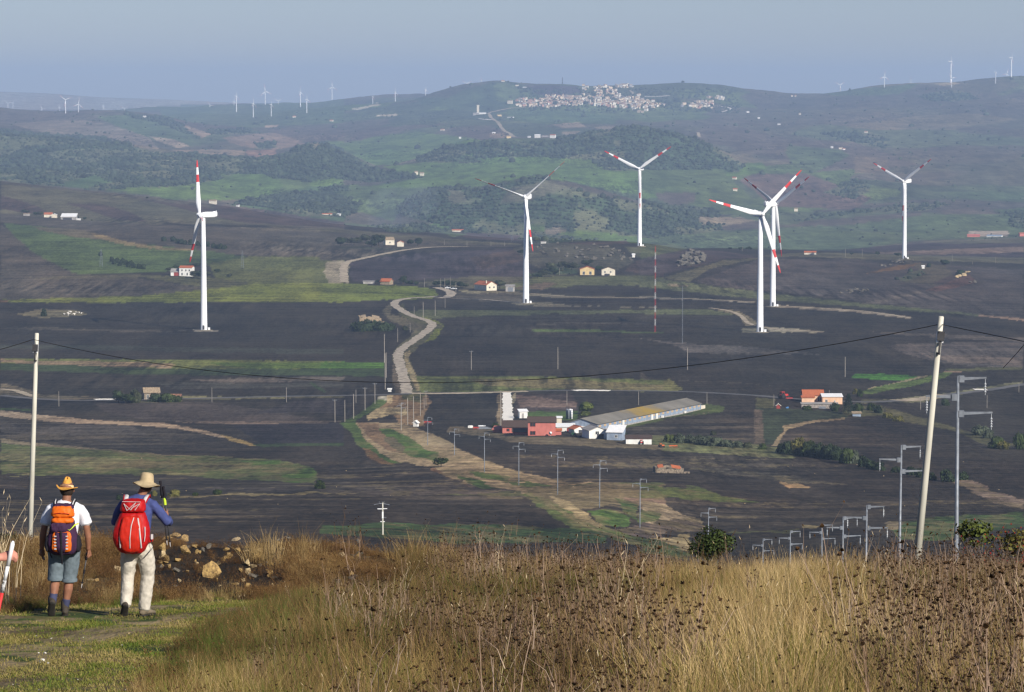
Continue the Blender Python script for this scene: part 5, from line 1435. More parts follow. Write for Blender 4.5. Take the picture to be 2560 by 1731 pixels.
VW_ = [wm('village_white', (.80,.74,.63)), wm('village_cream', (.72,.58,.42)), wm('village_buff', (.50,.40,.30)), wm('village_rose', (.50,.28,.22)), wm('village_grey', (.36,.35,.36))]
VR_ = [wm('village_tile', (.30,.19,.13)), wm('village_tan_roof', (.38,.28,.20)), wm('village_grey_roof', (.28,.27,.27))]
vh_mesh = []
for i in range(14):
    w, d, h = random.uniform(8, 13), random.uniform(8, 12), random.uniform(5, 9.5)
    gw = gable_walls(w, d, h, 1.8, 'x', 4)
    gr = gable_roof(w, d, h, 1.8, 'x', .4, .3)
    v_, f_ = join(gw, gr)
    gwin = []
    for x in (-w*.3, 0, w*.3):
        for z in ((1.2, 4.2) if h > 6.5 else (1.5,)):
            gwin.append(boxg(x-.5,-.06,z,x+.5,-.01,z+1.4))
    v2, f2 = join((v_, f_), *gwin)
    o = new_mesh('village_house', v2, f2, [VW_[[0,0,1,0,1,2,0,1,0,3,2,0,1,4][i]], VR_[i % 3], GLASS])
    mi = [0]*len(gw[1]) + [1]*len(gr[1]) + [2]*(len(f2) - len(f_))
    o.data.polygons.foreach_set('material_index', mi)
    COL.objects.unlink(o); vh_mesh.append(o.data)
def rand_in(poly, rr):
    xs = [p[0] for p in poly]; ys = [p[1] for p in poly]
    for _ in range(500):
        x, y = rr.uniform(min(xs), max(xs)), rr.uniform(min(ys), max(ys))
        if inside(np.array([x]), np.array([y]), poly)[0]: return x, y
    return xs[0], ys[0]
rr = random.Random(5)
placed = []
VZ = ['at the lone left end','on the left arm','in the upper left quarter','in the crowded middle','on the knoll above the centre','on the upper street','along the skyline','in the upper pair cluster','above the middle','beside the upper road','on the lower right','on the right arm','on the top right ridge','below the right arm','at the lower edge']
for zi, (poly, n) in enumerate(VP):
    for k in range(n):
        for _ in range(12):
            x, y = rand_in(poly, rr)
            if all(abs(x-a) > 10 or abs(y-b) > 4.2 for a, b in placed): break
        placed.append((x, y))
        (u, v), = zt('V', [(x, y)])
        p = gp(u, v, 9300)
        mi_ = rr.randrange(14)
        if zi in (1, 14) and rr.random() < .5: mi_ = rr.choice([9, 5, 10])
        o = bpy.data.objects.new('village_house', vh_mesh[mi_]); COL.objects.link(o)
        o.location = p; o.rotation_euler = (0, 0, rr.choice([0, R(20), R(-25), R(90), R(60)]) + rr.uniform(-.15, .15))
        s = rr.uniform(.6, 1.0); o.scale = (s * rr.uniform(.85, 1.2), s, s * rr.uniform(.85, 1.1))
        tag(o, 'small hill village house with tiled roof ' + VZ[zi] + ' of the village', 'house', 'houses of the hill village ' + VZ[zi])

vs, fs, ms = [], [], []
for k in range(420):
    poly = VP[rr.choice([1, 2, 2, 3, 3, 3, 3, 3, 8, 11])][0]
    x, y = rand_in(poly, rr); (u, v), = zt('V', [(x, y)]); p = gp(u, v, 9300)
    w, d, h = rr.uniform(4, 8), rr.uniform(4, 7), rr.uniform(3, 6.5); a = rr.uniform(0, 3.1)
    g1, g2 = gable_walls(w, d, h, 1.4, 'x', 3), gable_roof(w, d, h, 1.4, 'x', .3, .25)
    gv, gf = join(g1, g2); o_ = len(vs)
    ca, sa = math.cos(a), math.sin(a)
    vs += [(p.x + q[0]*ca - q[1]*sa, p.y + q[0]*sa + q[1]*ca, p.z + q[2]) for q in gv]; fs += [tuple(i + o_ for i in q) for q in gf]
    wi = rr.choice([0, 0, 1, 1, 2, 3]); ms += [wi]*len(g1[1]) + [rr.choice([5, 5, 6])]*len(g2[1])
o = new_mesh('village_rooftops', vs, fs, VW_ + VR_)
o.data.polygons.foreach_set('material_index', ms)
tag(o, 'densely packed small houses filling the hill village', None, kind='stuff')

# ------------------------------------------------------------------ trees and shrubs
def leaf_mat(name, c, var=.35):
    m = mat(name, c, rough=.7, var=var, scale=.9, spec=.15, coords='Object', detail=3)
    return m
LEAF_D = leaf_mat('dark_leaves', (.030,.046,.018)); LEAF_G = leaf_mat('green_leaves', (.085,.105,.022)); LEAF_O = leaf_mat('olive_leaves', (.060,.068,.034)); LEAF_Y = leaf_mat('yellow_leaves', (.13,.12,.03)); LEAF_C = leaf_mat('conifer_needles', (.024,.040,.020)); BARK = mat('bark', (.09,.065,.045), rough=.9, var=.3)
LEAF_GREY = leaf_mat('grey_green_leaves', (.075,.09,.055)); LEAF_B = leaf_mat('bush_leaves', (.040,.058,.014))
def crown_geo(n, seed, rx=1.0, rz=1.0, leaf=.16, lumps=7, flat=.15):
    g = np.random.default_rng(seed)
    lc = g.normal(size=(lumps, 3)); lc /= np.linalg.norm(lc, axis=1)[:, None]; lc *= g.uniform(.25, .62, (lumps, 1))
    lr = g.uniform(.32, .55, lumps)
    v, f = [], []
    for k in range(n):
        i = g.integers(lumps)
        d = g.normal(size=3); d /= np.linalg.norm(d)
        p = lc[i] + d * lr[i] * g.uniform(.55, 1.08) ** .5
        p = p * np.array([rx, rx, rz])
        if p[2] < -rz * .78: p[2] = -rz * .7
        a = g.normal(size=3); a /= np.linalg.norm(a); b = np.cross(a, d); b /= (np.linalg.norm(b) + 1e-9)
        s = leaf * g.uniform(.6, 1.5)
        o = len(v)
        v += [p - a*s*.5, p + b*s*.45 + a*s*.1, p + a*s*.6, p - b*s*.4]
        f.append((o, o+1, o+2, o+3))
    return v, f
def core_geo(rx, rz, seed):
    """rough inner mass so that the crown is not see-through everywhere"""
    g = np.random.default_rng(seed)
    bm = bmesh.new(); bmesh.ops.create_icosphere(bm, subdivisions=2, radius=1)
    v = [(p.co.x*rx*.62*g.uniform(.7,1.15), p.co.y*rx*.62*g.uniform(.7,1.15), p.co.z*rz*.6*g.uniform(.7,1.15)) for p in bm.verts]
    f = [[q.index for q in fc.verts] for fc in bm.faces]; bm.free()
    return v, f
def trunk_geo(h, r, seed):
    g = random.Random(seed)
    gs = [tube((0,0,-.3*h),(0,0,h*.6),r,r*.7,7)]
    for k in range(5):
        a = g.uniform(0, 6.28); gs.append(tube((0,0,h*g.uniform(.3,.6)),(math.cos(a)*h*.45,math.sin(a)*h*.45,h*g.uniform(.8,1.15)),r*.45,r*.15,5))
    return join(*gs)
CR = {}
for i in range(4):
    o = new_mesh('crown', *join(crown_geo(1500, 100+i, leaf=.15), core_geo(1,1,i)), LEAF_D); CR['round', i] = o.data; COL.objects.unlink(o)
    o = new_mesh('crown', *join(crown_geo(1100, 200+i, rz=.55, leaf=.15, lumps=9), core_geo(1,.5,i+9)), LEAF_D); CR['bush', i] = o.data; COL.objects.unlink(o)
def conifer_geo(seed):
    g = np.random.default_rng(seed); v, f = [], []
    for k in range(1600):
        t = g.uniform(0, 1) ** .8; r = (1 - t) * .42 * (1 + .25*math.sin(t*38)) + .03
        a = g.uniform(0, 6.283); rr_ = r * g.uniform(.5, 1.1)
        p = np.array([math.cos(a)*rr_, math.sin(a)*rr_, .08 + t*.92]); s = .06*g.uniform(.6,1.5)
        d = np.array([math.cos(a), math.sin(a), -.3]); b = np.array([-math.sin(a), math.cos(a), g.normal()*.4])
        o = len(v); v += [p, p + b*s*.5 + d*s*.5, p + d*s, p - b*s*.5 + d*s*.5]; f.append((o,o+1,o+2,o+3))
    return v, f
TRK = new_mesh('trunk', *trunk_geo(1, .05, 1), BARK); COL.objects.unlink(TRK)
crown_cache = {}
def crown_obj(kind, i, m, par):
    key = (kind, i, m.name)
    if key not in crown_cache:
        me = CR[kind, i].copy(); me.materials.clear(); me.materials.append(m); crown_cache[key] = me
    o = bpy.data.objects.new('crown', crown_cache[key]); COL.objects.link(o); o.parent = par; return o
def tree(u, v, ymin, wpx, hpx, m, label, group=None, kind='round', name='tree', cat='tree'):
    p = gp(u, v, ymin); k = p.y / F
    w, h = wpx * k, hpx * k
    t = empty(name, p, random.uniform(0, 6.28), label, cat, group)
    i = random.randrange(4)
    if kind == 'round':
        c = crown_obj('round', i, m, t); c.scale = (w/2/.92, w/2/.92, h*.46); c.location = (0,0,h*.56)
        tr = bpy.data.objects.new('trunk', TRK.data); COL.objects.link(tr); tr.parent = t; tr.scale = (h*.9,)*3
    else:
        c = crown_obj('bush', i, m, t); c.scale = (w/2/.92, w/2/.92*.8, h/.62/1.05); c.location = (0,0,h*.38)
        tr = bpy.data.objects.new('stem', TRK.data); COL.objects.link(tr); tr.parent = t; tr.scale = (h*.7,)*3
    return t
def bush(u, v, ymin, w, h, m, label, group=None): return tree(u, v, ymin, w, h, m, label, group, 'bush', 'shrub', 'shrub')
tree(1466, 1036, 1150, 50, 38, LEAF_G, 'round bright green tree beside the feed silos')
bush(1462, 1040, 1150, 34, 12, LEAF_G, 'low green shrub at the foot of the round tree')
t = empty('conifer', gp(2121, 1036, 1250), 0, 'dark ragged conifer at the right end of the orange farm', 'tree')
k = t.location.y / F
c = part('crown', conifer_geo(3), LEAF_C, t); c.scale = (38*k, 38*k, 52*k); c.location = (0,0,0)
tr = part('trunk', trunk_geo(1,.05,1), BARK, t); tr.scale = (20*k,)*3
DARKROW = [('E',150,570,2600,100,55),('E',230,575,2600,120,60),('E',310,565,2600,90,65),('E',395,585,2600,110,85),('E',350,590,2600,90,50),('E',615,580,2600,60,45),('E',660,583,2600,70,60),
 ('E',560,840,2000,70,65),('E',605,850,2000,60,40),('E',650,853,2000,50,40),('E',790,858,2000,70,45),('E',850,860,2000,80,50),('E',900,862,2000,70,45),('E',950,865,2000,80,50),('E',985,866,2000,50,35),('E',1215,868,2000,80,62),
 ('E',410,840,2000,80,35),('E',440,835,2000,30,40),('E',1700,745,2300,110,60),('E',1640,735,2300,80,55),('E',1885,760,2300,90,55),('E',1800,720,2300,100,50),('E',1580,775,2300,110,60),('E',1500,790,2300,110,50),('E',1560,745,2300,100,60),('E',1470,800,2300,70,35),('E',1620,770,2300,70,45),
 ('E',1465,560,2800,60,40),('E',1360,640,2600,80,35),('D',1140,752,2100,60,30),('D',1310,800,2100,90,55),('D',1370,805,2100,90,60),('D',1320,725,2200,70,30),('D',1400,790,2100,70,40),('D',1465,765,2100,50,30),('D',1550,795,2100,60,30),('D',1190,735,2200,50,25),('D',2300,585,2600,70,60),
 ('D',160,358,3000,40,26),('D',185,362,3000,40,22),('D',245,378,3000,45,30),('D',275,380,3000,45,34),('D',525,402,3000,30,26),('D',572,408,3000,38,28),('D',620,412,3000,20,10),('D',995,265,3300,25,18),('D',1575,308,3300,28,12)]
for z, x, y, ym, w, h in DARKROW:
    (u, v), = zt(z, [(x, y)])
    s = ZT[z][2]
    if z == 'D': wh = 'round the hillside barn' if y < 420 and x < 700 else ('on the left crest' if y < 420 else ('near the cream farmhouse' if x > 2000 else 'round the white two storey house'))
    elif y < 600: wh = 'round the cream farmhouse' if x < 800 else 'behind the second turbine'
    elif x < 760: wh = 'at the green field end'
    elif x < 1250 and y > 750: wh = 'left of the orange roofed house'
    elif x < 760: wh = 'by the faded orange barn'
    else: wh = 'round the ochre house'
    tree(u, v, ym, w*s, h*s, random.choice([LEAF_D, LEAF_D, LEAF_O]), 'dark bushy tree ' + wh, 'dark trees ' + wh)
OLIVES = [('D',755,688),('D',790,695),('D',830,700),('D',770,705),('D',810,715),('D',865,725),('D',905,730),('D',940,735),('D',970,738),('D',680,650),('D',850,710),('D',885,715),('D',1105,550),('D',1168,552),('D',1200,565),('D',1225,568),('D',1250,572),('D',1285,575),('D',1335,580),('D',1365,585),('D',1400,588),('D',1440,598),('D',1465,600),('D',1490,603),('D',1515,605)]
for z, x, y in OLIVES:
    (u, v), = zt(z, [(x, y)])
    tree(u, v, 2100, random.uniform(13, 17), random.uniform(10, 13), LEAF_D, 'small round olive like shrub in the short rows on the left slope', 'olive shrubs on the left slope', 'bush', 'shrub', 'shrub')
# right: hedges and bushes
HEDGE = [('I',850,925,60,50,LEAF_D),('I',900,930,90,60,LEAF_D),('I',960,940,120,85,LEAF_Y),('I',1020,948,110,85,LEAF_B),('I',1080,955,100,70,LEAF_D),('I',1140,962,120,80,LEAF_D),('I',1190,970,90,70,LEAF_D),('I',1245,990,110,85,LEAF_B),('I',1290,990,90,70,LEAF_GREY),('I',1350,1010,90,60,LEAF_D),('I',1400,1025,90,50,LEAF_D),('I',1450,1032,70,40,LEAF_D),
 ('I',1550,1045,70,30,LEAF_D),('I',1640,1060,90,45,LEAF_D),('I',1690,1075,70,45,LEAF_D),('I',1760,1092,80,40,LEAF_D),('I',1865,1100,110,65,LEAF_D),('I',1950,1090,90,45,LEAF_D),('I',2060,820,110,50,LEAF_GREY),('I',2110,838,70,50,LEAF_GREY),('I',2160,900,90,60,LEAF_B),('I',2300,905,90,90,LEAF_B),('I',2200,905,80,40,LEAF_Y),('I',1500,715,70,30,LEAF_Y),('I',1560,735,80,30,LEAF_Y),
 ('I',1330,585,50,40,LEAF_B),('I',1300,570,40,30,LEAF_Y),('I',1320,680,80,50,LEAF_B),('I',1400,670,80,40,LEAF_B),('I',1440,685,60,40,LEAF_D),('I',1180,672,60,40,LEAF_D),('I',1010,668,70,25,LEAF_B),('I',820,590,0,0,None),('O',1420,1050,260,120,LEAF_G),('O',1600,1080,220,150,LEAF_GREY),('O',1780,1080,220,130,LEAF_GREY),('O',1960,1090,220,130,LEAF_GREY),('O',2120,1110,220,150,LEAF_GREY),('O',2260,1110,180,120,LEAF_GREY),('O',2200,930,140,70,LEAF_O),('O',580,1010,120,130,LEAF_D),('O',250,990,140,60,LEAF_B),
 ('I',330,870,80,40,LEAF_GREY),('I',400,880,90,45,LEAF_GREY),('I',460,885,90,45,LEAF_GREY),('I',530,890,90,40,LEAF_GREY),('I',600,893,80,35,LEAF_GREY),('I',650,895,60,30,LEAF_O),('I',740,905,60,30,LEAF_B),('I',1845,640,60,38,LEAF_D)]
ZT['O'] = (1480,960,.13769); ZT['N'] = (1150,960,.1506); ZT['Q'] = (1920,950,.12048)
LN = {LEAF_D.name:'dark green','yellow_leaves':'yellowish','bush_leaves':'green','grey_green_leaves':'grey green','green_leaves':'bright green','olive_leaves':'olive'}
for z, x, y, w, h, m in HEDGE:
    if m is None: continue
    (u, v), = zt(z, [(x, y)]); s = ZT[z][2]
    ym = 950 if v > 1070 else 1200
    where_ = 'in the hedge below the orange farm' if v > 1110 and u > 1900 else ('by the small blue shed' if u > 2050 else 'on the grass strip right of the pink farm')
    bush(u, v, ym, w*s*1.15, h*s*1.1, m, '%s shrub %s' % (LN[m.name], where_), 'shrubs ' + where_)
for (z, x, y, w, h, m, lab, ym) in [('G',800,562,90,100,LEAF_D,'dark round tree left of the stone hut',1300),('G',850,565,140,75,LEAF_B,'wide shrub between round tree and stone hut',1300),('G',910,560,120,90,LEAF_O,'grey green shrub just left of the stone hut',1300),('G',1050,553,100,50,LEAF_D,'dark shrub before the stone hut door',1300),('G',1120,556,140,60,LEAF_B,'long shrub before the rusty shed',1300),('G',1190,555,100,45,LEAF_B,'last shrub right of the rusty shed',1300),
    ('H',260,78,140,60,LEAF_D,'dark shrub at the left below the tan ruin',1700),('H',330,75,160,70,LEAF_D,'dark shrub in the middle below the tan ruin',1700),('H',410,76,140,60,LEAF_D,'dark shrub right below the tan ruin',1700),('H',470,74,90,50,LEAF_D,'dark shrub at the right end below the tan ruin',1700),('H',575,70,60,30,LEAF_O,'small shrub by the rubble right of the tan ruin',1700),
    ('H',818,995,115,70,LEAF_B,'round dark green shrub alone on the stubble strip',850),('H',1185,735,70,35,LEAF_B,'dark shrub left of the pink shed',1150),('G',2165,1140,110,50,LEAF_B,'dark shrub at the corner of the green field behind the hikers',650),('J',1040,245,60,40,LEAF_Y,'yellow green shrub on the field edge by the second hiker',600),('J',1180,248,90,42,LEAF_Y,'wide yellow green shrub right of the second hiker',600),('J',1320,243,60,25,LEAF_B,'low green shrub on the field edge',600),('J',1470,235,80,32,LEAF_B,'low round green shrub on the field edge',600),('J',805,270,60,35,LEAF_D,'dark shrub on the field edge between the hikers',600),
    ('F',1845,645,60,45,LEAF_D,'dark tree on the stony rise at right',2600),('F',1745,650,40,25,LEAF_D,'dark shrub on the stony rise at right',2600),('F',1940,697,60,28,LEAF_D,'dark shrub by the lower rocks of the stony rise',2500),('F',1436,580,35,28,LEAF_D,'round dark tree by the far road',3000),('F',1560,588,50,28,LEAF_D,'dark tree left of the far right turbine tower',3000),('F',1280,577,30,18,LEAF_D,'small dark tree by the far road near poles',3000),('F',608,550,35,25,LEAF_D,'left of two dark trees on the crest',3000),('F',658,550,45,28,LEAF_D,'right of two dark trees on the crest',3000),('F',545,543,30,15,LEAF_D,'tiny dark tree on the crest near two larger ones',3000),('D',298,1055,60,45,LEAF_D,'dark shrub on the stony patch in the left field',1700),
    ('C',260,265,22,20,LEAF_D,'lone round tree on the skyline right of the village',11000)]:
    (u, v), = zt(z, [(x, y)]); s = ZT[z][2]
    tree(u, v, ym, w*s, h*s, m, lab, None, 'round' if ('tree' in lab or 'round dark' in lab) else 'bush', 'tree' if 'tree' in lab else 'shrub', 'tree' if 'tree' in lab else 'shrub')

# distant woods: thousands of low tree heads standing on the wooded hills
def woodland():
    bm = bmesh.new(); bmesh.ops.create_icosphere(bm, subdivisions=1, radius=1)
    iv = np.array([p.co[:] for p in bm.verts]); fi = np.array([[q.index for q in fc.verts] for fc in bm.faces]); bm.free()
    ok = forest_mask & ~SCRUB_OPEN & (Y > 4300)
    cellw = np.zeros(X.shape)
    cellw[:-1, :-1] = (X[:-1, 1:] - X[:-1, :-1]) * (YR[1:] - YR[:-1])[:, None]
    # favour what faces the camera
    pr = np.where(ok, cellw, 0) + np.where((Y > 4300) & (Y < 11300) & ~ok, cellw * .006, 0) + np.where(SCRUB_OPEN, cellw * .25, 0) + np.where((Y > 10200) & (Y < 11300) & (U_ > 1300) & (U_ < 1850) & (V_ > 222) & (V_ < 300), cellw * .25, 0)
    vis = np.zeros(X.shape, bool)
    ev = (Z - CAMZ) / Y; run = np.maximum.accumulate(ev, 0); vis = ev >= run - 0.0006
    pr = pr * vis * ((U_ > -40) & (U_ < 2600)) / (Y ** 1.2)
    pr = (pr / pr.sum()).ravel()
    n = 25000
    pick = RNG.choice(pr.size, n, p=pr)
    px = X.ravel()[pick] + RNG.uniform(-6, 6, n); py = Y.ravel()[pick] + RNG.uniform(-8, 8, n)
    pz = Z.ravel()[pick]
    r = RNG.choice([1.5, 2.2, 3.0, 4.2, 6.0], n, p=[.35,.33,.20,.09,.03]) * RNG.uniform(.6, 1.0, n) * (1 + (py - 4300) / 9000)
    jit = RNG.uniform(.7, 1.3, (n, len(iv), 1))
    V = iv[None] * jit * (r[:, None, None] * np.array([1, 1, .85])[None, None]) + np.stack([px, py, pz + r * .35], -1)[:, None]
    Fc = fi[None] + (np.arange(n) * len(iv))[:, None, None]
    me = bpy.data.meshes.new('woodland')
    Vf = V.reshape(-1, 3); Ff = Fc.reshape(-1, 3)
    me.vertices.add(len(Vf)); me.vertices.foreach_set('co', Vf.astype(np.float32).ravel())
    me.loops.add(Ff.size); me.polygons.add(len(Ff))
    me.loops.foreach_set('vertex_index', Ff.astype(np.int32).ravel())
    me.polygons.foreach_set('loop_start', np.arange(0, Ff.size, 3, dtype=np.int32)); me.polygons.foreach_set('loop_total', np.full(len(Ff), 3, np.int32))
    me.update(calc_edges=True)
    o = bpy.data.objects.new('woodland', me); COL.objects.link(o)
    me.materials.append(mat('far_tree_leaves', (.044,.060,.034), rough=.9, var=.38, scale=.035))
    tag(o, 'dark scrubby woods covering the far hills', 'woodland', kind='stuff')
woodland()
# hedgerow trees around the village and hills, one mass

# ------------------------------------------------------------------ foreground plants
def tone_mat(name, cols, rough=.8, trans=.0):
    m = bpy.data.materials.new(name); m.use_nodes = True
    nt = m.node_tree; b = nt.nodes['Principled BSDF']
    b.inputs['Roughness'].default_value = rough; b.inputs['Specular IOR Level'].default_value = .15
    at = nt.nodes.new('ShaderNodeAttribute'); at.attribute_type = 'INSTANCER'; at.attribute_name = 'tone'
    oi = nt.nodes.new('ShaderNodeObjectInfo')
    m1 = nt.nodes.new('ShaderNodeMath'); m1.operation = 'MULTIPLY_ADD'; m1.inputs[1].default_value = .45
    nt.links.new(oi.outputs['Random'], m1.inputs[0])
    m2 = nt.nodes.new('ShaderNodeMath'); m2.operation = 'MULTIPLY'; m2.inputs[1].default_value = .62
    nt.links.new(at.outputs['Fac'], m2.inputs[0]); nt.links.new(m2.outputs[0], m1.inputs[2])
    cr = nt.nodes.new('ShaderNodeValToRGB')
    while len(cr.color_ramp.elements) < len(cols): cr.color_ramp.elements.new(.5)
    for i, c in enumerate(cols):
        cr.color_ramp.elements[i].position = i / (len(cols) - 1); cr.color_ramp.elements[i].color = (*c, 1)
    nt.links.new(m1.outputs[0], cr.inputs[0]); nt.links.new(cr.outputs[0], b.inputs['Base Color'])
    return m
M_STRAW = tone_mat('dry_grass_blades', [(.055,.035,.014),(.125,.080,.030),(.26,.175,.068),(.46,.34,.17)])
M_STEM = tone_mat('dead_stems', [(.060,.034,.018),(.115,.068,.038),(.21,.14,.095),(.34,.25,.185)])
M_HEAD = tone_mat('dead_umbels', [(.030,.017,.009),(.050,.028,.013),(.085,.046,.020)])
M_GREEN = tone_mat('green_grass_blades', [(.036,.066,.010),(.075,.10,.015),(.16,.135,.024)])
M_TURF = tone_mat('short_turf_blades', [(.055,.098,.012),(.105,.130,.020),(.19,.165,.045),(.28,.21,.09)])
M_RUST = tone_mat('rusty_weeds', [(.030,.017,.009),(.070,.037,.016),(.135,.072,.027),(.22,.14,.055)])
M_PLUME = tone_mat('pale_seed_plumes', [(.50,.38,.22),(.66,.55,.38)])

def blade(v, f, base, h, lean, az, w, g, seg=3):
    d = np.array([math.cos(az), math.sin(az), 0]); s = np.array([-math.sin(az), math.cos(az), 0])
    if g.random() < .5: s = np.array([math.cos(az+g.uniform(0,3)), math.sin(az), 0])
    o = len(v)
    for k in range(seg + 1):
        t = k / seg
        p = np.array(base) + d * lean * h * t * t + np.array([0, 0, h * t * (1 - .25 * lean * t)])
        ww = w * (1 - t * .85)
        v.append(p - s * ww / 2); v.append(p + s * ww / 2)
    for k in range(seg): f.append((o + 2*k, o + 2*k + 1, o + 2*k + 3, o + 2*k + 2))
    return p
def head(v, f, p, r, g, n=7):
    for k in range(n):
        a = g.uniform(0, 6.283); e = g.uniform(.1, 1.3); q = np.array([math.cos(a)*math.cos(e), math.sin(a)*math.cos(e), math.sin(e)*1.1]) * r
        o = len(v); s = np.array([-math.sin(a), math.cos(a), 0]) * r * .45
        v += [np.array(p), p + q*.6 - s, p + q, p + q*.6 + s]; f.append((o, o+1, o+2, o+3))
def plume(v, f, p, L, w, az, g):
    d = np.array([math.cos(az)*.5, math.sin(az)*.5, .8]); o = len(v); s = np.array([-math.sin(az), math.cos(az), 0]) * w
    v += [p, p + d*L*.4 - s, p + d*L, p + d*L*.4 + s]; f.append((o, o+1, o+2, o+3))
    s = np.array([0, 0, 0]) + np.array([math.cos(az), math.sin(az), -.5]) * w; o = len(v)
    v += [p, p + d*L*.4 - s, p + d*L, p + d*L*.4 + s]; f.append((o, o+1, o+2, o+3))

def mk_coll(name, builders):
    c = bpy.data.collections.new(name)
    for i, fn in enumerate(builders):
        geos = fn(np.random.default_rng(900 + i * 7 + len(name)))
        v, f, mi, mats_ = [], [], [], []
        for k, (gv, gf, m) in enumerate(geos):
            o = len(v); v += [tuple(p) for p in gv]; f += [tuple(a + o for a in q) for q in gf]; mi += [k] * len(gf); mats_.append(m)
        ob = new_mesh(name, v, f, mats_)
        ob.data.polygons.foreach_set('material_index', mi)
        COL.objects.unlink(ob); c.objects.link(ob)
    return c
def f_dry(h, n, spread, plumes):
    def fn(g):
        v, f, pv, pf = [], [], [], []
        for k in range(n):
            a = g.uniform(0, 6.283); r = spread * g.uniform(0, 1) ** .7
            hh = h * g.uniform(.45, 1.1)
            p = blade(v, f, (math.cos(a)*r, math.sin(a)*r, -.03), hh, g.uniform(.05, .6), a + g.uniform(-.8, .8), g.uniform(.004, .0075), g, 3)
            if g.random() < plumes: plume(pv, pf, p, g.uniform(.03, .05), .0025, a, g)
        return [(v, f, M_STRAW)] + ([(pv, pf, M_PLUME)] if pv else [])
    return fn
def f_umbel(h, heads):
    def fn(g):
        v, f, hv_2, hf_2 = [], [], [], []
        for s in range(g.integers(2, 4)):
            b = np.array([g.uniform(-.08,.08), g.uniform(-.08,.08), -.03]); hh = h * g.uniform(.7, 1.1); az = g.uniform(0, 6.28)
            top = blade(v, f, b, hh, g.uniform(.02, .25), az, .010, g, 3)
            head(hv_2, hf_2, top, g.uniform(.014, .024), g, 7)
            for k in range(heads):
                t = g.uniform(.4, .85); p0 = b + (top - b) * t; a2 = g.uniform(0, 6.28)
                p1 = blade(v, f, p0, hh * g.uniform(.18, .38), g.uniform(.4, 1.1), a2, .005, g, 2)
                
                if g.random() < .4: head(hv_2, hf_2, p1, g.uniform(.009, .018), g, 4)
        return [(v, f, M_STEM), (hv_2, hf_2, M_HEAD)]
    return fn
def f_green(h, n, spread, m):
    def fn(g):
        v, f = [], []
        for k in range(n):
            a = g.uniform(0, 6.283); r = spread * g.uniform(0, 1) ** .6
            blade(v, f, (math.cos(a)*r, math.sin(a)*r, -.02), h * g.uniform(.5, 1.2), g.uniform(.2, .9), g.uniform(0, 6.28), g.uniform(.005, .009), g, 2)
        return [(v, f, m)]
    return fn
def f_rust(h, n):
    def fn(g):
        v, f, l, lf = [], [], [], []
        for k in range(n):
            b = np.array([g.uniform(-.12,.12), g.uniform(-.12,.12), -.03])
            top = blade(v, f, b, h * g.uniform(.5, 1.1), g.uniform(.1, .7), g.uniform(0, 6.28), .006, g, 2)
            for q in range(5):
                p0 = b + (top - b) * g.uniform(.3, 1); blade(v, f, p0, h * g.uniform(.12, .3), g.uniform(.3, 1.2), g.uniform(0, 6.28), .005, g, 1)
                head(l, lf, p0 + g.normal(size=3)*.03, .022, g, 2)
        return [(v, f, M_RUST), (l, lf, M_RUST)]
    return fn
def f_stick(h):
    def fn(g):
        v, f, pv, pf = [], [], [], []
        for k in range(3):
            p = blade(v, f, (g.uniform(-.05,.05), g.uniform(-.05,.05), -.03), h * g.uniform(.7, 1.1), g.uniform(.05, .35), g.uniform(0, 6.28), .006, g, 3)
            plume(pv, pf, p, .05, .003, g.uniform(0, 6.28), g)
        return [(v, f, M_PLUME), (pv, pf, M_PLUME)]
    return fn
C_DRY = mk_coll('dry_tuft', [f_dry(.46,34,.13,.0), f_dry(.58,28,.11,.0), f_dry(.36,38,.16,0), f_dry(.68,22,.10,.05)])
C_UMB = mk_coll('umbel_plant', [f_umbel(.72,5), f_umbel(.60,6), f_umbel(.82,4), f_umbel(.5,7)])
C_GRN = mk_coll('green_tuft', [f_green(.32,32,.14,M_GREEN), f_green(.24,36,.16,M_GREEN), f_green(.44,28,.13,M_GREEN)])
C_TRF = mk_coll('turf_patch', [f_green(.022,60,.16,M_TURF), f_green(.034,44,.15,M_TURF), f_green(.015,60,.17,M_TURF)])
C_RST = mk_coll('rusty_weed', [f_rust(.38,10), f_rust(.28,12), f_rust(.5,8)])
C_STK = mk_coll('pale_stalk', [f_stick(.85), f_stick(.7)])

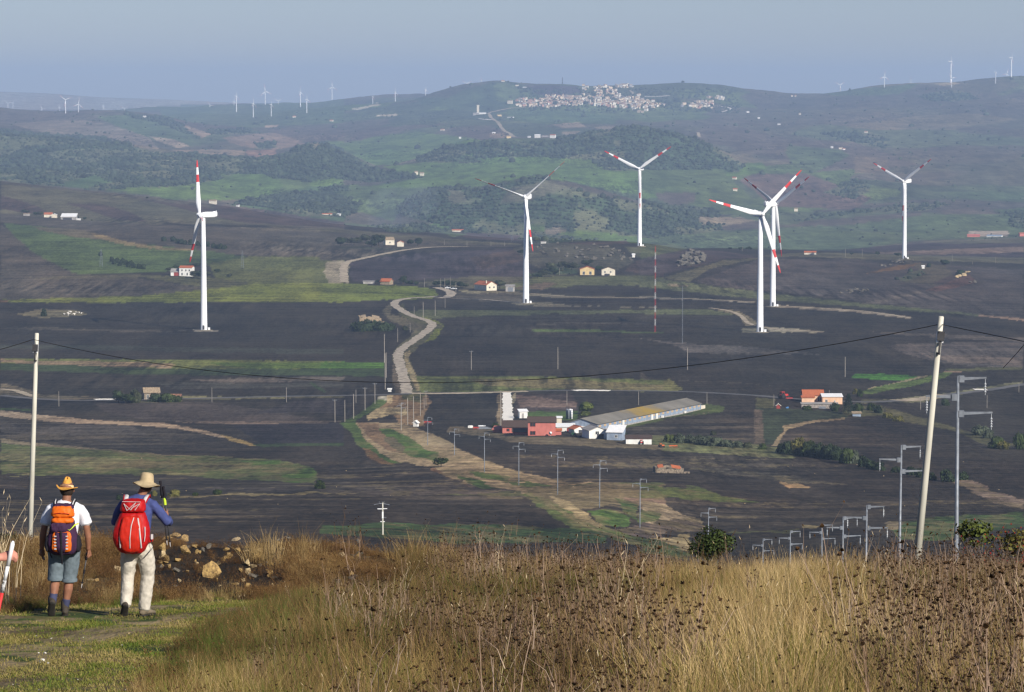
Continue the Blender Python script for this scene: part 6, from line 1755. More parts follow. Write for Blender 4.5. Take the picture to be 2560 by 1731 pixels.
def scatter(name, coll, pts, rot, scl, idx, tone, label):
    me = bpy.data.meshes.new(name); n = len(pts)
    me.vertices.add(n); me.vertices.foreach_set('co', np.asarray(pts, np.float32).ravel())
    for nm, ty, arr in (('rot', 'FLOAT_VECTOR', rot), ('scl', 'FLOAT', scl), ('idx', 'INT', idx), ('tone', 'FLOAT', tone)):
        a = me.attributes.new(nm, ty, 'POINT')
        a.data.foreach_set('vector' if ty == 'FLOAT_VECTOR' else 'value', np.asarray(arr, np.int32 if ty == 'INT' else np.float32).ravel())
    me.update()
    o = bpy.data.objects.new(name, me); COL.objects.link(o)
    ng = bpy.data.node_groups.new(name + '_scatter', 'GeometryNodeTree')
    ng.interface.new_socket('Geometry', in_out='INPUT', socket_type='NodeSocketGeometry'); ng.interface.new_socket('Geometry', in_out='OUTPUT', socket_type='NodeSocketGeometry')
    N_ = ng.nodes.new; gi, go = N_('NodeGroupInput'), N_('NodeGroupOutput')
    ci = N_('GeometryNodeCollectionInfo'); ci.inputs['Collection'].default_value = coll; ci.inputs['Separate Children'].default_value = True; ci.inputs['Reset Children'].default_value = True
    ip = N_('GeometryNodeInstanceOnPoints'); ip.inputs['Pick Instance'].default_value = True
    def na(nm, ty):
        k = N_('GeometryNodeInputNamedAttribute'); k.data_type = ty; k.inputs['Name'].default_value = nm; return k.outputs['Attribute']
    ng.links.new(gi.outputs[0], ip.inputs['Points']); ng.links.new(ci.outputs[0], ip.inputs['Instance'])
    ng.links.new(na('idx', 'INT'), ip.inputs['Instance Index'])
    e2r = N_('FunctionNodeEulerToRotation'); ng.links.new(na('rot', 'FLOAT_VECTOR'), e2r.inputs[0]); ng.links.new(e2r.outputs[0], ip.inputs['Rotation'])
    ng.links.new(na('scl', 'FLOAT'), ip.inputs['Scale'])
    ng.links.new(ip.outputs[0], go.inputs[0])
    md = o.modifiers.new('scatter', 'NODES'); md.node_group = ng
    return tag(o, label, None, kind='stuff')

def gz_vec(x, y):
    a = x / y
    j = np.clip(np.searchsorted(a_cols, a) - 1, 0, C - 2); i = np.clip(np.searchsorted(YR, y) - 1, 0, NR - 2)
    fa = (a - a_cols[j]) / (a_cols[j+1] - a_cols[j]); fy = (y - YR[i]) / (YR[i+1] - YR[i])
    return (Z[i, j]*(1-fa) + Z[i, j+1]*fa)*(1-fy) + (Z[i+1, j]*(1-fa) + Z[i+1, j+1]*fa)*fy
NP = 225000
gy = np.sqrt(RNG.uniform(15**2, 64**2, NP)); gx = RNG.uniform(-.25, .275, NP) * gy
gzz = gz_vec(gx, gy); gu, gv = project(gx, gy, gzz)
ju, jv = gu + noise2(gx / .5, gy / .8, 201) * 22, gv + noise2(gx / .5, gy / .8, 202) * 10
on_path = inside(ju, jv, PATH); on_burn = inside(gu, gv, BURN)
on_track = inside(ju, jv, TRK1) | inside(ju, jv, TRK2)
bankz = (gu < 1000) & (gy > 48.5) & ~on_burn
left_path_zone = on_path
meadow = ~on_path & ~bankz & ~on_burn
# boundary of the meadow to the left: only right of the path
pt = 1.7 * fbm(gx / 1.8, gy / 3.5, 3, 211); pt2 = 1.5 * fbm(gx / .7, gy / 1.6, 3, 212); pt3 = 1.7 * fbm(gx / 3.4, gy / 8, 3, 213)
r_ = RNG.uniform(0, 1, NP)
golden = np.clip(1 - np.abs(gu - 1930) / 330, 0, 1)
umb_w = np.clip(.12 + .8 * pt3 - .9 * golden + .5 * np.exp(-((gu - 1300) / 420) ** 2) + .6 * np.exp(-((gu - 2450) / 230) ** 2) - .75 * golden + pt * .5, .02, 1)
green_w = np.clip(.28 + .9 * np.exp(-((gu - 620) / 170) ** 2) * (gv > 1530) + .55 * (gv > 1680) * np.exp(-((gu - 2350) / 350) ** 2) + .35 * golden + pt2 * .6, .02, 1)
def emit(name, coll, nvar, mask, smin, smax, tone, label, tilt=.12):
    k = np.nonzero(mask)[0]
    n = len(k)
    rot = np.stack([RNG.normal(0, tilt, n), RNG.normal(0, tilt, n), RNG.uniform(0, 6.283, n)], -1)
    rot[:, 1] += .10                         # the wind leans everything a little
    scl = RNG.uniform(smin, smax, n) * (np.clip(1 + .28 * pt[k] + .22 * pt3[k], .5, 1.5) if name[:4] != 'path' else 1) * np.interp(gu[k], [300, 560, 900], [.45, .62, 1.0] if not name.startswith(('path', 'rusty', 'dry_bank')) else [1, 1, 1]) * np.interp(gy[k], [46, 60], [1, .78])
    scatter(name, coll, np.stack([gx[k], gy[k], gzz[k]], -1), rot, scl, RNG.integers(0, nvar, n), np.clip(tone[k] if hasattr(tone, '__len__') else np.full(n, tone), 0, 1), label)
    return n
sel = np.arange(NP)
low_left = np.clip((gu - 420) / 500, .45, 1.0)
lc = RNG.uniform(0, 1, NP)
dens = np.clip(1.0 - (60 - gy) * 0 , .2, 1)
cnt = {}
cnt['dry'] = emit('dry_grass', C_DRY, 4, meadow & (r_ < .25 + .16 * golden + .16 * pt2), .65, 1.15, .22 + .45 * pt2 + .42 * golden + .55 * pt3 + .25 * np.exp(-((gu - 760) / 150) ** 2), 'tall dry straw grass covering the meadow slope in the foreground')
r2 = RNG.uniform(0, 1, NP)
cnt['umb'] = emit('wild_carrot_stalks', C_UMB, 4, meadow & (r2 < .085 * umb_w) & (gu > 620), .75, 1.15, .5 + .6 * pt, 'dead brown wild carrot stalks with dark seed heads in the meadow')
r3 = RNG.uniform(0, 1, NP)
cnt['grn'] = emit('green_grass', C_GRN, 3, meadow & (r3 < .42 * green_w + .05), .7, 1.3, .5 + 1.0 * pt3, 'green grass growing low between the dry stalks')
cnt['stk'] = emit('pale_grass_stalks', C_STK, 2, meadow & (RNG.uniform(0, 1, NP) < .0016) & (gu > 350), .7, 1.2, .6 + 0 * gx, 'scattered pale grass stalks with seed plumes')
cnt['rst'] = emit('rusty_bank_weeds', C_RST, 3, (bankz & (r_ < .34 + .7 * pt2)) | (on_burn & (r_ < .05)) | (meadow & (gy > 47) & (gu < 1500) & (r_ > .85)) | (meadow & (r_ > .93 - .16 * np.exp(-((gu - 1150) / 420) ** 2))), .32, .80, .45 + .55 * pt2 + .2 * pt, 'rusty brown dry weeds on the rough bank behind the hikers')
cnt['bdry'] = emit('dry_bank_grass', C_DRY, 4, bankz & (r2 < .04 + .10 * (pt > .25)), .3, .6, .45 + .4 * pt, 'dry grass tufts on the rough bank')
cnt['trf'] = 0
NP2 = 88000
gy2 = np.sqrt(RNG.uniform(24**2, 51**2, NP2)); gx2 = RNG.uniform(-.24, -.02, NP2) * gy2
gx, gy = gx2, gy2; gzz = gz_vec(gx, gy); gu, gv = project(gx, gy, gzz)
pt = fbm(gx / .9, gy / 1.3, 4, 221); pt2 = fbm(gx / .35, gy / .6, 3, 222)
ju, jv = gu + noise2(gx / .5, gy / .8, 201) * 22, gv + noise2(gx / .5, gy / .8, 202) * 10
onp = inside(ju, jv, PATH); ont = inside(ju, jv, TRK1) | inside(ju, jv, TRK2)
emit('path_turf', C_TRF, 3, onp & (RNG.uniform(0, 1, NP2) < np.where(ont, .12, .5) * np.clip(.45 + 2.6 * pt, .04, 1)), .7, 1.5, .45 + 1.2 * pt2 + .5 * pt, 'short trampled green grass on the path')

# tall tufts that stand against the fields, and the pale plumes at the left edge
def special(name, coll, nv, items, label):
    P, Rr, S, I, T = [], [], [], [], []
    for u, y, s, tone in items:
        x = (u - 1280) / F * y; P.append((x, y, ground_z(x, y))); Rr.append((random.gauss(0,.08), random.gauss(.05,.08), random.uniform(0,6.28))); S.append(s); I.append(random.randrange(nv)); T.append(tone)
    scatter(name, coll, P, Rr, S, I, T, label)
it = [(random.gauss(662, 26), random.uniform(53.5, 57), random.uniform(.85, 1.25), random.uniform(.5, 1)) for _ in range(16)] + [(random.gauss(752, 22), random.uniform(53.5, 57), random.uniform(.8, 1.1), random.uniform(.5, 1)) for _ in range(12)]
it += [(random.gauss(40, 45), random.uniform(50, 57), random.uniform(.5, .9), random.uniform(.3, .9)) for _ in range(70)] + [(random.gauss(140, 30), random.uniform(52, 57), random.uniform(.6, 1.0), random.uniform(.3, .9)) for _ in range(24)]
it += [(random.gauss(1050, 30), random.uniform(55, 59), random.uniform(1.0, 1.5), random.uniform(.3, .7)) for _ in range(10)] + [(random.gauss(1125, 20), random.uniform(55, 59), random.uniform(1.0, 1.4), random.uniform(.2, .5)) for _ in range(10)]
it += [(random.uniform(950, 2560), random.uniform(55, 60), random.uniform(.8, 1.2), random.uniform(.2, .8)) for _ in range(200)]
special('tall_straw_grass', C_DRY, 4, it, 'tall straw grass clumps standing up against the dark fields')
special('edge_umbels', C_UMB, 4, [(random.uniform(1050, 2560), random.uniform(50, 59), random.uniform(.8, 1.25), random.uniform(.2, .9)) for _ in range(160)] + [(random.gauss(880, 14), 55 + random.random(), random.uniform(.9, 1.15), .3) for _ in range(7)], 'dead umbel stalks along the top edge of the meadow')
special('foreground_plumes', C_STK, 2, [(random.gauss(0, 18), random.uniform(44, 47), random.uniform(1.5, 2.0), .8) for _ in range(12)], 'pale arching grass plumes at the left edge')

# ------------------------------------------------------------------ rocks
def rock_mat(name, c, c2): return mat(name, c, rough=.95, var=.2, scale=5, bump=.5, color2=c2)
ROCKM = rock_mat('ochre_limestone', (.36,.24,.09), (.13,.085,.04)); ROCKP = rock_mat('pale_limestone', (.48,.38,.22), (.26,.18,.09)); ROCKG = rock_mat('grey_limestone', (.15,.135,.11), (.06,.053,.042)); ROCKW = rock_mat('white_stone', (.72,.69,.63), (.5,.47,.42))
def rock_geo(seed, sub=2):
    g = np.random.default_rng(seed)
    bm = bmesh.new(); bmesh.ops.create_icosphere(bm, subdivisions=sub, radius=1)
    pl = g.normal(size=(14, 3)); pl /= np.linalg.norm(pl, axis=1)[:, None]; dd = g.uniform(.42, .8, 14)
    for p in bm.verts:
        c = np.array(p.co)
        for n_, d_ in zip(pl, dd):
            k = c @ n_ - d_
            if k > 0: c = c - n_ * k
        c = c * (1 + g.uniform(-.05, .05))
        p.co = c
    v = [tuple(p.co) for p in bm.verts]; f = [tuple(q.index for q in fc.verts) for fc in bm.faces]; bm.free()
    return v, f
RK = []
for i in range(6):
    o = new_mesh('rock', *rock_geo(300 + i, 3), ROCKM); COL.objects.unlink(o); RK.append(o.data)
rk_cache = {}
def rock(u, v, w, h, m, label, group=None, y=None, ymin=46, i=None):
    if y is None: p = gp(u, v, ymin)
    else:
        x = (u - 1280) / F * y; p = Vector((x, y, ground_z(x, y)))
    k = p.y / F; i = random.randrange(6) if i is None else i
    key = (i, m.name)
    if key not in rk_cache:
        me = RK[i].copy(); me.materials.clear(); me.materials.append(m); rk_cache[key] = me
    o = bpy.data.objects.new('rock', rk_cache[key]); COL.objects.link(o)
    o.scale = (w*k/1.55, w*k/1.7, h*k/1.5); o.location = p + Vector((0, w*k*.2, h*k*.34)); o.rotation_euler = (random.uniform(-.3,.3), random.uniform(-.3,.3), random.uniform(0, 6.28))
    return tag(o, label, 'rock', group)
ZT['R'] = (400,1330,.21515)
for x, y, w, h, m, lab in [(590,535,230,190,ROCKM,'largest ochre boulder in the middle of the burnt bank'),(290,255,130,105,ROCKM,'ribbed ochre rock right of the second hiker'),(1015,400,70,100,ROCKP,'upright pale rock above the small bright rock'),(1025,500,90,85,ROCKP,'small bright orange rock at the right of the burnt patch'),
   (1110,335,170,90,ROCKM,'dull olive rock slab on the upper burnt bank'),(790,290,65,70,ROCKM,'round brown rock between the boulder and the bank top'),(740,340,70,75,ROCKM,'wedge rock above the largest boulder'),(880,105,110,45,ROCKP,'pale flat stone on the bank top'),(290,110,110,80,ROCKM,'knobby yellow rock on the bank top by the hiker'),(20,330,90,130,ROCKP,'tall pale rock touching the second hiker'),
   (80,340,90,90,ROCKM,'brown rock wedged right of the tall pale rock'),(30,220,90,110,ROCKM,'brown rock behind the tall pale rock'),(2030,440,55,60,ROCKP,'pale stone in the rusty weeds at right'),(460,250,55,35,ROCKM,'flat stone on the burnt bank'),(1000,235,60,30,ROCKP,'light pebble heap on the charred top'),(1160,235,45,35,ROCKP,'small stone on the charred top'),(1220,235,40,35,ROCKP,'last small stone on the charred top'),(90,110,130,70,ROCKM,'broad rock under the pole tips'),(170,60,110,50,ROCKM,'low yellow rock far behind the pole tips')]:
    (u, v), = zt('R', [(x, y)]); rock(u, v, w*.22, h*.23, m, lab)
for x, y, w, h, m, lab in [(800,785,75,95,ROCKP,'pale triangular rock at the left leg of the second hiker'),(215,590,120,70,ROCKM,'ochre rock between the two hikers on the bank'),(160,620,100,50,ROCKM,'ochre rock near the first hiker left arm'),(740,580,80,70,ROCKM,'brown rock left of the red backpack'),(250,545,80,45,ROCKM,'yellow rock on the bank behind the first hiker'),(735,660,80,60,ROCKM,'dull rock left of the second hiker hip')]:
    (u, v), = zt('J', [(x, y)]); rock(u, v, w*.36, h*.36, m, lab)
for k in range(120):
    u, v = random.uniform(180, 900), random.uniform(1350, 1475)
    rock(u, v, random.uniform(6, 24), random.uniform(5, 16), random.choice([ROCKM, ROCKM, ROCKP, ROCKG]), 'small loose stone on the burnt bank', 'loose stones on the burnt bank')
rock(1092, 1395, 40, 24, ROCKP, 'pale flat rock among the meadow stalks in the middle')
for u, v, w, lab in [(104,1657,17,'white stone lying on the left wheel track'),(120,1660,9,'small white pebble right of the white stone'),(112,1635,8,'tiny white pebble above the white stone'),(304,1616,8,'pale pebble in the middle of the path')]:
    rock(u, v, w, w*.6, ROCKW, lab, ymin=20)
for k in range(40):
    rock(random.uniform(0, 560), random.uniform(1580, 1730), random.uniform(3, 6), random.uniform(2, 4), random.choice([ROCKP, ROCKW]), 'tiny pebble on the path', 'pebbles on the path', ymin=20)
# stony outcrops in the distance
def outcrop(z, pts, n, smin, smax, m, where_, ym, group):
    for k in range(n):
        x, y = rand_in(pts, rr); (u, v), = zt(z, [(x, y)])
        rock(u, v, random.uniform(smin, smax), random.uniform(smin, smax)*.6, m, 'pale boulder ' + where_, group, ymin=ym)
outcrop('F', [(215,620),(300,560),(370,545),(395,570),(385,620),(320,640),(210,655)], 46, 8, 22, ROCKG, 'of the rocky outcrop between knoll and twin turbines', 2400, 'boulders of the rocky outcrop')
outcrop('E', [(1430,600),(1560,565),(1860,570),(2040,600),(2120,680),(2040,690),(1880,690),(1700,660),(1500,640)], 50, 5, 15, ROCKG, 'on the rocky knoll above the ochre house', 2400, 'boulders on the rocky knoll')
outcrop('F', [(1200,800),(1300,785),(1430,768),(1420,785),(1300,810),(1200,815)], 24, 5, 13, ROCKG, 'of the low stone band in the right field', 2100, 'stones of the low band in the right field')
outcrop('F', [(1450,640),(1570,600),(1680,605),(1600,625),(1480,650)], 18, 4, 11, ROCKG, 'beside the far right turbine foot', 2400, 'stones by the far right turbine')
outcrop('F', [(1900,700),(1990,680),(2000,692),(1920,715)], 9, 6, 14, ROCKP, 'of the bright rocks right of the stony rise', 2300, 'bright rocks right of the stony rise')
outcrop('F', [(1985,740),(2030,735),(2030,745),(1990,748)], 6, 5, 12, ROCKG, 'of the small heap in the right field', 2200, 'stones of the small heap')
outcrop('D', [(420,1050),(470,1025),(540,1030),(560,1045),(480,1052)], 12, 3, 9, ROCKW, 'in the white stone pile of the left field', 1700, 'stones of the white pile')
for i in range(34):
    u, v = random.uniform(0, 2500), random.uniform(1140, 1330)
    if v > 1290 and u > 1000: continue
    p = gp(u, v, 560)
    if p.y > 1500: continue
    rock(u, v, random.uniform(1.5, 3.5), random.uniform(1.5, 2.5), ROCKP, 'tiny white stone on the ploughed fields', 'white stones on the ploughed fields', ymin=560)

# bushes at the edge of the meadow
def big_bush(u0, u1, vtop, y, m, label, berries=False, n=3200, leaf=.055):
    x = ((u0 + u1)/2 - 1280) / F * y; zg = ground_z(x, y)
    w = (u1 - u0) / F * y; ztop = CAMZ + elev(vtop) * y; h = ztop - zg
    t = empty('shrub', (x, y, zg), 0, label, 'shrub')
    g = crown_geo(n, 77 + int(u0), rx=1, rz=1, leaf=leaf/ (w/2) * 1.0, lumps=12)
    c = part('foliage', g, m, t); c.scale = (w/2/.9, w/2/.9, min(h/2/.9, w*.42)); c.location = (0, 0, h - min(h/2/.9, w*.42)*.92)
    s = part('stem', trunk_geo(1, .035, 5), BARK, t); s.scale = (h*.8,)*3
    if berries:
        rb = np.random.default_rng(8); gs = []
        for k in range(70):
            d = rb.normal(size=3); d /= np.linalg.norm(d); d *= rb.uniform(.6, 1.0)
            gs.append(lathe([(.001,-1),(.8,-.5),(.8,.5),(.001,1)], 5, False))
            vv, ff = gs[-1]; r0 = .014
            gs[-1] = ([(a*r0 + d[0]*w*.5, b*r0 + d[1]*w*.4, c_*r0*1.2 + h*.62 + d[2]*h*.38) for a, b, c_ in vv], ff)
        part('berries', join(*gs), mat('red_berries', (.26,.025,.02), rough=.5, var=.1), t)
    return t
big_bush(1708, 1850, 1306, 88, LEAF_B, 'round dark green bush standing behind the golden meadow edge')
big_bush(2395, 2500, 1292, 60, LEAF_G, 'leafy rose bush with red hips beside the grey post', True, 520, .06)
big_bush(2480, 2600, 1305, 57, LEAF_Y, 'sparse rose bush with red hips at the right edge', True, 380, .06)
big_bush(-40, 60, 1330, 58, LEAF_O, 'olive brown bush at the left edge behind the path', False, 900, .05)

# ------------------------------------------------------------------ people
def cloth(name, c, **k): return mat(name, c, **{**dict(rough=.85, var=.10, scale=14, spec=.2), **k})
SKIN = cloth('tanned_skin', (.25,.115,.070), rough=.6, var=.12); SKIN2 = cloth('reddish_skin', (.50,.22,.16), rough=.55)
TEE = cloth('white_tshirt', (.72,.73,.78)); SHORTS = cloth('grey_blue_shorts', (.13,.165,.19)); SOCK = cloth('dark_blue_socks', (.045,.05,.10)); BOOT = cloth('worn_boots', (.055,.045,.035)); SOLE = cloth('boot_sole', (.03,.028,.025))
STRAWHAT = cloth('straw_hat_weave', (.62,.31,.06), scale=40); BAND = cloth('hat_band', (.70,.52,.28)); HAIR = cloth('dark_hair', (.03,.02,.015), scale=40)
BLUES = cloth('blue_shirt_cloth', (.050,.066,.185)); BEIGE = cloth('beige_trousers', (.50,.46,.39), var=.12); KHAKI = cloth('khaki_sun_hat', (.42,.33,.20)); REDPK = cloth('red_nylon', (.38,.007,.008), rough=.55); ORPK = cloth('orange_red_nylon', (.46,.018,.008), rough=.55)
STRAP = cloth('pale_strap', (.52,.50,.50)); ORANGEN = cloth('orange_nylon', (.66,.13,.010), rough=.55); PURPLE = cloth('dark_purple_nylon', (.045,.018,.05)); BLACKN = cloth('black_nylon', (.015,.014,.02)); YGN = cloth('yellow_green_band', (.55,.75,.05)); LACE = cloth('bootlace', (.3,.27,.22)); TANB = cloth('tan_boots', (.16,.13,.09))

def chain_geo(pts, n=14):
    """pts: (x, y, z, rx, ry) rings joined into one closed limb; rings are kept perpendicular to the run"""
    v, f = [], []
    P = [Vector(p[:3]) for p in pts]
    for i, p in enumerate(pts):
        d = (P[min(i+1, len(P)-1)] - P[max(i-1, 0)]).normalized()
        side = Vector((1, 0, 0)) - d * d.x
        if side.length < .15: side = Vector((0, 1, 0)) - d * d.y
        side.normalize(); fwd = d.cross(side).normalized()
        rx, ry = p[3], p[4] if len(p) > 4 else p[3]
        for k in range(n):
            a = 2*math.pi*k/n
            v.append(P[i] + side * math.cos(a) * rx + fwd * math.sin(a) * ry)
    for i in range(len(pts)-1):
        for k in range(n):
            j = (k+1) % n; f.append((i*n+k, i*n+j, (i+1)*n+j, (i+1)*n+k))
    for e, sgn in ((0, -1), (len(pts)-1, 1)):
        d = (P[1]-P[0]).normalized() if e == 0 else (P[-1]-P[-2]).normalized()
        r = pts[e][3]; c = len(v); v.append(P[e] + d * r * .8 * sgn)
        for k in range(n):
            j = (k+1) % n
            f.append((c, e*n+j, e*n+k) if e == 0 else (c, e*n+k, e*n+j))
    return v, f
def ball(c, r, sub=2, sc=(1,1,1)):
    bm = bmesh.new(); bmesh.ops.create_icosphere(bm, subdivisions=sub, radius=r)
    v = [(p.co.x*sc[0]+c[0], p.co.y*sc[1]+c[1], p.co.z*sc[2]+c[2]) for p in bm.verts]; f = [tuple(q.index for q in fc.verts) for fc in bm.faces]; bm.free(); return v, f
def fused(name, geos, m, parent, voxel=.009, smooth_=4, wr=0):
    v, f = join(*geos)
    o = new_mesh(name, v, f, m, parent, True)
    bm = bmesh.new(); bm.from_mesh(o.data); bmesh.ops.recalc_face_normals(bm, faces=bm.faces); bm.to_mesh(o.data); bm.free()
    r = o.modifiers.new('fuse', 'REMESH'); r.mode = 'VOXEL'; r.voxel_size = voxel; r.use_smooth_shade = True
    s = o.modifiers.new('relax', 'SMOOTH'); s.iterations = smooth_; s.factor = .5
    if wr:
        tx = bpy.data.textures.new(name + '_folds', 'CLOUDS'); tx.noise_scale = .07; tx.noise_depth = 2
        d = o.modifiers.new('folds', 'DISPLACE'); d.texture = tx; d.strength = wr; d.mid_level = .5
    return o
def hand_geo(w, d, u, curl, s=1.0, thumb=1, grip=False):
    """w wrist, d direction of the palm, u back-of-hand normal; five unequal fingers that bend"""
    w, d, u = Vector(w), Vector(d).normalized(), Vector(u).normalized(); sd = d.cross(u).normalized()
    g = [chain_geo([(*(w - d*.02*s), .026*s, .020*s), (*(w + d*.035*s), .036*s, .019*s), (*(w + d*.085*s), .042*s, .018*s)], 12)]
    for k, (off, L) in enumerate([(-.031, .066), (-.011, .076), (.010, .072), (.030, .056)]):
        p = w + d*.088*s + sd*off*s; pts = [(*p, .0098*s, .0098*s)]; a = 0
        for q in range(3):
            a += curl * (1.0 if q else .8)
            dirv = d*math.cos(a) - u*math.sin(a)
            p = p + dirv * L * s * (.42, .33, .25)[q]; pts.append((*p, (.0092, .0085, .0072)[q]*s, (.0092, .0085, .0072)[q]*s))
        g.append(chain_geo(pts, 8))
    p = w + d*.025*s + sd*(-.034*thumb)*s
    d2 = (d*.75 - sd*thumb*.75 - u*.25).normalized(); p2 = p + d2*.038*s; d3 = (d - sd*thumb*.05 - u*(.6 if grip else .2)).normalized(); p3 = p2 + d3*.034*s
    g.append(chain_geo([(*p, .013*s, .013*s), (*p2, .011*s, .011*s), (*p3, .0085*s, .0085*s)], 8))
    return g
def head_geo(c, yaw_v=(0,1,0)):
    """skull, jaw, nose, ears, eye sockets; the face looks along yaw_v"""
    c = Vector(c); f = Vector(yaw_v).normalized(); s = Vector((f.y, -f.x, 0)).normalized(); up = Vector((0,0,1))
    def P(a, b, h): return tuple(c + f*a + s*b + up*h)
    return [ball(P(-.012,0,.02), .098, 3, (.86,1,1.08)), ball(P(.03,0,-.045), .068, 3, (.9,.95,1.1)), ball(P(.098,0,-.02), .015, 2, (.8,1,1.5)), ball(P(.085,0,-.065), .018, 2, (1.5,.7,.5)),
            ball(P(0,.084,-.012), .024, 2, (.5,.75,1.3)), ball(P(0,-.084,-.012), .024, 2, (.5,.75,1.3))]
def boot(par, ankle, toe, m, name='boot', up=None, lift=.0):
    a, t = Vector(ankle), Vector(toe); d = (t - a); d.z = 0 if up is None else d.z
    d = (t - a).normalized()
    n = Vector((0,0,1)) if up is None else Vector(up)
    n = (n - d*n.dot(d)).normalized()
    heel = a - d*.055 - n*.02
    g = [chain_geo([(*(a + n*.10), .052, .055), (*(a + n*.03), .052, .060), (*(a - n*.03), .048, .058)], 14),
         chain_geo([(*(heel - n*.02), .040, .040), (*(a + d*.03 - n*.025), .045, .042), (*(a + d*.12 - n*.038), .050, .032), (*(a + d*.185 - n*.045), .042, .024)], 14)]
    o = fused(name, g, m, par, .008, 3)
    s = fused('sole', [chain_geo([(*(heel - n*.062), .040, .012), (*(a + d*.05 - n*.072), .042, .012), (*(a + d*.13 - n*.072), .050, .012), (*(a + d*.20 - n*.068), .036, .011)], 14)], SOLE, o, .007, 2)
    part('laces', join(*[tube(a + d*(.03+.03*k) + n*(.045-.022*k) - d.cross(n)*.03, a + d*(.03+.03*k) + n*(.045-.022*k) + d.cross(n)*.03, .005, n=5) for k in range(3)]), LACE, o)
    return o
def brim_hat(par, c, rx, ry, crown_h, crown_r, droop, m, band=None, pinch=0, tilt=(0,0,0), fold=0.0, seed=1):
    g = random.Random(seed)
    v, f = [], []
    n = 36
    rings = []
    for t, z in [(1.0, -droop), (.99, -droop-.006), (.82, -droop*.6), (.66, -droop*.15), (.56, 0), (.54, .02), (.52, crown_h*.35), (.48, crown_h*.7), (.40, crown_h*.9), (.26, crown_h*.98), (.0, crown_h)]:
        rings.append((t, z))
    k0 = crown_r / (.54 * rx)
    for t, z in rings:
        for k in range(n):
            a = 2*math.pi*k/n
            if t > .56:
                w = (t - .56)/.44; rr_x = crown_r*1.04 + (rx - crown_r*1.04)*w; rr_y = crown_r*1.14 + (ry - crown_r*1.14)*w
                zz = z + (fold * math.cos(2*a) * w*w) + math.sin(3*a + seed) * .010 * w
            else:
                w = t/.54; rr_x = crown_r*w; rr_y = crown_r*1.12*w
                zz = z
                if pinch and z > crown_h*.3:
                    s = (z/crown_h)
                    rr_x *= 1 - pinch * s * .5
                    zz -= pinch * .03 * s * (math.cos(a)**2 < .2) * (abs(math.sin(a)))
            v.append((math.cos(a)*rr_x, math.sin(a)*rr_y, zz))
    nr = len(rings)
    for i in range(nr-1):
        for k in range(n):
            j = (k+1) % n; f.append((i*n+k, i*n+j, (i+1)*n+j, (i+1)*n+k))
    o = part('hat', (v, f), m, par, True)
    o.location = c; o.rotation_euler = tilt
    so_ = o.modifiers.new('thick', 'SOLIDIFY'); so_.thickness = .004
    if band:
        bv, bf = lathe([(crown_r*1.03,.004),(crown_r*1.015,.032)], 30, False)
        part('hat_band', ([(x, y*1.12, z) for x, y, z in bv], bf), band, o)
    return o
def pole_obj(p0, p1, grip_len, label, m_shaft=DARKMETAL, tip=STRAP):
    """trekking pole from grip end p0 to tip p1"""
    p0, p1 = Vector(p0), Vector(p1); d = (p1-p0).normalized(); L = (p1-p0).length
    t = empty('trekking_pole', p0, 0, label, 'trekking pole')
    t.rotation_euler = d.to_track_quat('Z', 'Y').to_euler()
    part('grip', lathe([(.012,0),(.019,.012),(.016,.05),(.018,grip_len*.7),(.014,grip_len)], 12), BLACKN, t, True)
    part('shaft', lathe([(.009,grip_len),(.009,L*.55),(.0075,L*.55+.005),(.0075,L-.06)], 10), m_shaft, t, True)
    part('clasp', lathe([(.013,L*.55-.03),(.013,L*.55+.02)], 10), BLACKN, t)
    part('tip', lathe([(.007,L-.06),(.003,L)], 8), tip, t)
    part('basket', lathe([(.02,L-.075),(.022,L-.068)], 12), BLACKN, t)
    return t

YP = 43.0
def base_at(u, v, y):
    x = (u - 1280) / F * y
    dx, dy, dz = ray(u, v)
    return Vector((dx/dy*y, y, CAMZ + dz/dy*y))

# ---- second hiker: blue shirt, red backpack
b2 = base_at(344, 1539, YP); b2.z = ground_z(b2.x, b2.y) + .0
h2 = empty('person', b2, 0, 'hiker seen from behind in blue shirt, beige trousers and khaki sun hat', 'person')
body2 = [chain_geo([(0,0,.80,.135,.10),(0,0,.92,.165,.115),(0,.01,1.05,.145,.105),(0,.03,1.22,.16,.115),(.01,.05,1.38,.185,.115),(.02,.05,1.46,.14,.09),(.05,.06,1.52,.06,.06),(.08,.08,1.60,.055,.058)], 20),
   chain_geo([(-.085,0,.86,.095,.10),(-.11,.03,.66,.082,.085),(-.125,.05,.50,.058,.062),(-.13,-.02,.32,.055,.058),(-.135,-.09,.17,.038,.042)], 14),
   chain_geo([(.085,0,.86,.095,.10),(.115,.02,.66,.082,.085),(.125,.04,.50,.058,.062),(.10,.02,.30,.055,.058),(.085,.0,.12,.038,.042)], 14),
   chain_geo([(.16,.05,1.44,.058,.058),(.25,.04,1.37,.050,.052),(.385,.05,1.20,.040,.042),(.38,.18,1.20,.036,.038),(.345,.30,1.24,.026,.024)], 12),
   chain_geo([(-.14,.05,1.44,.058,.058),(-.23,.06,1.34,.050,.052),(-.28,.12,1.19,.040,.042),(-.20,.26,1.17,.034,.034),(-.12,.33,1.19,.026,.024)], 12)]
body2 += head_geo((.115,.10,1.675), (.15,1,0)) + hand_geo((.345,.31,1.245), (-.25,.5,.55), (.9,.1,.3), .85, 1, 1, True) + hand_geo((-.12,.33,1.19), (.5,.6,.3), (0,.2,1), .7)
fused('body', body2, SKIN, h2, .0085, 3)
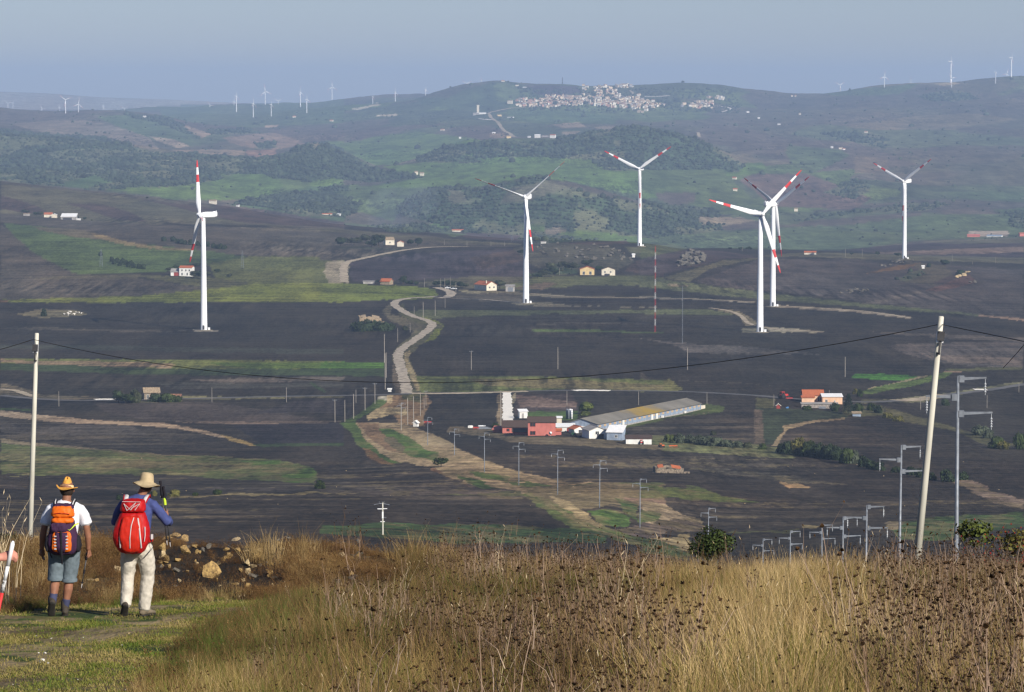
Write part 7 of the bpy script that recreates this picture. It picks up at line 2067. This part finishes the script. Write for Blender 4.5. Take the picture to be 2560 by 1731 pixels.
fused('shirt', [chain_geo([(0,0,.90,.175,.125),(0,.01,1.05,.165,.125),(0,.03,1.22,.178,.135),(.01,.05,1.38,.205,.135),(.02,.05,1.455,.165,.105),(.055,.06,1.515,.078,.075)], 20),
   chain_geo([(.12,.05,1.44,.072,.07),(.20,.04,1.41,.072,.070),(.28,.035,1.33,.066,.066),(.385,.04,1.195,.060,.060),(.392,.13,1.19,.054,.056),(.365,.25,1.215,.044,.046)], 16),
   chain_geo([(-.10,.05,1.44,.072,.07),(-.18,.05,1.40,.070,.070),(-.235,.06,1.32,.064,.066),(-.285,.12,1.19,.058,.060),(-.22,.25,1.175,.048,.050)], 16)], BLUES, h2, .009, 3, .016)
part('collar', ([(x+.06, y+.07, z) for x, y, z in lathe([(.075,1.505),(.068,1.545),(.062,1.54)], 18, False)[0]], lathe([(.075,1.505),(.068,1.545),(.062,1.54)], 18, False)[1]), BLUES, h2, True)
fused('trousers', [chain_geo([(0,0,.80,.155,.125),(0,0,.90,.182,.14),(0,0,.99,.168,.130)], 20),
   chain_geo([(-.085,0,.88,.115,.125),(-.11,.02,.70,.105,.110),(-.125,.05,.52,.084,.09),(-.13,.0,.36,.080,.086),(-.135,-.07,.20,.074,.080),(-.137,-.085,.155,.072,.078)], 18),
   chain_geo([(.085,0,.88,.115,.125),(.115,.02,.70,.108,.112),(.13,.045,.52,.086,.092),(.11,.03,.34,.082,.088),(.09,.01,.16,.076,.082),(.088,.008,.09,.074,.080)], 18)], BEIGE, h2, .009, 2, .022)
boot(h2, (-.150,-.085,.16), (-.185,.03,-.02), BOOT, up=(-.2,1,.55))
boot(h2, (.085,.005,.09), (.20,.17,.075), TANB)
brim_hat(h2, (.115,.09,1.705), .172, .180, .120, .092, .040, KHAKI, None, 0, (R(-6), R(7), 0), .014, 3)
ht_hair = part('hair', ball((.112,.075,1.665), .093, 2, (.88,.95,.9)), HAIR, h2, True)
# his red pack
pk2 = empty('backpack', b2 + Vector((0,0,0)), 0, 'large red backpack with pale zips and straps on the second hiker', 'backpack')
def pack_body(rows, n=24, sq=3.2):
    v, f = [], []
    for (cx_, cy_, z, rx, ry) in rows:
        for k in range(n):
            a = 2*math.pi*k/n; c, s = math.cos(a), math.sin(a)
            q = (abs(c)**sq + abs(s)**sq) ** (-1/sq)
            v.append((cx_ + c*q*rx, cy_ + s*q*ry, z))
    for i in range(len(rows)-1):
        for k in range(n):
            j = (k+1) % n; f.append((i*n+k, i*n+j, (i+1)*n+j, (i+1)*n+k))
    f.append(tuple(range(n-1,-1,-1))); f.append(tuple((len(rows)-1)*n+i for i in range(n)))
    return v, f
o = part('main_bag', pack_body([(-.035,-.20,.825,.10,.07),(-.035,-.205,.85,.150,.105),(-.045,-.215,.92,.200,.13),(-.05,-.215,1.02,.235,.14),(-.045,-.205,1.12,.232,.14),(-.035,-.19,1.22,.205,.13),(-.03,-.18,1.32,.165,.12),(-.03,-.17,1.36,.150,.11)]), REDPK, pk2, True)
o = part('lid', pack_body([(-.03,-.175,1.345,.150,.115),(-.025,-.18,1.38,.162,.13),(-.025,-.175,1.46,.155,.125),(-.02,-.16,1.50,.140,.105),(-.02,-.15,1.515,.10,.07)]), REDPK, pk2, True)
o = part('front_panel', pack_body([(-.03,-.335,.85,.085,.03),(-.035,-.35,.93,.125,.035),(-.04,-.355,1.05,.145,.04),(-.035,-.335,1.18,.14,.035),(-.03,-.31,1.29,.115,.03),(-.03,-.30,1.32,.10,.02)]), ORPK, pk2, True)
for nm, pts in [('zip',[(.0,-.338,1.30),(-.03,-.372,1.20),(-.045,-.398,1.05),(-.045,-.39,.92)]),('compression_strap',[(.05,-.335,1.29),(.07,-.365,1.18),(.085,-.39,1.05),(.095,-.375,.92)]),('compression_strap',[(-.125,-.32,1.28),(-.15,-.345,1.18),(-.18,-.355,1.05),(-.17,-.345,.92)]),('side_zip',[(.135,-.32,1.18),(.14,-.345,1.08),(.13,-.35,1.0)])]:
    part(nm, chain_geo([(*p, .009 if 'strap' in nm else .0055, .004) for p in pts], 8), STRAP, pk2, True)
part('cord', join(*[tube(a, b_, .0035, n=5) for a, b_ in [((-.13,-.29,1.47),(-.09,-.312,1.385)),((-.09,-.312,1.385),(.02,-.30,1.485)),((.02,-.30,1.485),(-.04,-.313,1.39)),((-.04,-.313,1.39),(-.13,-.29,1.47)),((.07,-.295,1.47),(.01,-.31,1.39)),((.07,-.295,1.47),(-.04,-.305,1.41)),((-.15,-.28,1.495),(.08,-.285,1.49))]]), STRAP, pk2)
for s in (-1, 1):
    part('shoulder_strap', chain_geo([(s*.11-.01,-.14,1.46,.026,.012),(s*.125,-.06,1.515,.028,.012),(s*.135,.06,1.535,.028,.012),(s*.13,.16,1.47,.026,.012),(s*.12,.19,1.32,.022,.012)], 10), STRAP, pk2, True)
    part('strap_edge', chain_geo([(s*.14-.01,-.14,1.462,.007,.013),(s*.155,-.06,1.517,.007,.013),(s*.165,.06,1.537,.007,.013),(s*.16,.16,1.47,.007,.012)], 8), REDPK, pk2, True)
part('hip_belt', ([(x*.205, y*.165 - .03, z) for x, y, z in lathe([(1.0,.96),(1.03,.99),(1.0,1.03)], 26, False)[0]], lathe([(1.0,.96),(1.03,.99),(1.0,1.03)], 26, False)[1]), REDPK, pk2, True)
part('buckle', boxg(.19,-.14,1.0,.215,-.09,1.06), STRAP, pk2)
part('hanging_strap', chain_geo([(.19,-.10,.99,.004,.004),(.215,-.12,.90,.004,.004),(.17,-.15,.84,.004,.004),(.10,-.17,.76,.004,.004)], 6), BLACKN, pk2)
for i, (x0, x1, z0, z1) in enumerate([(.235,.345,1.69,.86),(.275,.385,1.62,.84)]):
    pole_obj(b2 + Vector((x0 + .03, .33, z0)), b2 + Vector((x1, .36, z1)), .22, ['taller of the two black poles held upright by the second hiker','shorter black pole with yellow band held by the second hiker'][i])
part('pole_band', tube((0,0,0),(.008,0,-.09),.018,n=10), YGN, h2, loc=(.318,.335,1.47))

# ---- first hiker: white T-shirt, orange pack
b1 = base_at(162, 1541, YP); b1.z = ground_z(b1.x, b1.y)
h1 = empty('person', b1, 0, 'hiker seen from behind in white T-shirt, grey shorts and straw hat', 'person')
body1 = [chain_geo([(0,0,.78,.13,.10),(0,0,.88,.16,.115),(0,.01,1.02,.145,.10),(.01,.02,1.20,.165,.11),(.015,.03,1.34,.185,.11),(.02,.03,1.41,.13,.085),(.03,.03,1.47,.058,.06),(.035,.05,1.54,.055,.058)], 20),
   chain_geo([(-.09,0,.84,.10,.10),(-.10,.02,.62,.082,.085),(-.115,.02,.45,.058,.06),(-.125,-.03,.36,.060,.064),(-.13,-.10,.25,.045,.05),(-.135,-.15,.17,.038,.04)], 14),
   chain_geo([(.09,0,.84,.10,.10),(.075,.02,.62,.082,.085),(.055,.03,.45,.056,.06),(.045,.01,.34,.060,.066),(.02,0,.20,.045,.05),(.005,0,.11,.038,.04)], 14),
   chain_geo([(.15,.03,1.38,.058,.058),(.235,.03,1.30,.050,.052),(.285,.02,1.12,.042,.044),(.30,.03,1.0,.042,.044),(.295,.07,.84,.030,.028)], 12),
   chain_geo([(-.12,.03,1.38,.058,.058),(-.20,.03,1.30,.050,.052),(-.255,.01,1.10,.042,.044),(-.272,.02,1.0,.043,.045),(-.292,.07,.86,.030,.028)], 12)]
body1 += head_geo((.035,.07,1.60), (0,1,0)) + hand_geo((.295,.08,.835), (.05,.15,-1), (1,.1,.1), .95, 1, -1, True) + hand_geo((-.292,.075,.85), (0,.15,-1), (-1,.1,.1), .35)
fused('body', body1, SKIN, h1, .0085, 3)
fused('tshirt', [chain_geo([(0,0,.86,.17,.125),(0,.01,1.02,.165,.12),(.01,.02,1.20,.182,.13),(.015,.03,1.33,.205,.13),(.02,.03,1.40,.16,.105),(.03,.03,1.455,.082,.078)], 20),
   chain_geo([(.12,.03,1.38,.075,.07),(.20,.03,1.345,.075,.073),(.255,.03,1.26,.072,.072),(.282,.025,1.17,.073,.072)], 16),
   chain_geo([(-.09,.03,1.38,.075,.07),(-.165,.03,1.345,.075,.073),(-.215,.03,1.26,.072,.072),(-.238,.02,1.17,.073,.072)], 16)], TEE, h1, .009, 3, .015)
fused('shorts', [chain_geo([(0,0,.78,.15,.125),(0,0,.88,.178,.138),(0,0,.96,.165,.13)], 20),
   chain_geo([(-.09,0,.84,.118,.125),(-.10,.02,.66,.106,.108),(-.113,.02,.52,.098,.10),(-.115,.015,.475,.100,.102)], 18),
   chain_geo([(.09,0,.84,.118,.125),(.08,.02,.66,.106,.108),(.062,.03,.50,.092,.096),(.058,.03,.455,.094,.098)], 18)], SHORTS, h1, .009, 2, .018)
for x, y, z in ((-.115,.015,.475),(.058,.03,.455)):
    lv, lf = lathe([(.1,-.022),(.103,0),(.1,.022)], 20, False); part('cuff', ([(a+x, b_+y, c_+z) for a, b_, c_ in lv], lf), SHORTS, h1, True)
fused('sock', [chain_geo([(-.128,-.07,.29,.052,.056),(-.133,-.12,.22,.049,.053),(-.135,-.15,.17,.045,.048)], 14)], SOCK, h1, .007, 2)
fused('sock', [chain_geo([(.022,0,.21,.053,.057),(.01,0,.14,.049,.053),(.005,0,.10,.045,.048)], 14)], SOCK, h1, .007, 2)
boot(h1, (-.140,-.15,.19), (-.165,-.06,.02), BOOT, up=(-.15,1,.4))
boot(h1, (.003,0,.09), (-.02,.18,.075), BOOT)
part('hair', ball((.035,.055,1.60), .097, 3, (.9,.98,1.02)), HAIR, h1, True)
brim_hat(h1, (.035,.06,1.625), .132, .160, .140, .082, .004, STRAWHAT, BAND, 1.0, (R(-8), R(3), 0), .026, 5)
pk1 = empty('backpack', b1, 0, 'orange and dark purple backpack with black straps on the first hiker', 'backpack')
part('main_bag', pack_body([(.01,-.19,.80,.10,.07),(.01,-.20,.83,.17,.10),(.01,-.20,.92,.20,.115),(.01,-.195,1.02,.195,.115),(.01,-.18,1.12,.17,.105),(.01,-.17,1.22,.145,.10),(.01,-.165,1.28,.14,.095)]), PURPLE, pk1, True)
part('lid', pack_body([(.01,-.17,1.27,.145,.105),(.01,-.175,1.31,.150,.115),(.01,-.17,1.385,.135,.11),(.012,-.155,1.425,.125,.09),(.012,-.145,1.44,.09,.06)]), ORANGEN, pk1, True)
part('lid_top', pack_body([(.012,-.16,1.365,.140,.112),(.012,-.155,1.40,.138,.108),(.012,-.145,1.44,.115,.08),(.012,-.14,1.45,.08,.05)]), PURPLE, pk1, True)
part('middle_band', pack_body([(.01,-.20,1.20,.142,.105),(.01,-.20,1.24,.146,.11),(.01,-.19,1.29,.142,.105)]), ORANGEN, pk1, True)
part('upper_pocket', pack_body([(-.02,-.30,1.095,.09,.02),(-.02,-.31,1.12,.105,.028),(-.025,-.305,1.19,.105,.028),(-.025,-.29,1.225,.095,.02)]), PURPLE, pk1, True)
part('front_pocket', pack_body([(.01,-.30,.845,.115,.025),(.01,-.315,.90,.125,.03),(.01,-.31,1.02,.12,.03),(.01,-.295,1.13,.115,.025)]), ORANGEN, pk1, True)
part('front_flap', pack_body([(.008,-.335,.855,.045,.012),(.008,-.345,.93,.06,.014),(.008,-.34,1.03,.07,.014),(.008,-.325,1.10,.075,.014)]), PURPLE, pk1, True)
for s in (-1, 1):
    part('side_pocket', pack_body([(.01+s*.175,-.18,.83,.04,.07),(.01+s*.19,-.18,.92,.045,.085),(.01+s*.175,-.17,1.06,.04,.08)]), BLACKN, pk1, True)
    part('shoulder_strap', chain_geo([(s*.10+.015,-.13,1.38,.024,.012),(s*.115+.015,-.06,1.445,.026,.012),(s*.12+.015,.05,1.465,.026,.012),(s*.12+.015,.14,1.38,.024,.012),(s*.115+.015,.16,1.22,.02,.012)], 10), BLACKN, pk1, True)
    part('strap_edge', chain_geo([(s*.10+.015,-.145,1.39,.008,.012),(s*.115+.015,-.065,1.455,.008,.012),(s*.12+.015,.05,1.475,.008,.012)], 8), STRAP, pk1, True)
    for k in range(5): part('webbing_loop', boxg(.008+s*.072-.014,-.352,.89+k*.04,.008+s*.072+.014,-.338,.903+k*.04), STRAP, pk1)
part('zip', chain_geo([(-.09,-.29,1.335,.005,.004),(.0,-.30,1.345,.005,.004),(.11,-.29,1.33,.005,.004)], 6), REDPK, pk1)
part('hanging_strap', chain_geo([(.01,-.36,1.12,.012,.005),(.012,-.365,.98,.014,.005),(.012,-.35,.84,.014,.005),(.014,-.31,.70,.010,.005)], 8), BLACKN, pk1)
part('cord', chain_geo([(.09,-.30,1.14,.004,.004),(.11,-.33,1.13,.004,.004),(.135,-.31,1.15,.004,.004),(.17,-.26,1.19,.010,.006),(.21,-.24,1.205,.012,.006)], 6), YGN, pk1)
part('hip_belt', ([(x*.195, y*.155 - .02, z) for x, y, z in lathe([(1.0,.85),(1.03,.87),(1.0,.90)], 24, False)[0]], lathe([(1.0,.85),(1.03,.87),(1.0,.90)], 24, False)[1]), BLACKN, pk1, True)
part('belt_end', chain_geo([(-.17,-.14,.87,.007,.004),(-.15,-.17,.80,.007,.004),(-.13,-.18,.76,.007,.004)], 6), BLACKN, pk1)
pole_obj(b1 + Vector((.285,.07,.80)), b1 + Vector((.20,.10,.34)), .10, 'short dark pole hanging from the first hiker right hand')

# ---- third hiker, mostly outside the frame at the left: forearm, hand and pole
y3 = 21.0
hx = base_at(22, 1392, y3)
x3 = hx.x - .44; g3 = ground_z(x3, y3)
b3 = Vector((x3, y3, g3)); hz_ = hx.z - g3
h3 = empty('person', b3, 0, 'hiker at the left edge, only a reddish hand and wrist in view', 'person')
body3 = [chain_geo([(0,0,.80,.135,.10),(0,0,.92,.16,.115),(0,.01,1.05,.145,.10),(0,.02,1.25,.17,.115),(0,.02,1.38,.185,.11),(0,.02,1.46,.12,.085),(0,.03,1.52,.058,.06),(0,.05,1.60,.055,.058)], 20),
   chain_geo([(-.09,0,.86,.095,.10),(-.10,.04,.66,.08,.085),(-.105,.08,.48,.058,.062),(-.10,.0,.28,.055,.058),(-.10,-.05,.10,.04,.042)], 14),
   chain_geo([(.09,0,.86,.095,.10),(.10,.04,.66,.08,.085),(.105,.08,.48,.058,.062),(.10,.06,.28,.055,.058),(.10,.04,.10,.04,.042)], 14),
   chain_geo([(.16,.02,1.43,.058,.058),(.23,-.02,1.30,.050,.052),(.25,-.06,hz_-.02,.042,.044),(.31,-.03,hz_-.015,.037,.036),(.385,.0,hz_-.005,.029,.025)], 14),
   chain_geo([(-.16,.02,1.43,.058,.058),(-.24,.0,1.30,.050,.052),(-.27,.02,1.12,.042,.044),(-.26,.16,1.10,.034,.034)], 12)]
body3 += head_geo((0,.07,1.68)) + hand_geo((.39,.0,hz_-.004), (1,.12,.18), (.05,-.35,.95), 1.05, .95, 1, True) + hand_geo((-.26,.17,1.10), (0,1,.1), (0,-.1,1), .9)
fused('body', body3, SKIN2, h3, .007, 2)
fused('shirt', [chain_geo([(0,0,.88,.175,.13),(0,.01,1.05,.165,.125),(0,.02,1.25,.185,.13),(0,.02,1.38,.205,.13),(0,.02,1.46,.14,.10),(0,.03,1.50,.08,.075)], 20), chain_geo([(.12,.02,1.42,.07,.07),(.20,.0,1.36,.068,.068),(.235,-.03,1.28,.064,.064)], 14), chain_geo([(-.12,.02,1.42,.07,.07),(-.20,.0,1.36,.068,.068),(-.245,0,1.28,.064,.064)], 14)], GREYM := cloth('grey_shirt', (.25,.26,.28)), h3, .010, 3, .012)
fused('trousers', [chain_geo([(0,0,.80,.15,.125),(0,0,.96,.168,.13)], 18), chain_geo([(-.09,0,.88,.112,.12),(-.10,.04,.66,.098,.10),(-.105,.08,.48,.08,.085),(-.10,-.04,.12,.068,.072)], 16), chain_geo([(.09,0,.88,.112,.12),(.10,.04,.66,.098,.10),(.105,.08,.48,.08,.085),(.10,.045,.12,.068,.072)], 16)], BEIGE, h3, .010, 2, .015)
boot(h3, (-.10,-.05,.09), (-.11,.12,.075), BOOT); boot(h3, (.10,.04,.09), (.11,.22,.075), BOOT)
wv, wf = lathe([(.036,-.016),(.039,0),(.036,.016)], 18, False)
part('wrist_strap', ([(c_ + .352, a*.9 - .01, b_ + hz_ - .008) for a, b_, c_ in wv], wf), BLACKN, h3, True)
part('strap_stud', join(*[ball((.352, -.045 + .006*abs(k), hz_ - .008 + k*.012), .004, 1) for k in range(-2, 3)]), STRAP, h3)
part('hair', ball((0,.055,1.69), .098, 2, (.9,.98,1)), HAIR, h3, True)
pt0, pt1 = base_at(34, 1352, y3), base_at(-22, 1610, y3)
pt0.y -= .02
d3 = (pt1 - pt0); L3 = d3.length
t3 = empty('trekking_pole', pt0, 0, 'white, black and red trekking pole in the hand at the left edge', 'trekking pole')
t3.rotation_euler = d3.to_track_quat('Z', 'Y').to_euler()
part('grip', lathe([(.006,0),(.014,.02),(.013,.16)], 12), WHITE, t3, True)
part('upper_shaft', lathe([(.0115,.16),(.0115,.25)], 12), WHITE, t3, True)
part('lettered_band', lathe([(.0118,.25),(.0118,.33)], 12), mat('speckled_black', (.6,.6,.6), color2=(.02,.02,.02), scale=60, var=.1), t3, True)
part('lower_shaft', lathe([(.0112,.33),(.0108,L3+.35)], 12), RED, t3, True)
part('tip', lathe([(.008,L3+.35),(.003,L3+.42)], 10), DARKMETAL, t3, True)

# soft creases in the nylon of both packs
for pk in (pk1, pk2):
    for ch_ in pk.children:
        if ch_.name.split('.')[0] in ('main_bag', 'lid', 'front_panel', 'front_pocket', 'middle_band', 'upper_pocket', 'side_pocket', 'lid_top'):
            sb_ = ch_.modifiers.new('smooth', 'SUBSURF'); sb_.levels = 2; sb_.render_levels = 2
            tx_ = bpy.data.textures.new('creases', 'CLOUDS'); tx_.noise_scale = .045; tx_.noise_depth = 3
            dp_ = ch_.modifiers.new('creases', 'DISPLACE'); dp_.texture = tx_; dp_.strength = .024; dp_.mid_level = .55; dp_.texture_coords = 'LOCAL'

# ------------------------------------------------------------------ one label for each of a row of look-alikes
ORD = ['leftmost','second','third','fourth','fifth','sixth','seventh','eighth','ninth','tenth','eleventh','twelfth','thirteenth','fourteenth','fifteenth','sixteenth','seventeenth','eighteenth','nineteenth','twentieth','twenty-first','twenty-second','twenty-third','twenty-fourth','twenty-fifth','twenty-sixth']
bylab = {}
for o in SC.objects:
    if o.parent is None and o.get('label') and not o.get('kind'): bylab.setdefault(o['label'], []).append(o)
for lab, obs in bylab.items():
    if 1 < len(obs) <= 26 and not lab.startswith(('small hill village', 'tiny', 'small loose')):
        obs.sort(key=lambda o: o.location.x / o.location.y)
        for i, o in enumerate(obs):
            w = 'leftmost' if i == 0 else ('rightmost' if i == len(obs) - 1 else ORD[i] + ' from left')
            new = lab + ', ' + w
            if len(new.split()) <= 16: o['label'] = new
